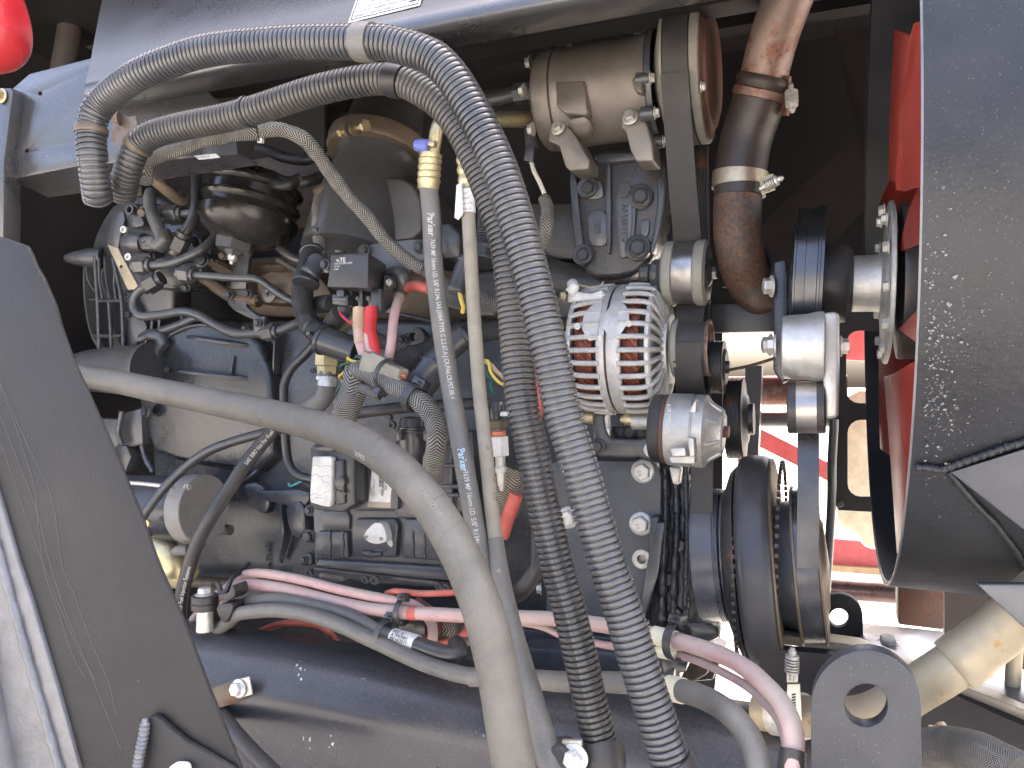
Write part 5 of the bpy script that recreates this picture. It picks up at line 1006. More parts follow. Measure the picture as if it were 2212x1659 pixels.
boltp(ab_, *q(2, 2, 960, 600), 1.128, 17, m_darkbolt); boltp(ab_, *q(2, 2, 697, 715), 1.088, 17, m_darkbolt); boltp(ab_, *q(2, 2, 1130, 740), 1.088, 17, m_white_bolt)

# ================================================================ silver tensioner cap
ts = emp('belt_tensioner', 'silver cast belt tensioner drum with a cone end and black rubber ring', 'tensioner', 1490, 1010, 1.04)
Yt = 1.04
def tc2(prof, seg=72): mb = MB(); return cyl(mb, 1400, 924, 1560, 934, Yt, prof, seg)
part('rubber_ring', tc2([(1400, 50), (1396, 68), (1400, 73), (1412, 75), (1420, 74), (1421, 60)]), m_black, ts)
part('rust_ring', tc2([(1420, 72), (1421, 75), (1430, 76), (1431, 70)]), m_clutch, ts)
part('drum', tc2([(1430, 70), (1431, 76), (1434, 78), (1486, 79), (1487, 76), (1490, 76), (1492, 79), (1514, 78), (1518, 74), (1530, 62), (1548, 50), (1556, 48), (1558, 44), (1552, 40), (1552, 0)]), m_alu, ts)
for i in range(8):
    th = 2*math.pi*i/8+.35; A = P(1400, 924, Yt); AXt = (P(1560, 934, Yt)-A); k2 = K(1480, Yt); u_ = AXt.normalized(); n_ = u_.cross(ZA).normalized(); b2 = u_.cross(n_); dr = n_*math.cos(th)+b2*math.sin(th)
    fx = lambda u, r: A+u_*((P(u, 924, Yt-r*k2).x-A.x)/u_.x)+dr*(r+2.5)*k2; f0 = fx(1506, 77); f1 = fx(1554, 50); sd_ = u_.cross(dr).normalized()*.0025
    mb = MB(); prism(mb, [f0+sd_, f1+sd_, f1-sd_, f0-sd_], [f0+sd_-dr*.02, f1+sd_-dr*.01, f1-sd_-dr*.01, f0-sd_-dr*.02]); part('rib', mb, m_alu, ts, bevel=.001)
mb = MB(); cyl(mb, 1545, 933, 1575, 936, Yt, [(1548, 44), (1556, 46), (1560, 40), (1561, 14)], 12); part('end_ring', mb, m_alu, ts, angle=20)
mb = MB(); cyl(mb, 1550, 932, 1570, 933, Yt, [(1552, 15), (1572, 14), (1574, 11), (1574, 0)], 6); part('hex_end', mb, m_pinkpipe, ts, angle=20)
for pts, Y in (([(1435, 430), (1490, 330), (1490, 440), (1435, 440)], Yt-.082), ([(1280, 730), (1400, 725), (1410, 790), (1300, 800)], Yt-.078), ([(1270, 800), (1480, 790), (1480, 855), (1290, 850)], Yt-.066), ([(1420, 640), (1475, 650), (1480, 790), (1440, 800)], Yt-.084)):
    mb = MB(); slab(mb, PQ(2, 2, pts), Y, .02); part('cast_tab', mb, m_alu, ts, bevel=.0015)
mb = MB(); slab(mb, PQ(2, 2, [(1270, 880), (1370, 885), (1350, 1030), (1300, 1020)]), 1.08, .02); part('lower_tab', mb, m_alu, ts, bevel=.003)
text_flat('504 065 877', P(*q(2, 2, 1290, 590), Yt-.088), ZA, -XA, .0066, m_alu, ts, extr=.0006)

# ================================================================ ribbed pulleys behind, crank damper etc.
def pulley(name, label, u0, v0, u1, v1, Y, prof, m, seg=72, cat='pulley', par=None):
    t = par or emp(name, label, cat, (u0+u1)/2, v0+max(r for _, r in prof), Y); mb = MB(); cyl(mb, u0, v0, u1, v1, Y, prof, seg); part('pulley_body', mb, m, t); return t
def grooves(u0, u1, r, n, dr=3):
    out = []
    for i in range(n): a = u0+(u1-u0)*i/n; w_ = (u1-u0)/n; out += [(a, r), (a+w_*.3, r), (a+w_*.5, r-dr), (a+w_*.7, r-dr), (a+w_*.9, r)]
    return out
pulley('guide_pulley', 'small black grooved pulley right of the alternator pulley', 1526, 793, 1573, 793, 1.12, [(1528, 40)]+grooves(1530, 1556, 57, 5)+[(1558, 58), (1560, 40), (1566, 36), (1566, 14), (1575, 13), (1576, 0)], m_pulleydark)
pulley('water_pump_pulley', 'dark ribbed water pump pulley seen behind the silver tensioner', 1570, 905, 1625, 905, 1.20, [(1560, 60)]+grooves(1562, 1596, 86, 6)+[(1600, 88), (1604, 60), (1612, 50), (1616, 34), (1626, 34), (1628, 0)], m_pulleydark)
dm = emp('crank_damper', 'large dark rounded crankshaft damper wheel with a drilled brown rim', 'pulley', 1640, 1441, 1.10)
mb = MB(); cyl(mb, 1590, 1213, 1680, 1213, 1.10, [(1592, 120), (1590, 205), (1594, 219), (1602, 226), (1612, 228), (1650, 228), (1662, 225), (1668, 220), (1668, 120)], 128); part('damper_ring', mb, mat('slate_damper_paint', (.042, .046, .058), .34, dust=.45, dcol=(.11, .095, .08), sc_=7, bump=.1, updust=.2), dm)
mb = MB(); cyl(mb, 1590, 1213, 1680, 1213, 1.10, [(1667, 206), (1668, 218), (1672, 221), (1676, 219), (1677, 206)], 128); tag(part('timing_rim', mb, m_bandbrown, dm), 'brown rusted toothed rim')
A = P(1590, 1213, 1.10); kd = K(1640, 1.10)
for i in range(72):
    th = 2*math.pi*i/72
    for uu, rr in ((1584, 203), (1677, 213)):
        p = P(uu, 1213, 1.10); p.x = P(uu, 1213, 1.10-rr*kd).x; p += Vector((0, math.cos(th), math.sin(th)))*rr*kd
        if p.y < 1.25:
            mb = MB(); box(mb, p, .0022, .0026, .0024, Matrix.Rotation(th, 3, 'X')); part('rim_tooth', mb, m_rust, dm)
mb = MB(); cyl(mb, 1590, 1213, 1680, 1213, 1.10, [(1560, 150), (1574, 195), (1584, 204), (1587, 206), (1588, 150)], 96); part('tooth_disc', mb, m_pulleydark, dm)
mb = MB(); cyl(mb, 1494, 1198, 1580, 1198, 1.10, [(1488, 120), (1492, 140), (1498, 142), (1534, 140)]+grooves(1538, 1552, 140, 3)+[(1553, 130), (1556, 138), (1566, 142), (1580, 138), (1584, 128), (1586, 100)], 96); part('belt_pulley', mb, m_navyp, dm)
mb = MB(); cyl(mb, 1664, 1220, 1714, 1220, 1.08, [(1664, 128), (1690, 134), (1714, 138), (1716, 100)], 72); part('hub_cone', mb, m_navyp, dm)
fpull = emp('fan_drive_pulley', 'lower edge on drive pulley with polished belt and brown rims', 'pulley', 1746, 1390, 1.06)
mb = MB(); cyl(mb, 1714, 1220, 1779, 1220, 1.06, [(1714, 100), (1714, 166), (1716, 170), (1721, 170), (1722, 166)], 96); part('rim', mb, m_bandbrown, fpull)
mb = MB(); cyl(mb, 1714, 1220, 1779, 1220, 1.06, [(1721, 150), (1722, 166), (1770, 166), (1771, 150)], 96); part('belt_wrap', mb, m_pulley2 if 'm_pulley2' in globals() else m_navyp, fpull)
mb = MB(); cyl(mb, 1714, 1220, 1779, 1220, 1.06, [(1771, 166), (1772, 171), (1777, 171), (1779, 166), (1779, 100), (1786, 90), (1792, 0)], 96); part('rim', mb, m_bandbrown, fpull)
fb2 = emp('fan_belt', 'shiny upright fan belt between the lower idler and the lower pulley', 'belt', 1745, 1100, .99)
strap([(1746, 905, .99), (1746, 960, .975), (1746, 1060, .966), (1745, 1150, .962), (1745, 1228, .962)], 44, .006, m_pulley2 if 'm_pulley2' in globals() else m_navyp, fb2)
# lower idler
li = emp('lower_idler', 'small heat blued steel idler roller above the fan belt', 'pulley', 1741, 937, .95)
mb = MB(); cyl(mb, 1700, 880, 1785, 880, .95, [(1699, 40), (1699, 54), (1701, 57), (1718, 57), (1720, 55)], 64); part('flange', mb, m_pulleydark, li)
mb = MB(); cyl(mb, 1700, 880, 1785, 880, .95, [(1718, 54), (1719, 56), (1764, 56), (1765, 54)], 64); part('roller', mb, m_pulley, li)
mb = MB(); cyl(mb, 1700, 880, 1785, 880, .95, [(1763, 55), (1765, 57), (1780, 57), (1784, 52), (1784, 30), (1790, 0)], 64); part('flange', mb, m_pulleydark, li)
# silver tensioner 2
t2 = emp('fan_belt_tensioner', 'pale cast alloy fan belt tensioner with a flat arm going down to the idler', 'tensioner', 1750, 822, 1.02)
mb = MB(); cyl(mb, 1690, 750, 1780, 749, .95, [(1686, 30), (1688, 66), (1690, 68), (1702, 69), (1740, 71), (1752, 73), (1760, 75), (1780, 76), (1781, 70)], 80); part('drum', mb, m_alu, t2)
mb = MB(); f = uvY([(1777, 676, .93), (1800, 673, .93), (1813, 676, .93), (1814, 780, .93), (1812, 902, .93), (1780, 905, .93), (1778, 830, .93)]); prism(mb, f, [p+YA*.05 for p in f]); part('arm', mb, m_alu, t2, bevel=.004, seg=3)
for v in (668, 748): pass
bolt(t2, P(1687, 748, .95)+Vector((-.004, -.02, 0)), -XA, .013, m_zinc, kind='hex'); bolt(t2, P(1815, 748, .955), XA, .012, m_zinc)
# bracket arm + steel bar
ar = emp('support_arm', 'flat black steel arm joining the idler bracket to the fan support', 'bracket', 1600, 715, 1.16)
mb = MB(); slab(mb, [(1536, 657), (1672, 653), (1672, 716), (1536, 718)], 1.15, .02); part('arm', mb, mat('blue_black_flat_bar', (.03, .036, .045), .32, dust=.5, dcol=(.12, .11, .1), sc_=14, streak=.3, bump=.1, updust=.3), ar, bevel=.0015)
mb = MB(); slab(mb, [(1672, 566), (1696, 560), (1702, 600), (1704, 820), (1690, 830), (1670, 800)], 1.03, .03); part('upright', mb, m_frame, ar, bevel=.003)
mb = MB(); slab(mb, [(1680, 590), (1710, 585), (1712, 660), (1690, 668)], 1.04, .03, rnd=1); part('bearing_boss', mb, m_block, ar, bevel=.004)
bolt(ar, P(1668, 618, 1.03), Vector((-1, -.3, 0)), .014, m_zinc); bolt(ar, P(1666, 745, 1.03), Vector((-1, -.3, 0)), .014, m_zinc)
mb = MB(); tube(mb, uvY([(1570, 800, 1.1), (1620, 790, 1.08), (1680, 772, 1.06)]), .0022, 8); tag(finish('thin_rod', mb, m_rust), 'thin brown rod crossing under the flat black arm', 'rod')
mb = MB(); tube(mb, uvY([(1655, 545, 1.15), (1668, 560, 1.12), (1672, 600, 1.1), (1668, 640, 1.1)]), .007, 12, wob=.1); tag(finish('sensor_lead', mb, m_black), 'black sensor lead left of the fan pulley', 'cable')

# ================================================================ right hand big pipes
hp = emp('turbo_pipe', 'heat stained pipe, brown black rubber boot and rusty elbow held by band clamps', 'pipe', 1600, 650, 1.0)
pa = Path(uvY([(1735, -90, .98), (1700, 0, 1.0), (1672, 80, 1.02), (1650, 165, 1.04), (1640, 220, 1.05)]))
mb = MB(); tube(mb, pa, .030, 40, step=.01); part('upper_pipe', mb, m_pinkpipe, hp)
pb = Path(uvY([(1655, 165, 1.04), (1635, 230, 1.05), (1612, 300, 1.06), (1600, 370, 1.06), (1597, 425, 1.06)]))
mb = MB(); n = 30; sweep(mb, pb, [(pb.L*i/n, .0335 if i > 4 else .0335+.003*(i in (1, 2))) for i in range(n+1)], 40); tag(part('rubber_boot', mb, m_boot, hp), 'brown black speckled rubber boot')
mb = MB(); sweep(mb, pb, [(pb.L*.10, .034), (pb.L*.11, .036), (pb.L*.17, .0362), (pb.L*.18, .034)], 48); part('band_clamp', mb, m_pinkpipe, hp)
mb = MB(); sweep(mb, pb, [(pb.L*.80, .034), (pb.L*.80, .0362), (pb.L*.92, .0362), (pb.L*.92, .034)], 48); tag(part('band_clamp', mb, m_band, hp), 'shiny tan band clamp')
pc = Path(uvY([(1596, 395, 1.06), (1593, 450, 1.06), (1594, 510, 1.06), (1604, 570, 1.08), (1632, 625, 1.14), (1680, 655, 1.22), (1740, 665, 1.32)]))
mb = MB(); tube(mb, pc, .031, 44, step=.008); tag(part('lower_elbow', mb, m_rust, hp), 'rust blistered iron elbow')
tclamp(hp, 1710, 215, 1.02, Vector((0.05, -.2, -1)), 1.0); tclamp(hp, 1668, 395, 1.02, Vector((1.0, -.3, .35)), .85)
mb = MB(); plate3(mb, [(1640, 385, 1.03), (1668, 375, 1.02), (1672, 410, 1.02), (1645, 420, 1.03)], .003); part('clamp_loop', mb, m_band, hp)
mb = MB(); plate3(mb, [(1680, 160, 1.04), (1705, 165, 1.02), (1700, 250, 1.03), (1688, 250, 1.04)], .003); part('clamp_loop', mb, m_pinkpipe, hp)

# ================================================================ starter motor
sm = emp('starter_motor', 'black starter motor with a dull alloy end cap and two bolts', 'starter', 400, 1170, 1.1)
sA = (285, 1095); sB = (445, 1100)
def sc2(prof, seg=72): mb = MB(); return cyl(mb, *sA, *sB, 1.12, prof, seg)
part('body', sc2([(190, 60), (190, 69), (352, 71), (353, 60)]), m_frame, sm)
part('end_cap', sc2([(352, 66), (353, 72), (356, 73), (384, 73), (387, 71), (390, 66), (439, 0)]), mat('starter_cap_grey', (.30, .29, .275), .55, metal=.2, dust=.5, dcol=(.24, .21, .17), sc_=7, bump=.4, bsc=400, updust=.2), sm)
def onX(u, v, X):
    tx = (u-1106)/F; return P(u, v, X*(CS+SN*tx)/(-SN+CS*tx))
Xf = P(439, 1100, 1.12).x
for u, v in ((404, 1052), (478, 1143)): bolt(sm, onX(u, v, Xf-.002), XA, .0085, m_zinc)
for u, v in ((400, 1052), (474, 1143)):
    mb = MB(); lathe(mb, onX(u, v, Xf-.03), XA, [(0, .011), (.028, .010)], 20); part('cap_ear', mb, m_aludull, sm)
mb = MB(); tube(mb, [P(*q(0, 2, x, y), 1.04) for x, y in ((1000, 1005), (1200, 1020), (1400, 1045))], .004, 10); part('seam_rod', mb, m_zinc, sm)
boltp(sm, *q(0, 2, 1205, 1335), 1.043, 9, m_gold, kind='torx', name='cross_screw')
mb = MB(); tube(mb, [P(*q(0, 2, x, y), 1.1) for x, y in ((1260, 1520), (1350, 1560), (1400, 1659), (1390, 1760))], .022, 18, wob=.04); part('solenoid_neck', mb, m_gold, sm)
mb = MB(); slab(mb, PQ(0, 2, [(1370, 1560), (1420, 1520), (1500, 1525), (1500, 1600), (1380, 1600)]), 1.06, .02); part('terminal_shield', mb, m_block2, sm, bevel=.002)
mb = MB(); slab(mb, PQ(0, 3, [(1220, 0), (1500, 0), (1500, 120), (1440, 220), (1370, 215), (1300, 100)]), 1.12, .04); part('lower_casting', mb, m_gold, sm, bevel=.008)

# ================================================================ control unit
ec = emp('control_unit', 'black cast engine control unit with finned base, labels and white vent cap', 'control unit', 850, 1260, 1.10)
Ye = 1.10
mb = MB(); slab(mb, PQ(1, 2, [(455, 1190), (500, 1140), (1500, 1140), (1590, 1180), (1590, 1700), (470, 1650)]), Ye, .05); part('base', mb, m_ecu, ec, bevel=.004, seg=3)
mb = MB(); slab(mb, PQ(1, 2, [(760, 740), (1560, 600), (1590, 620), (1590, 1300), (1150, 1300), (1120, 1240), (790, 1240), (760, 1180)]), Ye-.012, .06); part('housing', mb, m_ecu, ec, bevel=.005, seg=3)
mb = MB(); slab(mb, PQ(1, 2, [(830, 800), (1150, 800), (1150, 1230), (790, 1230)]), Ye-.022, .03); part('label_block', mb, m_ecu, ec, bevel=.004)
mb = MB(); slab(mb, PQ(1, 2, [(530, 1240), (730, 1230), (760, 1290), (755, 1390), (540, 1385)]), Ye-.006, .03); part('raised_panel', mb, m_ecu, ec, bevel=.003)
mb = MB(); slab(mb, PQ(1, 2, [(800, 1300), (1120, 1300), (1150, 1360), (1130, 1620), (780, 1600), (775, 1400)]), Ye-.012, .03); part('raised_panel', mb, m_ecu, ec, bevel=.004)
mb = MB(); slab(mb, PQ(1, 2, [(1190, 1300), (1400, 1310), (1480, 1450), (1490, 1640), (1180, 1620)]), Ye-.010, .03); part('raised_panel', mb, m_ecu, ec, bevel=.004)
mb = MB(); slab(mb, PQ(1, 2, [(500, 1400), (740, 1405), (750, 1620), (480, 1600)]), Ye-.010, .03); part('raised_panel', mb, m_ecu, ec, bevel=.004)
for x in (600, 705, 1270, 1365): bead(ec, PQ(1, 2, [(x, 1400), (x-4, 1450), (x+3, 1500), (x-3, 1560), (x+2, 1610)]), .0022, m_ecu, Y=Ye-.011)
for i in range(30):
    x = 490+i*36; bead(ec, PQ(1, 2, [(x, 1622+i*2.2), (x+2, 1665+i*2.2)]), .0022, m_ecu, Y=Ye-.004, name='fin')
mb = MB(); slab(mb, PQ(1, 3, [(500, -30), (1480, 30), (1560, 60), (1560, 140), (1380, 130), (480, 30)]), Ye-.008, .04); part('lower_edge', mb, m_ecu, ec, bevel=.003)
mb = MB(); slab(mb, PQ(1, 3, [(470, 30), (1380, 130), (1560, 150), (1560, 200), (900, 160), (460, 60)]), Ye+.01, .03); part('lower_edge', mb, m_ecu, ec, bevel=.003)
for x, y, r in ((893, 128, 9), (975, 132, 11), (1490, 185, 9), (1550, 190, 9), (440, 75, 10)): boltp(ec, *q(1, 3, x, y), Ye-.006, r, m_darkbolt, kind='torx')
for x, y in ((430, 1230), (432, 1440), (390, 1630)): 
    mb = MB(); slab(mb, rnd_poly(PQ(1, 2, [(x-45, y-40), (x+60, y-50), (x+60, y+60), (x-40, y+50)]), 1), Ye+.004, .03); part('mount_ear', mb, m_ecu, ec, bevel=.003); boltp(ec, *q(1, 2, x, y), Ye+.002, 10 if y != 1440 else 15, m_darkbolt)
mb = MB(); slab(mb, PQ(1, 3, [(510, 65), (700, 75), (710, 160), (500, 140)]), Ye+.012, .02, rnd=1); part('tab', mb, m_ecu, ec, bevel=.002)
# labels
def lab(pts, Y, name='label_sticker', par=ec, m=m_label): mb = MB(); slab(mb, PQ(1, 2, pts), Y, .0008); return part(name, mb, m, par)
yl = Ye-.0228
lab([(808, 882), (898, 884), (880, 1100), (790, 1098)], yl, m=m_alu if 0 else m_aludull); lab([(812, 920), (880, 925), (862, 1048), (796, 1042)], yl-.0008)
lab([(935, 890), (1115, 900), (1090, 1215), (905, 1205)], yl, m=m_aludull); lab([(940, 880), (1112, 900), (1085, 1168), (915, 1160)], yl-.0008)
dn_ = P(*q(1, 2, 1000, 1150), yl)-P(*q(1, 2, 1025, 900), yl); ac_ = P(*q(1, 2, 1025, 900), yl)-P(*q(1, 2, 940, 895), yl)
for s_, x, y, z_ in (('0281020 525', 1085, 925, .0056), ('0R045S068', 1057, 990, .0056), ('A192', 1036, 1065, .0036), ('Made in China', 975, 1015, .0038), ('9838 0865', 953, 1040, .0036), ('17-08-28 18302', 928, 900, .0042), ('CM2', 955, 905, .0036)):
    text_flat(s_, P(*q(1, 2, x-12, y), yl-.0018), dn_, -ac_, z_, m_ink, ec)
rs = random.Random(8); y0 = 945
while y0 < 1040:
    w_ = rs.choice((1.5, 3, 4.5)); mb = MB(); slab(mb, PQ(1, 2, [(995, y0), (1030, y0+1), (1030, y0+1+w_), (995, y0+w_)]), yl-.0014, .0004); part('barcode_line', mb, m_ink, ec); y0 += w_+rs.choice((2, 3, 4))
text_flat('SW2', P(*q(1, 2, 850, 950), yl-.0018), dn_, -ac_, .004, m_ink, ec); text_flat('1083', P(*q(1, 2, 825, 980), yl-.0018), dn_, -ac_, .004, m_ink, ec)
# white vent cap
mb = MB(); slab(mb, rnd_poly(PQ(1, 2, [(870, 1440), (890, 1400), (950, 1335), (1010, 1330), (1040, 1380), (1058, 1460), (1050, 1490), (980, 1508), (920, 1495), (875, 1460)]), 1), Ye-.030, .02); tag(part('vent_cap', mb, m_white, ec, bevel=.002, seg=3), 'white rounded vent cap')
for x, y in ((893, 1447), (1015, 1462)): boltp(ec, *q(1, 2, x, y), Ye-.0305, 4, m_tan, kind='torx')
mb = MB(); slab(mb, PQ(1, 2, [(1030, 1350), (1080, 1400), (1110, 1510), (1095, 1535), (1060, 1500), (1060, 1440)]), Ye-.0128, .002, rnd=1); part('paste_smear', mb, m_white, ec)
bead(ec, PQ(1, 2, [(880, 1535), (930, 1545), (980, 1530), (1060, 1555)]), .002, m_ecu, Y=Ye-.012); bead(ec, PQ(1, 2, [(870, 1575), (950, 1590), (1020, 1585)]), .005, m_ecu, Y=Ye-.013, wob=.2)
# connectors
c1 = emp('control_unit_connector', 'black control unit plug with a cracked white cover plate', 'connector', 720, 1110, 1.04)
mb = MB(); slab(mb, PQ(1, 2, [(440, 720), (640, 730), (800, 700), (800, 1180), (700, 1250), (480, 1230), (430, 1180)]), 1.04, .06); part('plug_body', mb, m_plastic, c1, bevel=.003)
mb = MB(); slab(mb, PQ(1, 2, [(455, 795), (600, 793), (615, 815), (610, 1150), (590, 1208), (540, 1200), (440, 1170), (432, 1120)]), 1.028, .014); tag(part('cover_plate', mb, m_white, c1, bevel=.003, seg=3), 'cracked white cover plate')
for pts in ([(450, 870), (490, 865), (520, 880), (560, 868), (610, 875)], [(445, 960), (480, 940), (520, 960), (570, 950), (610, 965)], [(530, 960), (545, 1000), (590, 1010)], [(440, 1110), (480, 1095), (520, 1110), (560, 1085), (600, 1070)], [(450, 1150), (490, 1130), (540, 1135)]):
    mb = MB(); tube(mb, [P(*q(1, 2, x, y), 1.0283) for x, y in pts], .0005, 5, step=.003); part('crack_line', mb, m_achose, c1)
mb = MB(); slab(mb, PQ(1, 2, [(455, 690), (650, 700), (640, 765), (450, 750)]), 1.025, .05, rnd=1); part('strap_loop', mb, m_plastic, c1, bevel=.003)
mb = MB(); slab(mb, PQ(1, 2, [(625, 830), (710, 820), (720, 1180), (640, 1190)]), 1.034, .02); part('lever', mb, m_plastic, c1, bevel=.003)
mb = MB(); lathe(mb, P(*q(1, 2, 685, 1000), 1.034), NY, [(0, .010), (.003, .010), (.004, .006), (.004, 0)], 8); part('gear_pivot', mb, m_plastic, c1, angle=20)
for i in range(6): boltp(c1, *q(1, 2, 645+i*16, 1070+i*4+(i % 2)*6), 1.033, 3, m_plastic, kind='torx', name='gear_tooth')
c2 = emp('round_connector', 'black round bayonet connector joining the braided loom to the control unit', 'connector', 890, 990, 1.0)
kk = K(890, 1.02); A = P(*q(1, 2, 1262, 780), 1.03); B = P(*q(1, 2, 1262, 560), 1.03)
mb = MB(); lathe(mb, A, B-A, [(-60*kk, 20*kk), (-30*kk, 22*kk), (0, 27*kk), (10*kk, 31*kk), (48*kk, 31*kk), (50*kk, 33*kk), (54*kk, 33*kk), (55*kk, 31*kk), (60*kk, 31*kk), (62*kk, 28*kk), (80*kk, 25*kk), (84*kk, 0)], 48); part('shell', mb, m_plastic, c2)
for x in (1140, 1355): mb = MB(); slab(mb, PQ(1, 2, [(x, 580), (x+38, 575), (x+38, 665), (x, 670)]), 1.0, .02); part('latch', mb, m_plastic, c2, bevel=.0015)
boltp(c2, *q(1, 2, 1110, 540), 1.06, 10, m_darkbolt, kind='torx'); boltp(c2, *q(1, 2, 1090, 480), 1.08, 8, m_darkbolt)
# right side finned cover behind hoses
mb = MB(); slab(mb, PQ(1, 2, [(1500, 600), (1750, 590), (1800, 1200), (1540, 1300)]), 1.1, .05); part('side_cover', mb, m_ecu, ec, bevel=.004)
for y in (700, 850, 1020, 1090): mb = MB(); slab(mb, PQ(1, 2, [(1500, y), (1640, y), (1640, y+35), (1500, y+35)]), 1.085, .03); part('side_rib', mb, m_ecu, ec, bevel=.003)
# ================================================================ hoses, looms, cables
def D(u, v, t):            # point at camera depth t
    tx = (u-1106)/F; tz = (829.5-v)/F; return Vector(((-SN+CS*tx)*t, (CS+SN*tx)*t, H+tz*t))
def conduit(name, label, pts, r, pitch, m, end=None, parts_=True):
    pa = Path([P(*p) for p in pts]); t = thing(name, label, 'corrugated hose', pa.p[0]); mb = MB(); st = []; n = int(pa.L/pitch); rs = random.Random(n)
    for i in range(n):
        x = i*pitch; k = r*(1+rs.uniform(-.006, .006))
        st += [(x, r*.81), (x+pitch*.22, r*.81), (x+pitch*.25, k*.975), (x+pitch*.33, k), (x+pitch*.86, k), (x+pitch*.95, k*.975)]
    st.append((n*pitch, r*.81)); sweep(mb, pa, st, 30); part('corrugated_wall', mb, m, t, angle=50)
    return t, pa
def seam(t, pa, r, pitch, ang, m):
    """moulded split line along the conduit: little ticks on every rib"""
    n = int(pa.L/pitch); mb = MB()
    for i in range(n):
        x = i*pitch+pitch*.30
        for dx in (0,):
            p, tt, nn, bb = pa.at(x+pitch*.27); c_ = CAM-p; c_ = (c_-tt*c_.dot(tt)).normalized(); b = tt.cross(c_); d = c_*math.cos(ang)+b*math.sin(ang); s_ = tt.cross(d)
            q_ = p+d*r*1.0; hx = tt*pitch*.27; hy = s_*.0007; mb.add([q_-hx-hy, q_+hx-hy, q_+hx+hy, q_-hx+hy, q_-hx-hy+d*.0006, q_+hx-hy+d*.0006, q_+hx+hy+d*.0006, q_-hx+hy+d*.0006], [(4, 5, 6, 7), (0, 1, 5, 4), (2, 3, 7, 6), (1, 2, 6, 5), (3, 0, 4, 7)])
    o = part('seam_ticks', mb, m, t, flat=True); tag(o, None, None, None, 'stuff')
def clampring(t, pa, s_, w_, r, m, name='clamp_band', tilt=0):
    mb = MB(); sweep(mb, pa, [(s_-w_/2, r*.98), (s_-w_/2, r*1.06), (s_-w_*.35, r*1.09), (s_+w_*.35, r*1.09), (s_+w_/2, r*1.06), (s_+w_/2, r*.98)], 40); return part(name, mb, m, t)
Y1 = .70
h1 = [(212, 432, .73), (208, 405, .72), (200, 340, .71), (197, 285, .71), (205, 246, .71), (230, 212, .71), (293, 165, .70), (373, 131, .70), (453, 108, .70), (553, 97, .70), (660, 91, .70), (782, 91, .70), (846, 95, .70), (926, 120, .70), (972, 160, .70), (1016, 230, .70), (1060, 318, .70), (1092, 400, .70), (1128, 520, .70), (1163, 654, .70), (1194, 787, .70), (1213, 881, .70), (1245, 988, .70), (1275, 1094, .70), (1311, 1217, .70), (1347, 1323, .70), (1379, 1430, .70), (1413, 1537, .70), (1447, 1643, .70), (1480, 1750, .70)]
t1, p1 = conduit('corrugated_hose', 'outer corrugated hose arching over the top and down the front of the alternator', h1, .0182, .0062, m_conduit)
seam(t1, p1, .0182, .0062, .15, m_conduit); seam(t1, p1, .0182, .0062, -1.0, m_conduit2)
clampring(t1, p1, p1.near(P(197, 283, .71)), .010, .0182, m_bandbrown, 'clamp_band'); clampring(t1, p1, p1.near(P(787, 91, .70)), .020, .0186, m_achose, 'rubber_clamp')
h2 = [(264, 425, .77), (268, 400, .76), (280, 355, .75), (298, 315, .75), (333, 290, .75), (400, 272, .75), (480, 256, .75), (553, 237, .75), (660, 202, .75), (740, 182, .75), (820, 171, .75), (870, 177, .75), (900, 190, .75), (948, 222, .75), (984, 262, .75), (1012, 310, .75), (1041, 375, .75), (1068, 450, .75), (1093, 530, .75), (1108, 654, .75), (1119, 787, .745), (1130, 881, .74), (1153, 988, .74), (1174, 1094, .74), (1202, 1217, .74), (1231, 1323, .74), (1256, 1430, .74), (1279, 1537, .74), (1300, 1620, .74)]
t2_, p2 = conduit('corrugated_hose', 'inner corrugated hose ending in a black rubber boot at the bottom', h2, .0172, .0060, m_conduit2)
seam(t2_, p2, .0172, .0060, .2, m_conduit)
clampring(t2_, p2, p2.near(P(298, 315, .75)), .010, .0174, m_bandbrown, 'clamp_band'); clampring(t2_, p2, p2.near(P(855, 174, .75)), .020, .0176, m_black, 'rubber_clamp')
for sx in (p2.near(P(533, 243, .75)), p2.near(P(273, 385, .76))): clampring(t2_, p2, sx, .004, .0174, m_plastic, 'zip_tie')
s_ = p2.L; mb = MB(); pz = Path(uvY([(1298, 1612, .74), (1303, 1640, .735), (1312, 1720, .73)])); sweep(mb, pz, [(0, .0188), (0, .0225), (.003, .0228), (.016, .0222), (.022, .0205), (pz.L, .020)], 40); part('end_boot', mb, m_black, t2_)
mb = MB(); pz = Path(uvY([(1443, 1650, .70), (1470, 1700, .70), (1490, 1760, .70)])); sweep(mb, pz, [(0, .0195), (.0005, .0235), (.004, .024), (pz.L, .024)], 40); part('end_boot', mb, m_black, t1)
# hose clamp bolt on bracket, top left
hb = emp('hose_clamp_bracket', 'small dusty clamp bolt and bracket between the two corrugated hoses at left', 'clamp', 262, 260, .80)
mb = MB(); plate3(mb, [(245, 255, .80), (292, 250, .80), (300, 300, .78), (270, 340, .78), (238, 300, .80)], .006); part('bracket_plate', mb, m_grime, hb, bevel=.001); boltp(hb, 258, 256, .795, 15, m_bandbrown, d=Vector((-1, -.5, 0)))
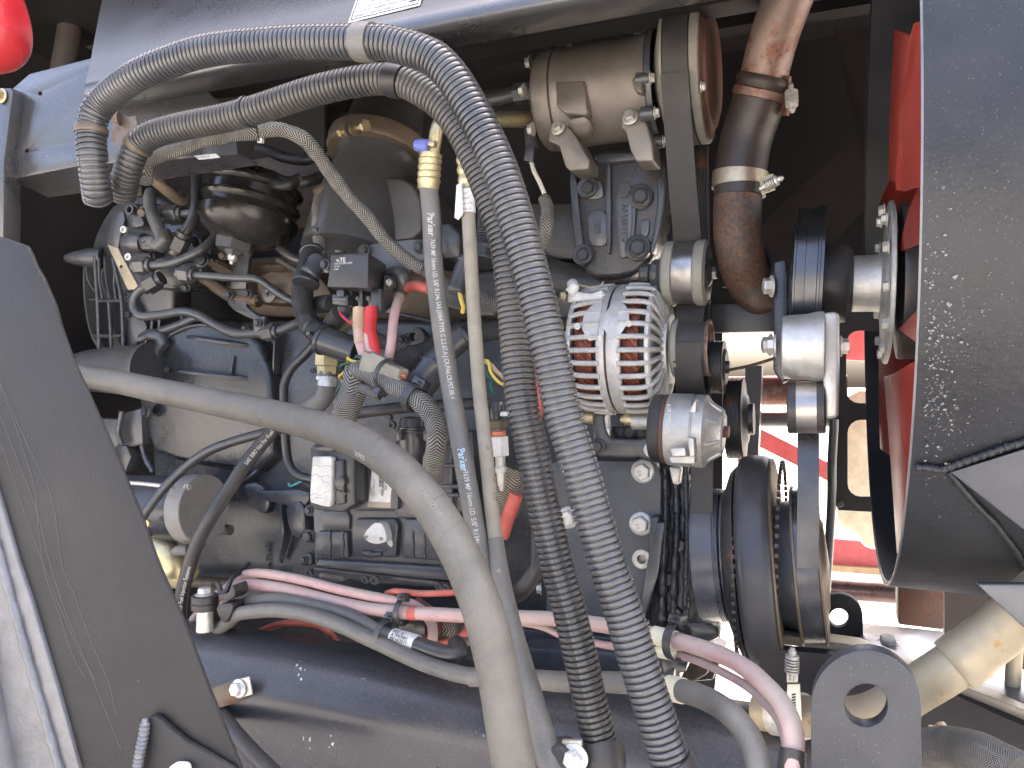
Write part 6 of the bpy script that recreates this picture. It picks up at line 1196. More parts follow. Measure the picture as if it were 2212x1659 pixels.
# big grey hose
bigp = [(120, 795, 1.0), (185, 812, .96), (260, 826, .93), (340, 843, .91), (420, 860, .88), (500, 876, .85), (562, 889, .83), (640, 908, .80), (720, 932, .77), (790, 962, .74), (850, 1003, .72), (905, 1060, .70), (950, 1120, .685), (990, 1190, .67), (1025, 1270, .66), (1052, 1350, .65), (1075, 1450, .645), (1092, 1550, .64), (1110, 1660, .635), (1125, 1760, .63)]
t3 = thing('coolant_hose', 'fat dusty grey rubber hose sweeping across the front from left to bottom', 'hose', P(900, 1060, .7)); mb = MB(); p3 = Path(uvY(bigp))
n = 260; rs = random.Random(1); sweep(mb, p3, [(p3.L*i/n, .0193*(1+.004*math.sin(i*.31)+.003*math.sin(i*.83))) for i in range(n+1)], 44); part('hose_wall', mb, m_bighose, t3)
# wrap lines
for i in range(17):
    s0 = p3.near(P(640, 908, .8))+i*.036-.10
    if s0 > p3.L-.01: break
    pts = []
    for j in range(25):
        a = -1.7+3.4*j/24; p, tt, nn, bb = p3.at(s0+.010*math.sin(a)*.6); c_ = CAM-p; c_ = (c_-tt*c_.dot(tt)).normalized(); b = tt.cross(c_); pts.append(p+(c_*math.cos(a)+b*math.sin(a))*.01935)
    mb = MB(); tube(mb, Path(pts, 2), .00028, 5, step=.003); part('wrap_line', mb, m_achose, t3)
text_tube('XP05', p3, p3.near(P(805, 965, .74)), .009, .0194, m_inkw, t3, rev=False, ang=.75)
text_tube('HI10Z1101', p3, p3.near(P(925, 1075, .69)), .008, .0194, m_achose2, t3, ang=-.1)
# AC hoses
ach = [(925, 395, .86), (932, 470, .86), (936, 560, .86), (946, 650, .86), (958, 740, .855), (972, 830, .85), (988, 920, .84), (1004, 1010, .83), (1018, 1090, .82), (1034, 1180, .81), (1060, 1290, .80), (1090, 1400, .79), (1110, 1500, .78)]
t4 = thing('ac_hose', 'thick grey air conditioning hose with long white lettering along it', 'hose', P(960, 700, .86)); mb = MB(); p4 = Path(uvY(ach)); tube(mb, p4, .0118, 32, step=.01); part('hose_wall', mb, m_achose, t4)
def S4(x, y, c=1, r=1): return p4.near(P(*q(c, r, x, y), .85))
text_tube('Parker', p4, S4(1415, 275), .0120, .0119, m_inkw, t4, rev=False, ang=.05, bold=.02, fit=.029)
text_tube('7639 MP 16mm I.D. 5/8" R134a SAE J2064 TYPE C 2.2.67.A J CR.PA6.CR.PET.IIR <', p4, S4(1425, 480), .0078, .0119, m_inkw, t4, ang=-.05, bold=.01, fit=.205)
text_tube('Parker', p4, S4(1700, 750, 1, 2), .0120, .0119, m_inkc, t4, ang=.05, bold=.02, fit=.029)
text_tube('7639 MP 16mm I.D. 5/8" R134a', p4, S4(1725, 962, 1, 2), .0082, .0119, m_inkw, t4, ang=0, bold=.01, fit=.085)
# crimped fitting + bent alloy tube + blue cap
kf = K(930, .86); mb = MB(); pf = Path(uvY([(925, 410, .86), (930, 340, .86), (936, 300, .86)])); L_ = pf.L; st = [(0, .0118), (0, .0132), (.003, .0136)]
for i in range(4): st += [(.006+i*.0075, .0138), (.009+i*.0075, .0150), (.0115+i*.0075, .0150), (.013+i*.0075, .0136)]
st += [(.037, .0142), (.041, .0142), (.0415, .0095)]
sweep(mb, pf, [(min(s_*L_/.058, L_), r_) for s_, r_ in st], 16); part('crimp_ferrule', mb, m_gold, t4, angle=25)
mb = MB(); pt = Path(uvY([(932, 345, .86), (939, 308, .86), (944, 280, .86), (955, 262, .87), (985, 258, .90), (1060, 262, .98), (1150, 258, 1.06)])); tube(mb, pt, .0085, 20); part('metal_tube', mb, m_gold, t4)
mb = MB(); A = P(941, 312, .85); lathe(mb, A, P(889, 311, .85)-A, [(0, .0045), (.010, .0045), (.010, .0058), (.012, .0058)], 16); part('valve_neck', mb, m_gold, t4)
mb = MB(); A = P(924, 316, .85); lathe(mb, A, P(889, 313, .85)-A, [(-.002, .0068), (0, .0085), (.013, .0078), (.017, .0065), (.018, 0)], 10); tag(part('valve_cap', mb, m_blue, t4, angle=20), 'blue plastic valve cap')
t5 = thing('ac_hose', 'thinner tan grey air conditioning hose with a paper tag near its top', 'hose', P(1030, 700, .85)); mb = MB()
p5 = Path(uvY([(1008, 400, .86), (1012, 470, .86), (1017, 560, .86), (1022, 650, .86), (1028, 740, .855), (1036, 850, .85), (1047, 950, .84), (1057, 1050, .83), (1068, 1150, .82), (1080, 1240, .80)])); tube(mb, p5, .0085, 28, step=.01); part('hose_wall', mb, m_achose2, t5)
mb = MB(); p5b = Path(uvY([(1070, 1165, .817), (1082, 1250, .80), (1098, 1330, .785), (1120, 1420, .76), (1150, 1520, .73), (1180, 1620, .71), (1200, 1700, .70)])); n = 40; sweep(mb, p5b, [(p5b.L*i/n, .0092+.004*min(1, i/20)) for i in range(n+1)], 28); tag(part('hose_lower', mb, m_achose, t5))
mb = MB(); pf = Path(uvY([(1010, 410, .86), (1005, 360, .86), (1003, 320, .86)])); L_ = pf.L; st = [(0, .0085), (0, .0100)]
for i in range(3): st += [(.12+i*.24, .0092), (.20+i*.24, .0108), (.27+i*.24, .0108), (.34+i*.24, .0092)]
sweep(mb, pf, [(s_*L_, r_) for s_, r_ in st]+[(L_*.97, .008), (L_, .004)], 16); part('crimp_ferrule', mb, m_gold, t5, angle=25)
lb = thing('hose_tag', 'white paper tag with small print wrapped round the thinner hose', 'tag', P(1003, 430, .85))
mb = MB(); s0 = p5.near(P(1008, 395, .86)); s1 = p5.near(P(1013, 455, .86)); sweep(mb, p5, [(s0-.002, .0086), (s0-.002, .0093), (s1+.004, .0093), (s1+.004, .0086)], 32); part('paper_wrap', mb, m_label, lb)
mb = MB(); plate3(mb, [(997, 393, .845), (986, 400, .855), (982, 470, .855), (990, 475, .855), (1000, 462, .845)], .0004); part('paper_flap', mb, m_label, lb)
for i, s_ in enumerate(['PAR', 'LOT', 'DATE:', 'WP 34 B', 'FLEX N']):
    v = 408+i*11.5; a = P(1002-(i > 1)*3, v, .8465); text_flat(s_, a, XA, ZA, .0046 if i == 0 else .0036, m_ink, lb)
p_, d_, _, _ = p5.at(p5.near(P(1012, 470, .86)))
tb2 = emp('hose_end_boot', 'dark rubber boot and bolt where the thin hose ends at the bottom', 'boot', 1190, 1659, .70)
mb = MB(); slab(mb, [(1150, 1622), (1228, 1610), (1250, 1700), (1160, 1720)], .70, .03, rnd=1); part('boot', mb, m_black, tb2, bevel=.004); mb = MB(); pxbox(mb, 1214, 1600, 1256, 1690, .708, .004); part('bolt_plate', mb, m_zinc, tb2)
bolt(tb2, P(1242, 1636, .708), NY, 30*K(1242, .708), m_white_bolt, spin=.3); text_flat('8.8', P(1252, 1636, .708)+NY*.0102, ZA, -XA, .006, m_band, tb2, extr=.0002)

# braided loom
t6 = thing('braided_loom', 'dusty braided wiring loom running diagonally behind the hoses to the relay bracket', 'wiring loom', P(600, 290, .84)); mb = MB()
p6 = Path(uvY([(292, 420, .80), (289, 392, .80), (292, 372, .80), (304, 362, .79)])); tube(mb, p6, .0085, 20, wob=.06); part('sleeve_end', mb, m_braidt, t6)
mb = MB(); p6 = Path(uvY([(316, 392, .80), (313, 372, .79), (317, 352, .79), (335, 340, .79), (373, 327, .79), (427, 307, .79), (440, 302, .79), (467, 298, .79), (500, 290, .79), (533, 288, .79), (560, 283, .79), (606, 280, .80), (654, 299, .82), (681, 328, .84), (713, 373, .87), (755, 428, .90), (793, 468, .92), (833, 520, .94), (873, 556, .96), (912, 582, .97)])); tube(mb, p6, .0095, 24, wob=.05); part('sleeve', mb, m_braid, t6)
mb = MB(); p6b = Path(uvY([(905, 575, .97), (963, 614, .99), (1020, 636, 1.0), (1050, 645, 1.0), (1080, 670, 1.0)])); tube(mb, p6b, .0095, 20, wob=.05); part('sleeve', mb, m_braid2, t6)
mb = MB(); tube(mb, uvY([(552, 262, .74), (556, 285, .77), (560, 305, .77)]), .0015, 6); part('zip_tie', mb, m_plastic, t6); mb = MB(); pxbox(mb, 556, 298, 566, 308, .77, .004); part('zip_tie_head', mb, m_zinc, t6)
mb = MB(); tube(mb, uvY([(330, 385, .9), (360, 410, .92), (390, 432, .95), (398, 422, .98)]), .009, 12); part('sleeve_tail', mb, m_bandbrown, t6)
t7 = thing('braided_loom', 'short braided sleeve with one pale wire beside the compressor bracket', 'wiring loom', P(1180, 500, 1.0)); mb = MB()
tube(mb, uvY([(1176, 430, 1.04), (1182, 448, 1.03), (1181, 480, 1.02), (1178, 505, 1.02), (1172, 530, 1.03)]), .0092, 18, wob=.06); part('sleeve', mb, m_braid, t7)
mb = MB(); tube(mb, uvY([(1147, 345, 1.04), (1153, 368, 1.03), (1166, 395, 1.03), (1176, 418, 1.03)]), .0032, 8); part('pale_wire', mb, m_whitew, t7)
mb = MB(); slab(mb, PQ(2, 0, [(110, 1170), (180, 1170), (170, 1310), (90, 1300)]), 1.03, .02); part('sensor_plug', mb, m_plastic, t7, bevel=.002)
mb = MB(); tube(mb, uvY([(1150, 320, 1.06), (1146, 280, 1.06), (1150, 255, 1.06)]), .010, 12); part('sensor_body', mb, m_plastic, t7)
mb = MB(); tube(mb, uvY([(1080, 258, 1.10), (1150, 258, 1.06)]), .012, 20); tag(part('suction_tube', mb, m_aludull, t7))
pipe('upper_line', 'slim dark line running back above the bent alloy tube', [(1000, 230, 1.1), (1080, 212, 1.1), (1130, 200, 1.1)], .012, m_pipe)
for a in (150, 170, 188): 
    pass
# left connector chain: cloth loom with rigid sections below relay
t8 = thing('cloth_loom', 'black cloth wrapped loom with plastic junction tubes curving under the relay', 'wiring loom', P(680, 620, 1.0))
mb = MB(); p8 = Path(Q_ := [P(*q(1, 1, x, y), Y) for x, y, Y in ((440, 600, 1.04), (430, 700, 1.02), (400, 800, 1.01), (375, 900, 1.01), (380, 1010, 1.01), (410, 1120, 1.01), (450, 1200, 1.0), (540, 1270, .99))]); tube(mb, p8, .0165, 24, wob=.03); part('cloth_sleeve', mb, m_braid3, t8)
def jtube(pts, r, name='junction_tube', m=None, t=t8, ends=True):
    mb = MB(); pz = Path(pts); L_ = pz.L; sweep(mb, pz, [(0, r*.9), (0, r*1.08), (.003, r*1.12), (.006, r*1.08), (.007, r), (L_-.007, r), (L_-.006, r*1.08), (L_-.003, r*1.12), (L_, r*1.08), (L_, r*.9)], 28); return part(name, mb, m or m_plastic, t)
jtube([P(*q(1, 1, x, y), Y) for x, y, Y in ((460, 600, 1.03), (430, 740, 1.0), (400, 850, .99))], .019)
jtube([P(*q(1, 1, x, y), Y) for x, y, Y in ((500, 670, 1.0), (470, 710, .985), (430, 770, .98))], .0135, 'clip_body', m_navyp)
jtube([P(*q(1, 1, x, y), Y) for x, y, Y in ((535, 1300, .985), (700, 1360, .985), (840, 1405, .985))], .0215)
jtube([P(*q(1, 1, x, y), Y) for x, y, Y in ((880, 1400, 1.0), (1000, 1420, 1.0), (1130, 1425, 1.0))], .019, m=m_navyp)
mb = MB(); tube(mb, [P(*q(1, 1, x, y), Y) for x, y, Y in ((1110, 1450, .99), (1220, 1460, .99), (1300, 1445, .99), (1400, 1410, 1.0), (1480, 1360, 1.01))], .0195, 24, wob=.04); part('cloth_sleeve', mb, m_braid3, t8)
jtube([P(*q(1, 1, x, y), Y) for x, y, Y in ((1390, 1520, .98), (1500, 1420, .99), (1600, 1330, 1.0), (1690, 1270, 1.01))], .019)
jtube([P(*q(1, 2, x, y), Y) for x, y, Y in ((1440, 90, .97), (1380, 150, .96), (1300, 260, .96))], .0225)
mb = MB(); tube(mb, [P(*q(1, 1, x, y), Y) for x, y, Y in ((1660, 1290, 1.02), (1800, 1240, 1.03), (1960, 1220, 1.04), (2060, 1210, 1.05))], .016, 20, wob=.05); part('cloth_sleeve', mb, m_braid3, t8)
mb = MB(); tube(mb, [P(*q(1, 1, x, y), Y) for x, y, Y in ((850, 380, 1.06), (880, 420, 1.06))], .004, 6); 
for x, y in ((420, 1245), (1420, 1580)): mb = MB(); slab(mb, PQ(1, 1, [(x-18, y-14), (x+18, y-14), (x+18, y+16), (x-18, y+16)]), .965, .01); part('zip_tie_head', mb, m_plastic, t8, bevel=.001)
mb = MB(); sweep(mb, p8, [(p8.near(P(*q(1, 1, 470, 1225), 1.0))-.003, .0172), (p8.near(P(*q(1, 1, 470, 1225), 1.0))+.003, .0172)], 24); part('zip_tie', mb, m_plastic, t8)
# other loom going up-left of elbow (conduit with tie)
mb = MB(); t9 = thing('sensor_lead', 'brownish sensor lead rising left of the intake elbow', 'cable', P(695, 480, 1.05)); tube(mb, [P(*q(1, 1, x, y), Y) for x, y, Y in ((600, 60, 1.1), (540, 130, 1.08), (505, 220, 1.06), (500, 330, 1.05), (510, 450, 1.05), (525, 560, 1.04), (530, 640, 1.03))], .0105, 16, wob=.05); part('lead', mb, m_achose, t9)
mb = MB(); tube(mb, [P(*q(1, 1, x, y), Y) for x, y, Y in ((620, 50, 1.09), (570, 90, 1.08), (520, 140, 1.08))], .0145, 16, wob=.08); part('boot', mb, m_bandbrown, t9)
mb = MB(); slab(mb, PQ(1, 1, [(455, 385), (495, 390), (490, 425), (455, 420)]), 1.03, .01); part('zip_tie_head', mb, m_plastic, t9, bevel=.001)
mb = MB(); tube(mb, [P(*q(1, 1, x, y), Y) for x, y, Y in ((470, 370, 1.05), (520, 372, 1.038), (545, 385, 1.05))], .003, 6); part('zip_tie', mb, m_plastic, t9)
pipe('coolant_tube', 'black tube leaving the coil plug horizontally to the left', Q3(1, 1, [(620, 1010, 1.02), (560, 1010, 1.03), (500, 1020, 1.05), (440, 1030, 1.08)]), .0145, m_black)
pipe('rubber_line', 'short black rubber line between the plug boot and the steel pipe', Q3(1, 1, [(690, 1070, .98), (640, 1140, 1.0), (560, 1240, 1.05), (500, 1300, 1.1)]), .0145, m_black)
# right small conduit + plugs behind AC hoses
t10, _ = conduit('corrugated_hose', 'thin black corrugated conduit ending in a plug between the hoses', [(1050, 455, 1.02), (1048, 500, 1.0), (1042, 530, .99), (1036, 550, .98)], .0125, .0045, m_plastic)
jtube([P(*q(1, 1, x, y), Y) for x, y, Y in ((1850, 560, .97), (1830, 680, .96))], .016, t=t10)
jtube([P(*q(1, 1, x, y), Y) for x, y, Y in ((1710, 650, .96), (1650, 800, .95), (1620, 900, .95))], .0125, t=t10)
mb = MB(); slab(mb, PQ(1, 1, [(1490, 350), (1560, 350), (1650, 430), (1650, 640), (1500, 640)]), 1.02, .05); part('mount_block', mb, m_plastic, t10, bevel=.006)
mb = MB(); slab(mb, PQ(1, 1, [(1590, 850), (1680, 870), (1670, 930), (1590, 900)]), .945, .02); part('plug_body', mb, m_plastic, t10, bevel=.002)
def wire(name, label, pts, r, m, wob=0, g=None):
    mb = MB(); tube(mb, [P(*p) for p in pts], r, 8, wob=wob, step=.004); return tag(finish(name, mb, m), label, 'wire', g)
wire('yellow_wire', 'yellow wire stub hanging from the plug between the hoses', Q3(1, 1, [(1650, 910, .95), (1660, 970, .945), (1680, 1040, .95), (1672, 1080, .955)]), .0030, m_yellow)
# red/tan battery leads from relay
def lead(label, pts, sleeve_m, sleeve_end, r=.0078, cable=m_rcable):
    t = thing('battery_lead', label, 'cable', P(*pts[0])); pa = Path([P(*p) for p in pts]); mb = MB(); tube(mb, pa, r, 18); part('cable', mb, cable, t)
    if sleeve_m: mb = MB(); sweep(mb, pa, [(0, r*.8), (.0005, r*1.12), (.012, r*1.18), (sleeve_end*.45, r*1.16), (sleeve_end*.47, r*1.22), (sleeve_end, r*1.15), (sleeve_end+.0005, r)], 22); part('shrink_sleeve', mb, sleeve_m, t)
    return t, pa
lead('pale pink lead with a tan sleeve on the left relay terminal', Q3(1, 1, [(835, 1045, .95), (836, 1150, .945), (838, 1250, .94), (850, 1340, .94), (880, 1430, .94), (905, 1480, .95)]), m_tansleeve, .052)
lead('lead with a bright red sleeve on the right relay terminal', Q3(1, 1, [(933, 1040, .95), (930, 1150, .945), (918, 1270, .94), (930, 1360, .94), (970, 1430, .94), (1000, 1480, .95)]), m_redsleeve, .074)
lead('faded red cable dropping from behind the relay bracket edge', Q3(1, 1, [(1165, 940, 1.02), (1145, 1000, .99), (1120, 1100, .97), (1105, 1220, .96), (1095, 1340, .95), (1075, 1440, .95), (1050, 1500, .955)]), m_tan, .018, r=.0070)
pipe('red_hose', 'short red cable stub entering behind the grey hose', Q3(1, 1, [(1230, 880, 1.02), (1280, 865, 1.01), (1340, 868, 1.0), (1400, 890, 1.0)]), .0082, m_rcable2, cat='cable')
wire('red_wire', 'thin red wire from the coil plug to the tan connector', Q3(1, 1, [(680, 1075, .95), (700, 1110, .945), (760, 1160, .945), (830, 1200, .95), (890, 1235, .96)]), .0017, m_redw)
wire('blue_wire', 'thin blue wire from the coil plug beside the red one', Q3(1, 1, [(695, 1080, .955), (735, 1130, .95), (790, 1190, .95), (850, 1225, .955), (920, 1265, .965)]), .0017, m_bluew)
# short braided stub behind leads
t11 = thing('braided_stub', 'frayed end of braided sleeve behind the red leads', 'wiring loom', P(860, 740, .98)); mb = MB(); tube(mb, [P(*q(1, 1, x, y), Y) for x, y, Y in ((960, 1280, .985), (1020, 1310, .98), (1100, 1340, .98), (1180, 1370, .985), (1280, 1400, 1.0))], .0092, 18, wob=.06); part('sleeve', mb, m_braid2, t11)
# tan connector
tcn = emp('tan_connector', 'tan plastic connector with orange seals tied to the braided loom', 'connector', *q(1, 1, 1040, 1560), .92)
A = P(*q(1, 1, 900, 1470), .915); B = P(*q(1, 1, 1180, 1605), .90); ax = (B-A); L_ = ax.length; ax.normalize(); up_ = (ZA-ax*ax.z).normalized(); sd_ = ax.cross(up_)
rot = Matrix((ax, sd_, up_)).transposed()
mb = MB(); box(mb, A+ax*L_*.26, L_*.28, .011, .0135, rot); part('housing', mb, m_tan, tcn, bevel=.0015)
mb = MB(); box(mb, A+ax*L_*.68, L_*.34, .0095, .0115, rot); part('housing', mb, m_tan, tcn, bevel=.0015)
mb = MB(); box(mb, A+ax*L_*.30+up_*.008-sd_*0+(CAM-A).normalized()*.010, L_*.20, .004, .0065, rot); part('latch', mb, m_tan, tcn, bevel=.001)
mb = MB(); box(mb, A+ax*L_*.55+up_*-.004+(CAM-A).normalized()*.0085, L_*.42, .002, .0025, rot); part('latch', mb, m_tan, tcn, bevel=.0008)
for dz in (-.005, .003): mb = MB(); lathe(mb, A+ax*L_*1.0+up_*dz-sd_*.0*1, ax, [(0, .003), (.006, .003), (.0065, 0)], 10); part('seal_plug', mb, m_orange, tcn)
# yellow green twisted pair
def twist(ph, m, col):
    base = Path([P(*p) for p in Q3(1, 1, [(880, 1460, .93), (800, 1458, .93), (735, 1480, .94), (705, 1540, .945), (690, 1600, .95)])+Q3(1, 2, [(708, 160, .95), (700, 230, .95), (665, 300, .95), (660, 380, .955), (648, 450, .96)])])
    pts = []; n = 60
    for i in range(n+1):
        p, t_, n_, b = base.at(base.L*i/n); a = i*.30+ph; pts.append(p+(n_*math.cos(a)+b*math.sin(a))*.0040)
    mb = MB(); tube(mb, Path(pts, 3), .0021, 8, step=.004); return tag(finish(col+'_wire', mb, m), col+' wire twisted down the left side of the braided loom', 'wire')
twist(0, m_yellow, 'yellow'); twist(3.1, m_green, 'green')
# braided loom loop (two legs)
t12 = thing('braided_loom', 'heavy braided loom looping under the tan connector down to the round connector', 'wiring loom', P(900, 1000, .9)); mb = MB()
pl_ = Path([P(*q(1, 2, x, y), Y) for x, y, Y in ((800, 120, .925), (830, 100, .925), (900, 118, .92), (1000, 165, .91), (1120, 225, .90), (1230, 285, .895), (1330, 350, .89), (1410, 440, .89), (1460, 560, .89), (1465, 680, .89), (1445, 800, .90), (1435, 900, .92), (1440, 1000, .95))])
n = 120; sweep(mb, pl_, [(pl_.L*i/n, .0150*(1+.04*math.sin(i*.35)+.03*math.sin(i*.9))) for i in range(n+1)], 30, squash=.85); part('sleeve', mb, m_braid, t12)
mb = MB(); pl2 = Path([P(*q(1, 2, x, y), Y) for x, y, Y in ((700, 520, .95), (735, 400, .94), (780, 290, .935), (800, 200, .93), (810, 130, .93), (860, 110, .935))]); tube(mb, pl2, .0185, 28, wob=.03); part('sleeve', mb, m_braid, t12)
mb = MB(); tube(mb, [P(*q(1, 2, x, y), Y) for x, y, Y in ((840, 230, .925), (900, 255, .915), (960, 280, .91), (1010, 290, .91))], .0072, 16, wob=.1); part('frayed_tail', mb, m_braid, t12)
def ziptie(label, path, s_, r, w_, head=None, m=m_plastic, ry=1):
    t = thing('cable_tie', label, 'cable tie', path.at(s_)[0], 'black cable ties'); p, tt, n_, b = path.at(s_); c_ = CAM-p; c_ = (c_-tt*c_.dot(tt)).normalized(); b = tt.cross(c_); pts = [p+(c_*math.cos(a)+b*math.sin(a)*ry)*r for a in [2*math.pi*j/28 for j in range(29)]]
    mb = MB(); vs = []; fs = []
    for q_ in pts:
        d = (q_-p).normalized(); vs += [q_-tt*w_*.75, q_+tt*w_*.75, q_+tt*w_*.75+d*.0018, q_-tt*w_*.75+d*.0018]
    for i in range(len(pts)-1): fs += [(i*4+k, i*4+(k+1) % 4, i*4+4+(k+1) % 4, i*4+4+k) for k in range(4)]
    mb.add(vs, fs); part('strap', mb, m, t)
    if head is not None:
        d = c_*math.cos(head)+b*math.sin(head)*ry; q_ = p+d*(r+.003); s2 = tt.cross(d).normalized(); rot = Matrix((s2, tt, s2.cross(tt))).transposed(); mb = MB(); box(mb, q_, .0078, w_*1.2, .0055, rot); part('head', mb, m, t, bevel=.0008)
        mb = MB(); box(mb, q_+d*.0056, .0032, w_*.6, .0006, rot); part('pawl_slot', mb, m_ink, t); mb = MB(); box(mb, q_+s2*.010+d*.0005, .005, w_*.6, .0009, rot); part('tail', mb, m, t)
    return t
ziptie('cable tie holding the tan connector to the braided loom', Path([P(*q(1, 1, 960, 1530), .91), P(*q(1, 1, 1120, 1610), .895)]), .032, .021, .0048, 1.6)
ziptie('thick cable tie with square head round the braided loom above the round connector', pl_, pl_.near(P(*q(1, 2, 1270, 320), .89)), .0180, .0085, -1.45)
pipe('black_line', 'black line running level behind the braided loom', Q3(1, 2, [(700, 470, 1.05), (850, 440, 1.02), (1000, 420, 1.01), (1180, 400, 1.01), (1400, 385, 1.02), (1600, 375, 1.03), (1900, 360, 1.05)]), .0088, m_black)
# brass elbow & hose
be = thing('brass_elbow', 'yellow zinc elbow fitting feeding a rubber hose through a worm clamp', 'fitting', P(710, 780, 1.05)); mb = MB(); tube(mb, [P(*q(1, 1, x, y), Y) for x, y, Y in ((780, 1100, 1.12), (720, 1130, 1.09), (660, 1170, 1.08), (615, 1240, 1.07), (590, 1340, 1.07), (582, 1460, 1.07))], .0125, 20); part('elbow', mb, m_gold, be)
union(be, *q(1, 1, 735, 1150), 1.08, Vector((.9, 0, .35)), .0155, m_gold); union(be, *q(1, 1, 590, 1440), 1.065, Vector((-.05, 0, -1)), .0195, m_gold); union(be, *q(1, 2, 588, 70), 1.065, Vector((0, 0, -1)), .0165, m_gold)
mb = MB(); pz = Path([P(*q(1, 2, x, y), Y) for x, y, Y in ((585, 100, 1.065), (580, 200, 1.06), (565, 290, 1.06), (510, 360, 1.06), (420, 410, 1.06), (350, 440, 1.06), (200, 470, 1.08))]); tube(mb, pz, .0155, 22); part('rubber_hose', mb, m_achose, be)
mb = MB(); sweep(mb, pz, [(.014, .0158), (.014, .0170), (.026, .0170), (.026, .0158)], 28); part('worm_clamp', mb, m_zinc, be); A = P(*q(1, 2, 500, 158), 1.05); mb = MB(); lathe(mb, A, XA, [(0, 0), (0, .005), (.008, .005), (.008, .0035), (.022, .0035)], 10); part('clamp_screw', mb, m_zinc, be, angle=20)
# pressure sensor right
ps = thing('pressure_sensor', 'pressure sensor with hex body and orange seal beside the hoses', 'sensor', P(*q(1, 2, 1990, 700), 1.0))
A = P(*q(1, 2, 1955, 380), 1.0); B = P(*q(1, 2, 1990, 1030), 1.0); ax = B-A; kk = K(1070, 1.0)
mb = MB(); lathe(mb, A, ax, [(0, 0), (0, 14*kk), (30*kk, 14*kk), (31*kk, 17*kk), (40*kk, 17*kk)], 24); part('sensor_plug', mb, m_plastic, ps)
mb = MB(); lathe(mb, A, ax, [(33*kk, 19*kk), (34*kk, 22*kk), (48*kk, 22*kk), (50*kk, 17*kk), (56*kk, 17*kk)], 6); part('hex_body', mb, m_bandbrown, ps, angle=20)
mb = MB(); lathe(mb, A, ax, [(56*kk, 15*kk), (57*kk, 16*kk), (60*kk, 15*kk), (62*kk, 16*kk), (66*kk, 15*kk)], 24); part('seal_ring', mb, m_orange, ps)
mb = MB(); lathe(mb, A, ax, [(67*kk, 19*kk), (68*kk, 21*kk), (108*kk, 21*kk), (110*kk, 18*kk)], 6); part('hex_adapter', mb, m_white, ps, angle=20)
mb = MB(); lathe(mb, A, ax, [(110*kk, 11*kk), (132*kk, 11*kk), (133*kk, 14*kk), (145*kk, 14*kk), (146*kk, 10*kk), (170*kk, 9*kk), (185*kk, 4*kk)], 20); part('lower_stem', mb, m_alu, ps)
mb = MB(); slab(mb, PQ(1, 2, [(1900, 360), (1960, 350), (1960, 500), (1900, 500)]), .985, .02); part('plug_cap', mb, m_plastic, ps, bevel=.002); mb = MB(); slab(mb, PQ(1, 2, [(1975, 430), (2050, 435), (2050, 470), (1970, 470)]), .985, .02); part('white_lock', mb, m_white, ps, bevel=.002)
wire('yellow_wire', 'yellow wire curling out from behind the inner corrugated hose', Q3(1, 1, [(1850, 1470, .95), (1885, 1480, .945), (1900, 1560, .945), (1960, 1640, .945)])+Q3(1, 2, [(2020, 220, .95)]), .0022, m_yellow)
wire('tan_wire', 'brownish bare wire curling out between the hoses', Q3(1, 1, [(1860, 1480, .955), (1910, 1510, .95), (1950, 1560, .95), (2000, 1600, .95), (2050, 1680, .95)]), .0030, m_tansleeve)
wire('green_wire', 'green wire looping below the yellow one between the hoses', Q3(1, 1, [(1870, 1540, .955), (1890, 1600, .95), (1930, 1650, .95)])+Q3(1, 2, [(1900, 210, .95), (1910, 270, .95), (1935, 270, .955)]), .0022, m_green)
# red stuff behind conduits at (1160,850)
pipe('red_cable', 'faded red cable rising behind the inner corrugated hose', [(1150, 940, 1.0), (1162, 880, .99), (1160, 820, 1.0), (1150, 790, 1.02)], .008, m_rcable2, cat='cable')
pipe('red_cable', 'short thick pink cable with a black tie low beside the thin hose', Q3(1, 2, [(2000, 1430, 1.02), (2030, 1330, 1.01), (2065, 1220, 1.0), (2110, 1100, 1.0)]), .0100, m_rcable2, cat='cable')
mb = MB(); tube(mb, [P(*q(1, 2, x, y), Y) for x, y, Y in ((2010, 1250, 1.05), (2060, 1000, 1.04), (2090, 880, 1.04))], .022, 16); tag(finish('fine_sleeve', mb, m_braidt), 'tan dusty woven sleeve behind the inner corrugated hose', 'wiring loom')
pipe('thin_black_hose', 'thin dark hose curving beside the corrugated hoses above the pink cables', Q3(2, 3, [(50, 250, 1.0), (110, 180, .98), (180, 80, .98), (215, 0, .98)])+[(1165, 1120, 1.0)], .012, m_black, cat='hose')
# pink battery cables, bottom
def cable(name, label, pts, r, m, wob=.01): t = thing(name, label, 'cable', P(*pts[0])); mb = MB(); pa = Path([P(*p) for p in pts]); tube(mb, pa, r, 22, wob=wob); part('jacket', mb, m, t); return t, pa
_, pk1 = cable('battery_cable', 'upper faded pink cable bending down behind the cable tie', [(478, 1310, 1.0), (490, 1275, .985), (513, 1248, .98), (560, 1238, .975), (640, 1250, .965), (740, 1275, .955), (846, 1297, .945), (890, 1306, .945), (922, 1330, .95), (935, 1362, .955), (932, 1400, .96)], .0072, m_rcable)
_, pk2 = cable('battery_cable', 'long thick faded pink cable crossing to the lower right corner', [(420, 1340, .99), (450, 1305, .985), (490, 1274, .98), (530, 1262, .975), (580, 1267, .97), (640, 1279, .96), (713, 1298, .95), (793, 1315, .94), (860, 1322, .93), (926, 1326, .93), (1000, 1330, .93), (1122, 1334, .93), (1194, 1337, .925), (1293, 1349, .91), (1400, 1369, .89), (1480, 1389, .87), (1560, 1416, .84), (1613, 1445, .81), (1659, 1486, .78), (1688, 1520, .76), (1708, 1560, .74), (1715, 1600, .73), (1712, 1650, .72), (1705, 1720, .72)], .0093, m_rcable)
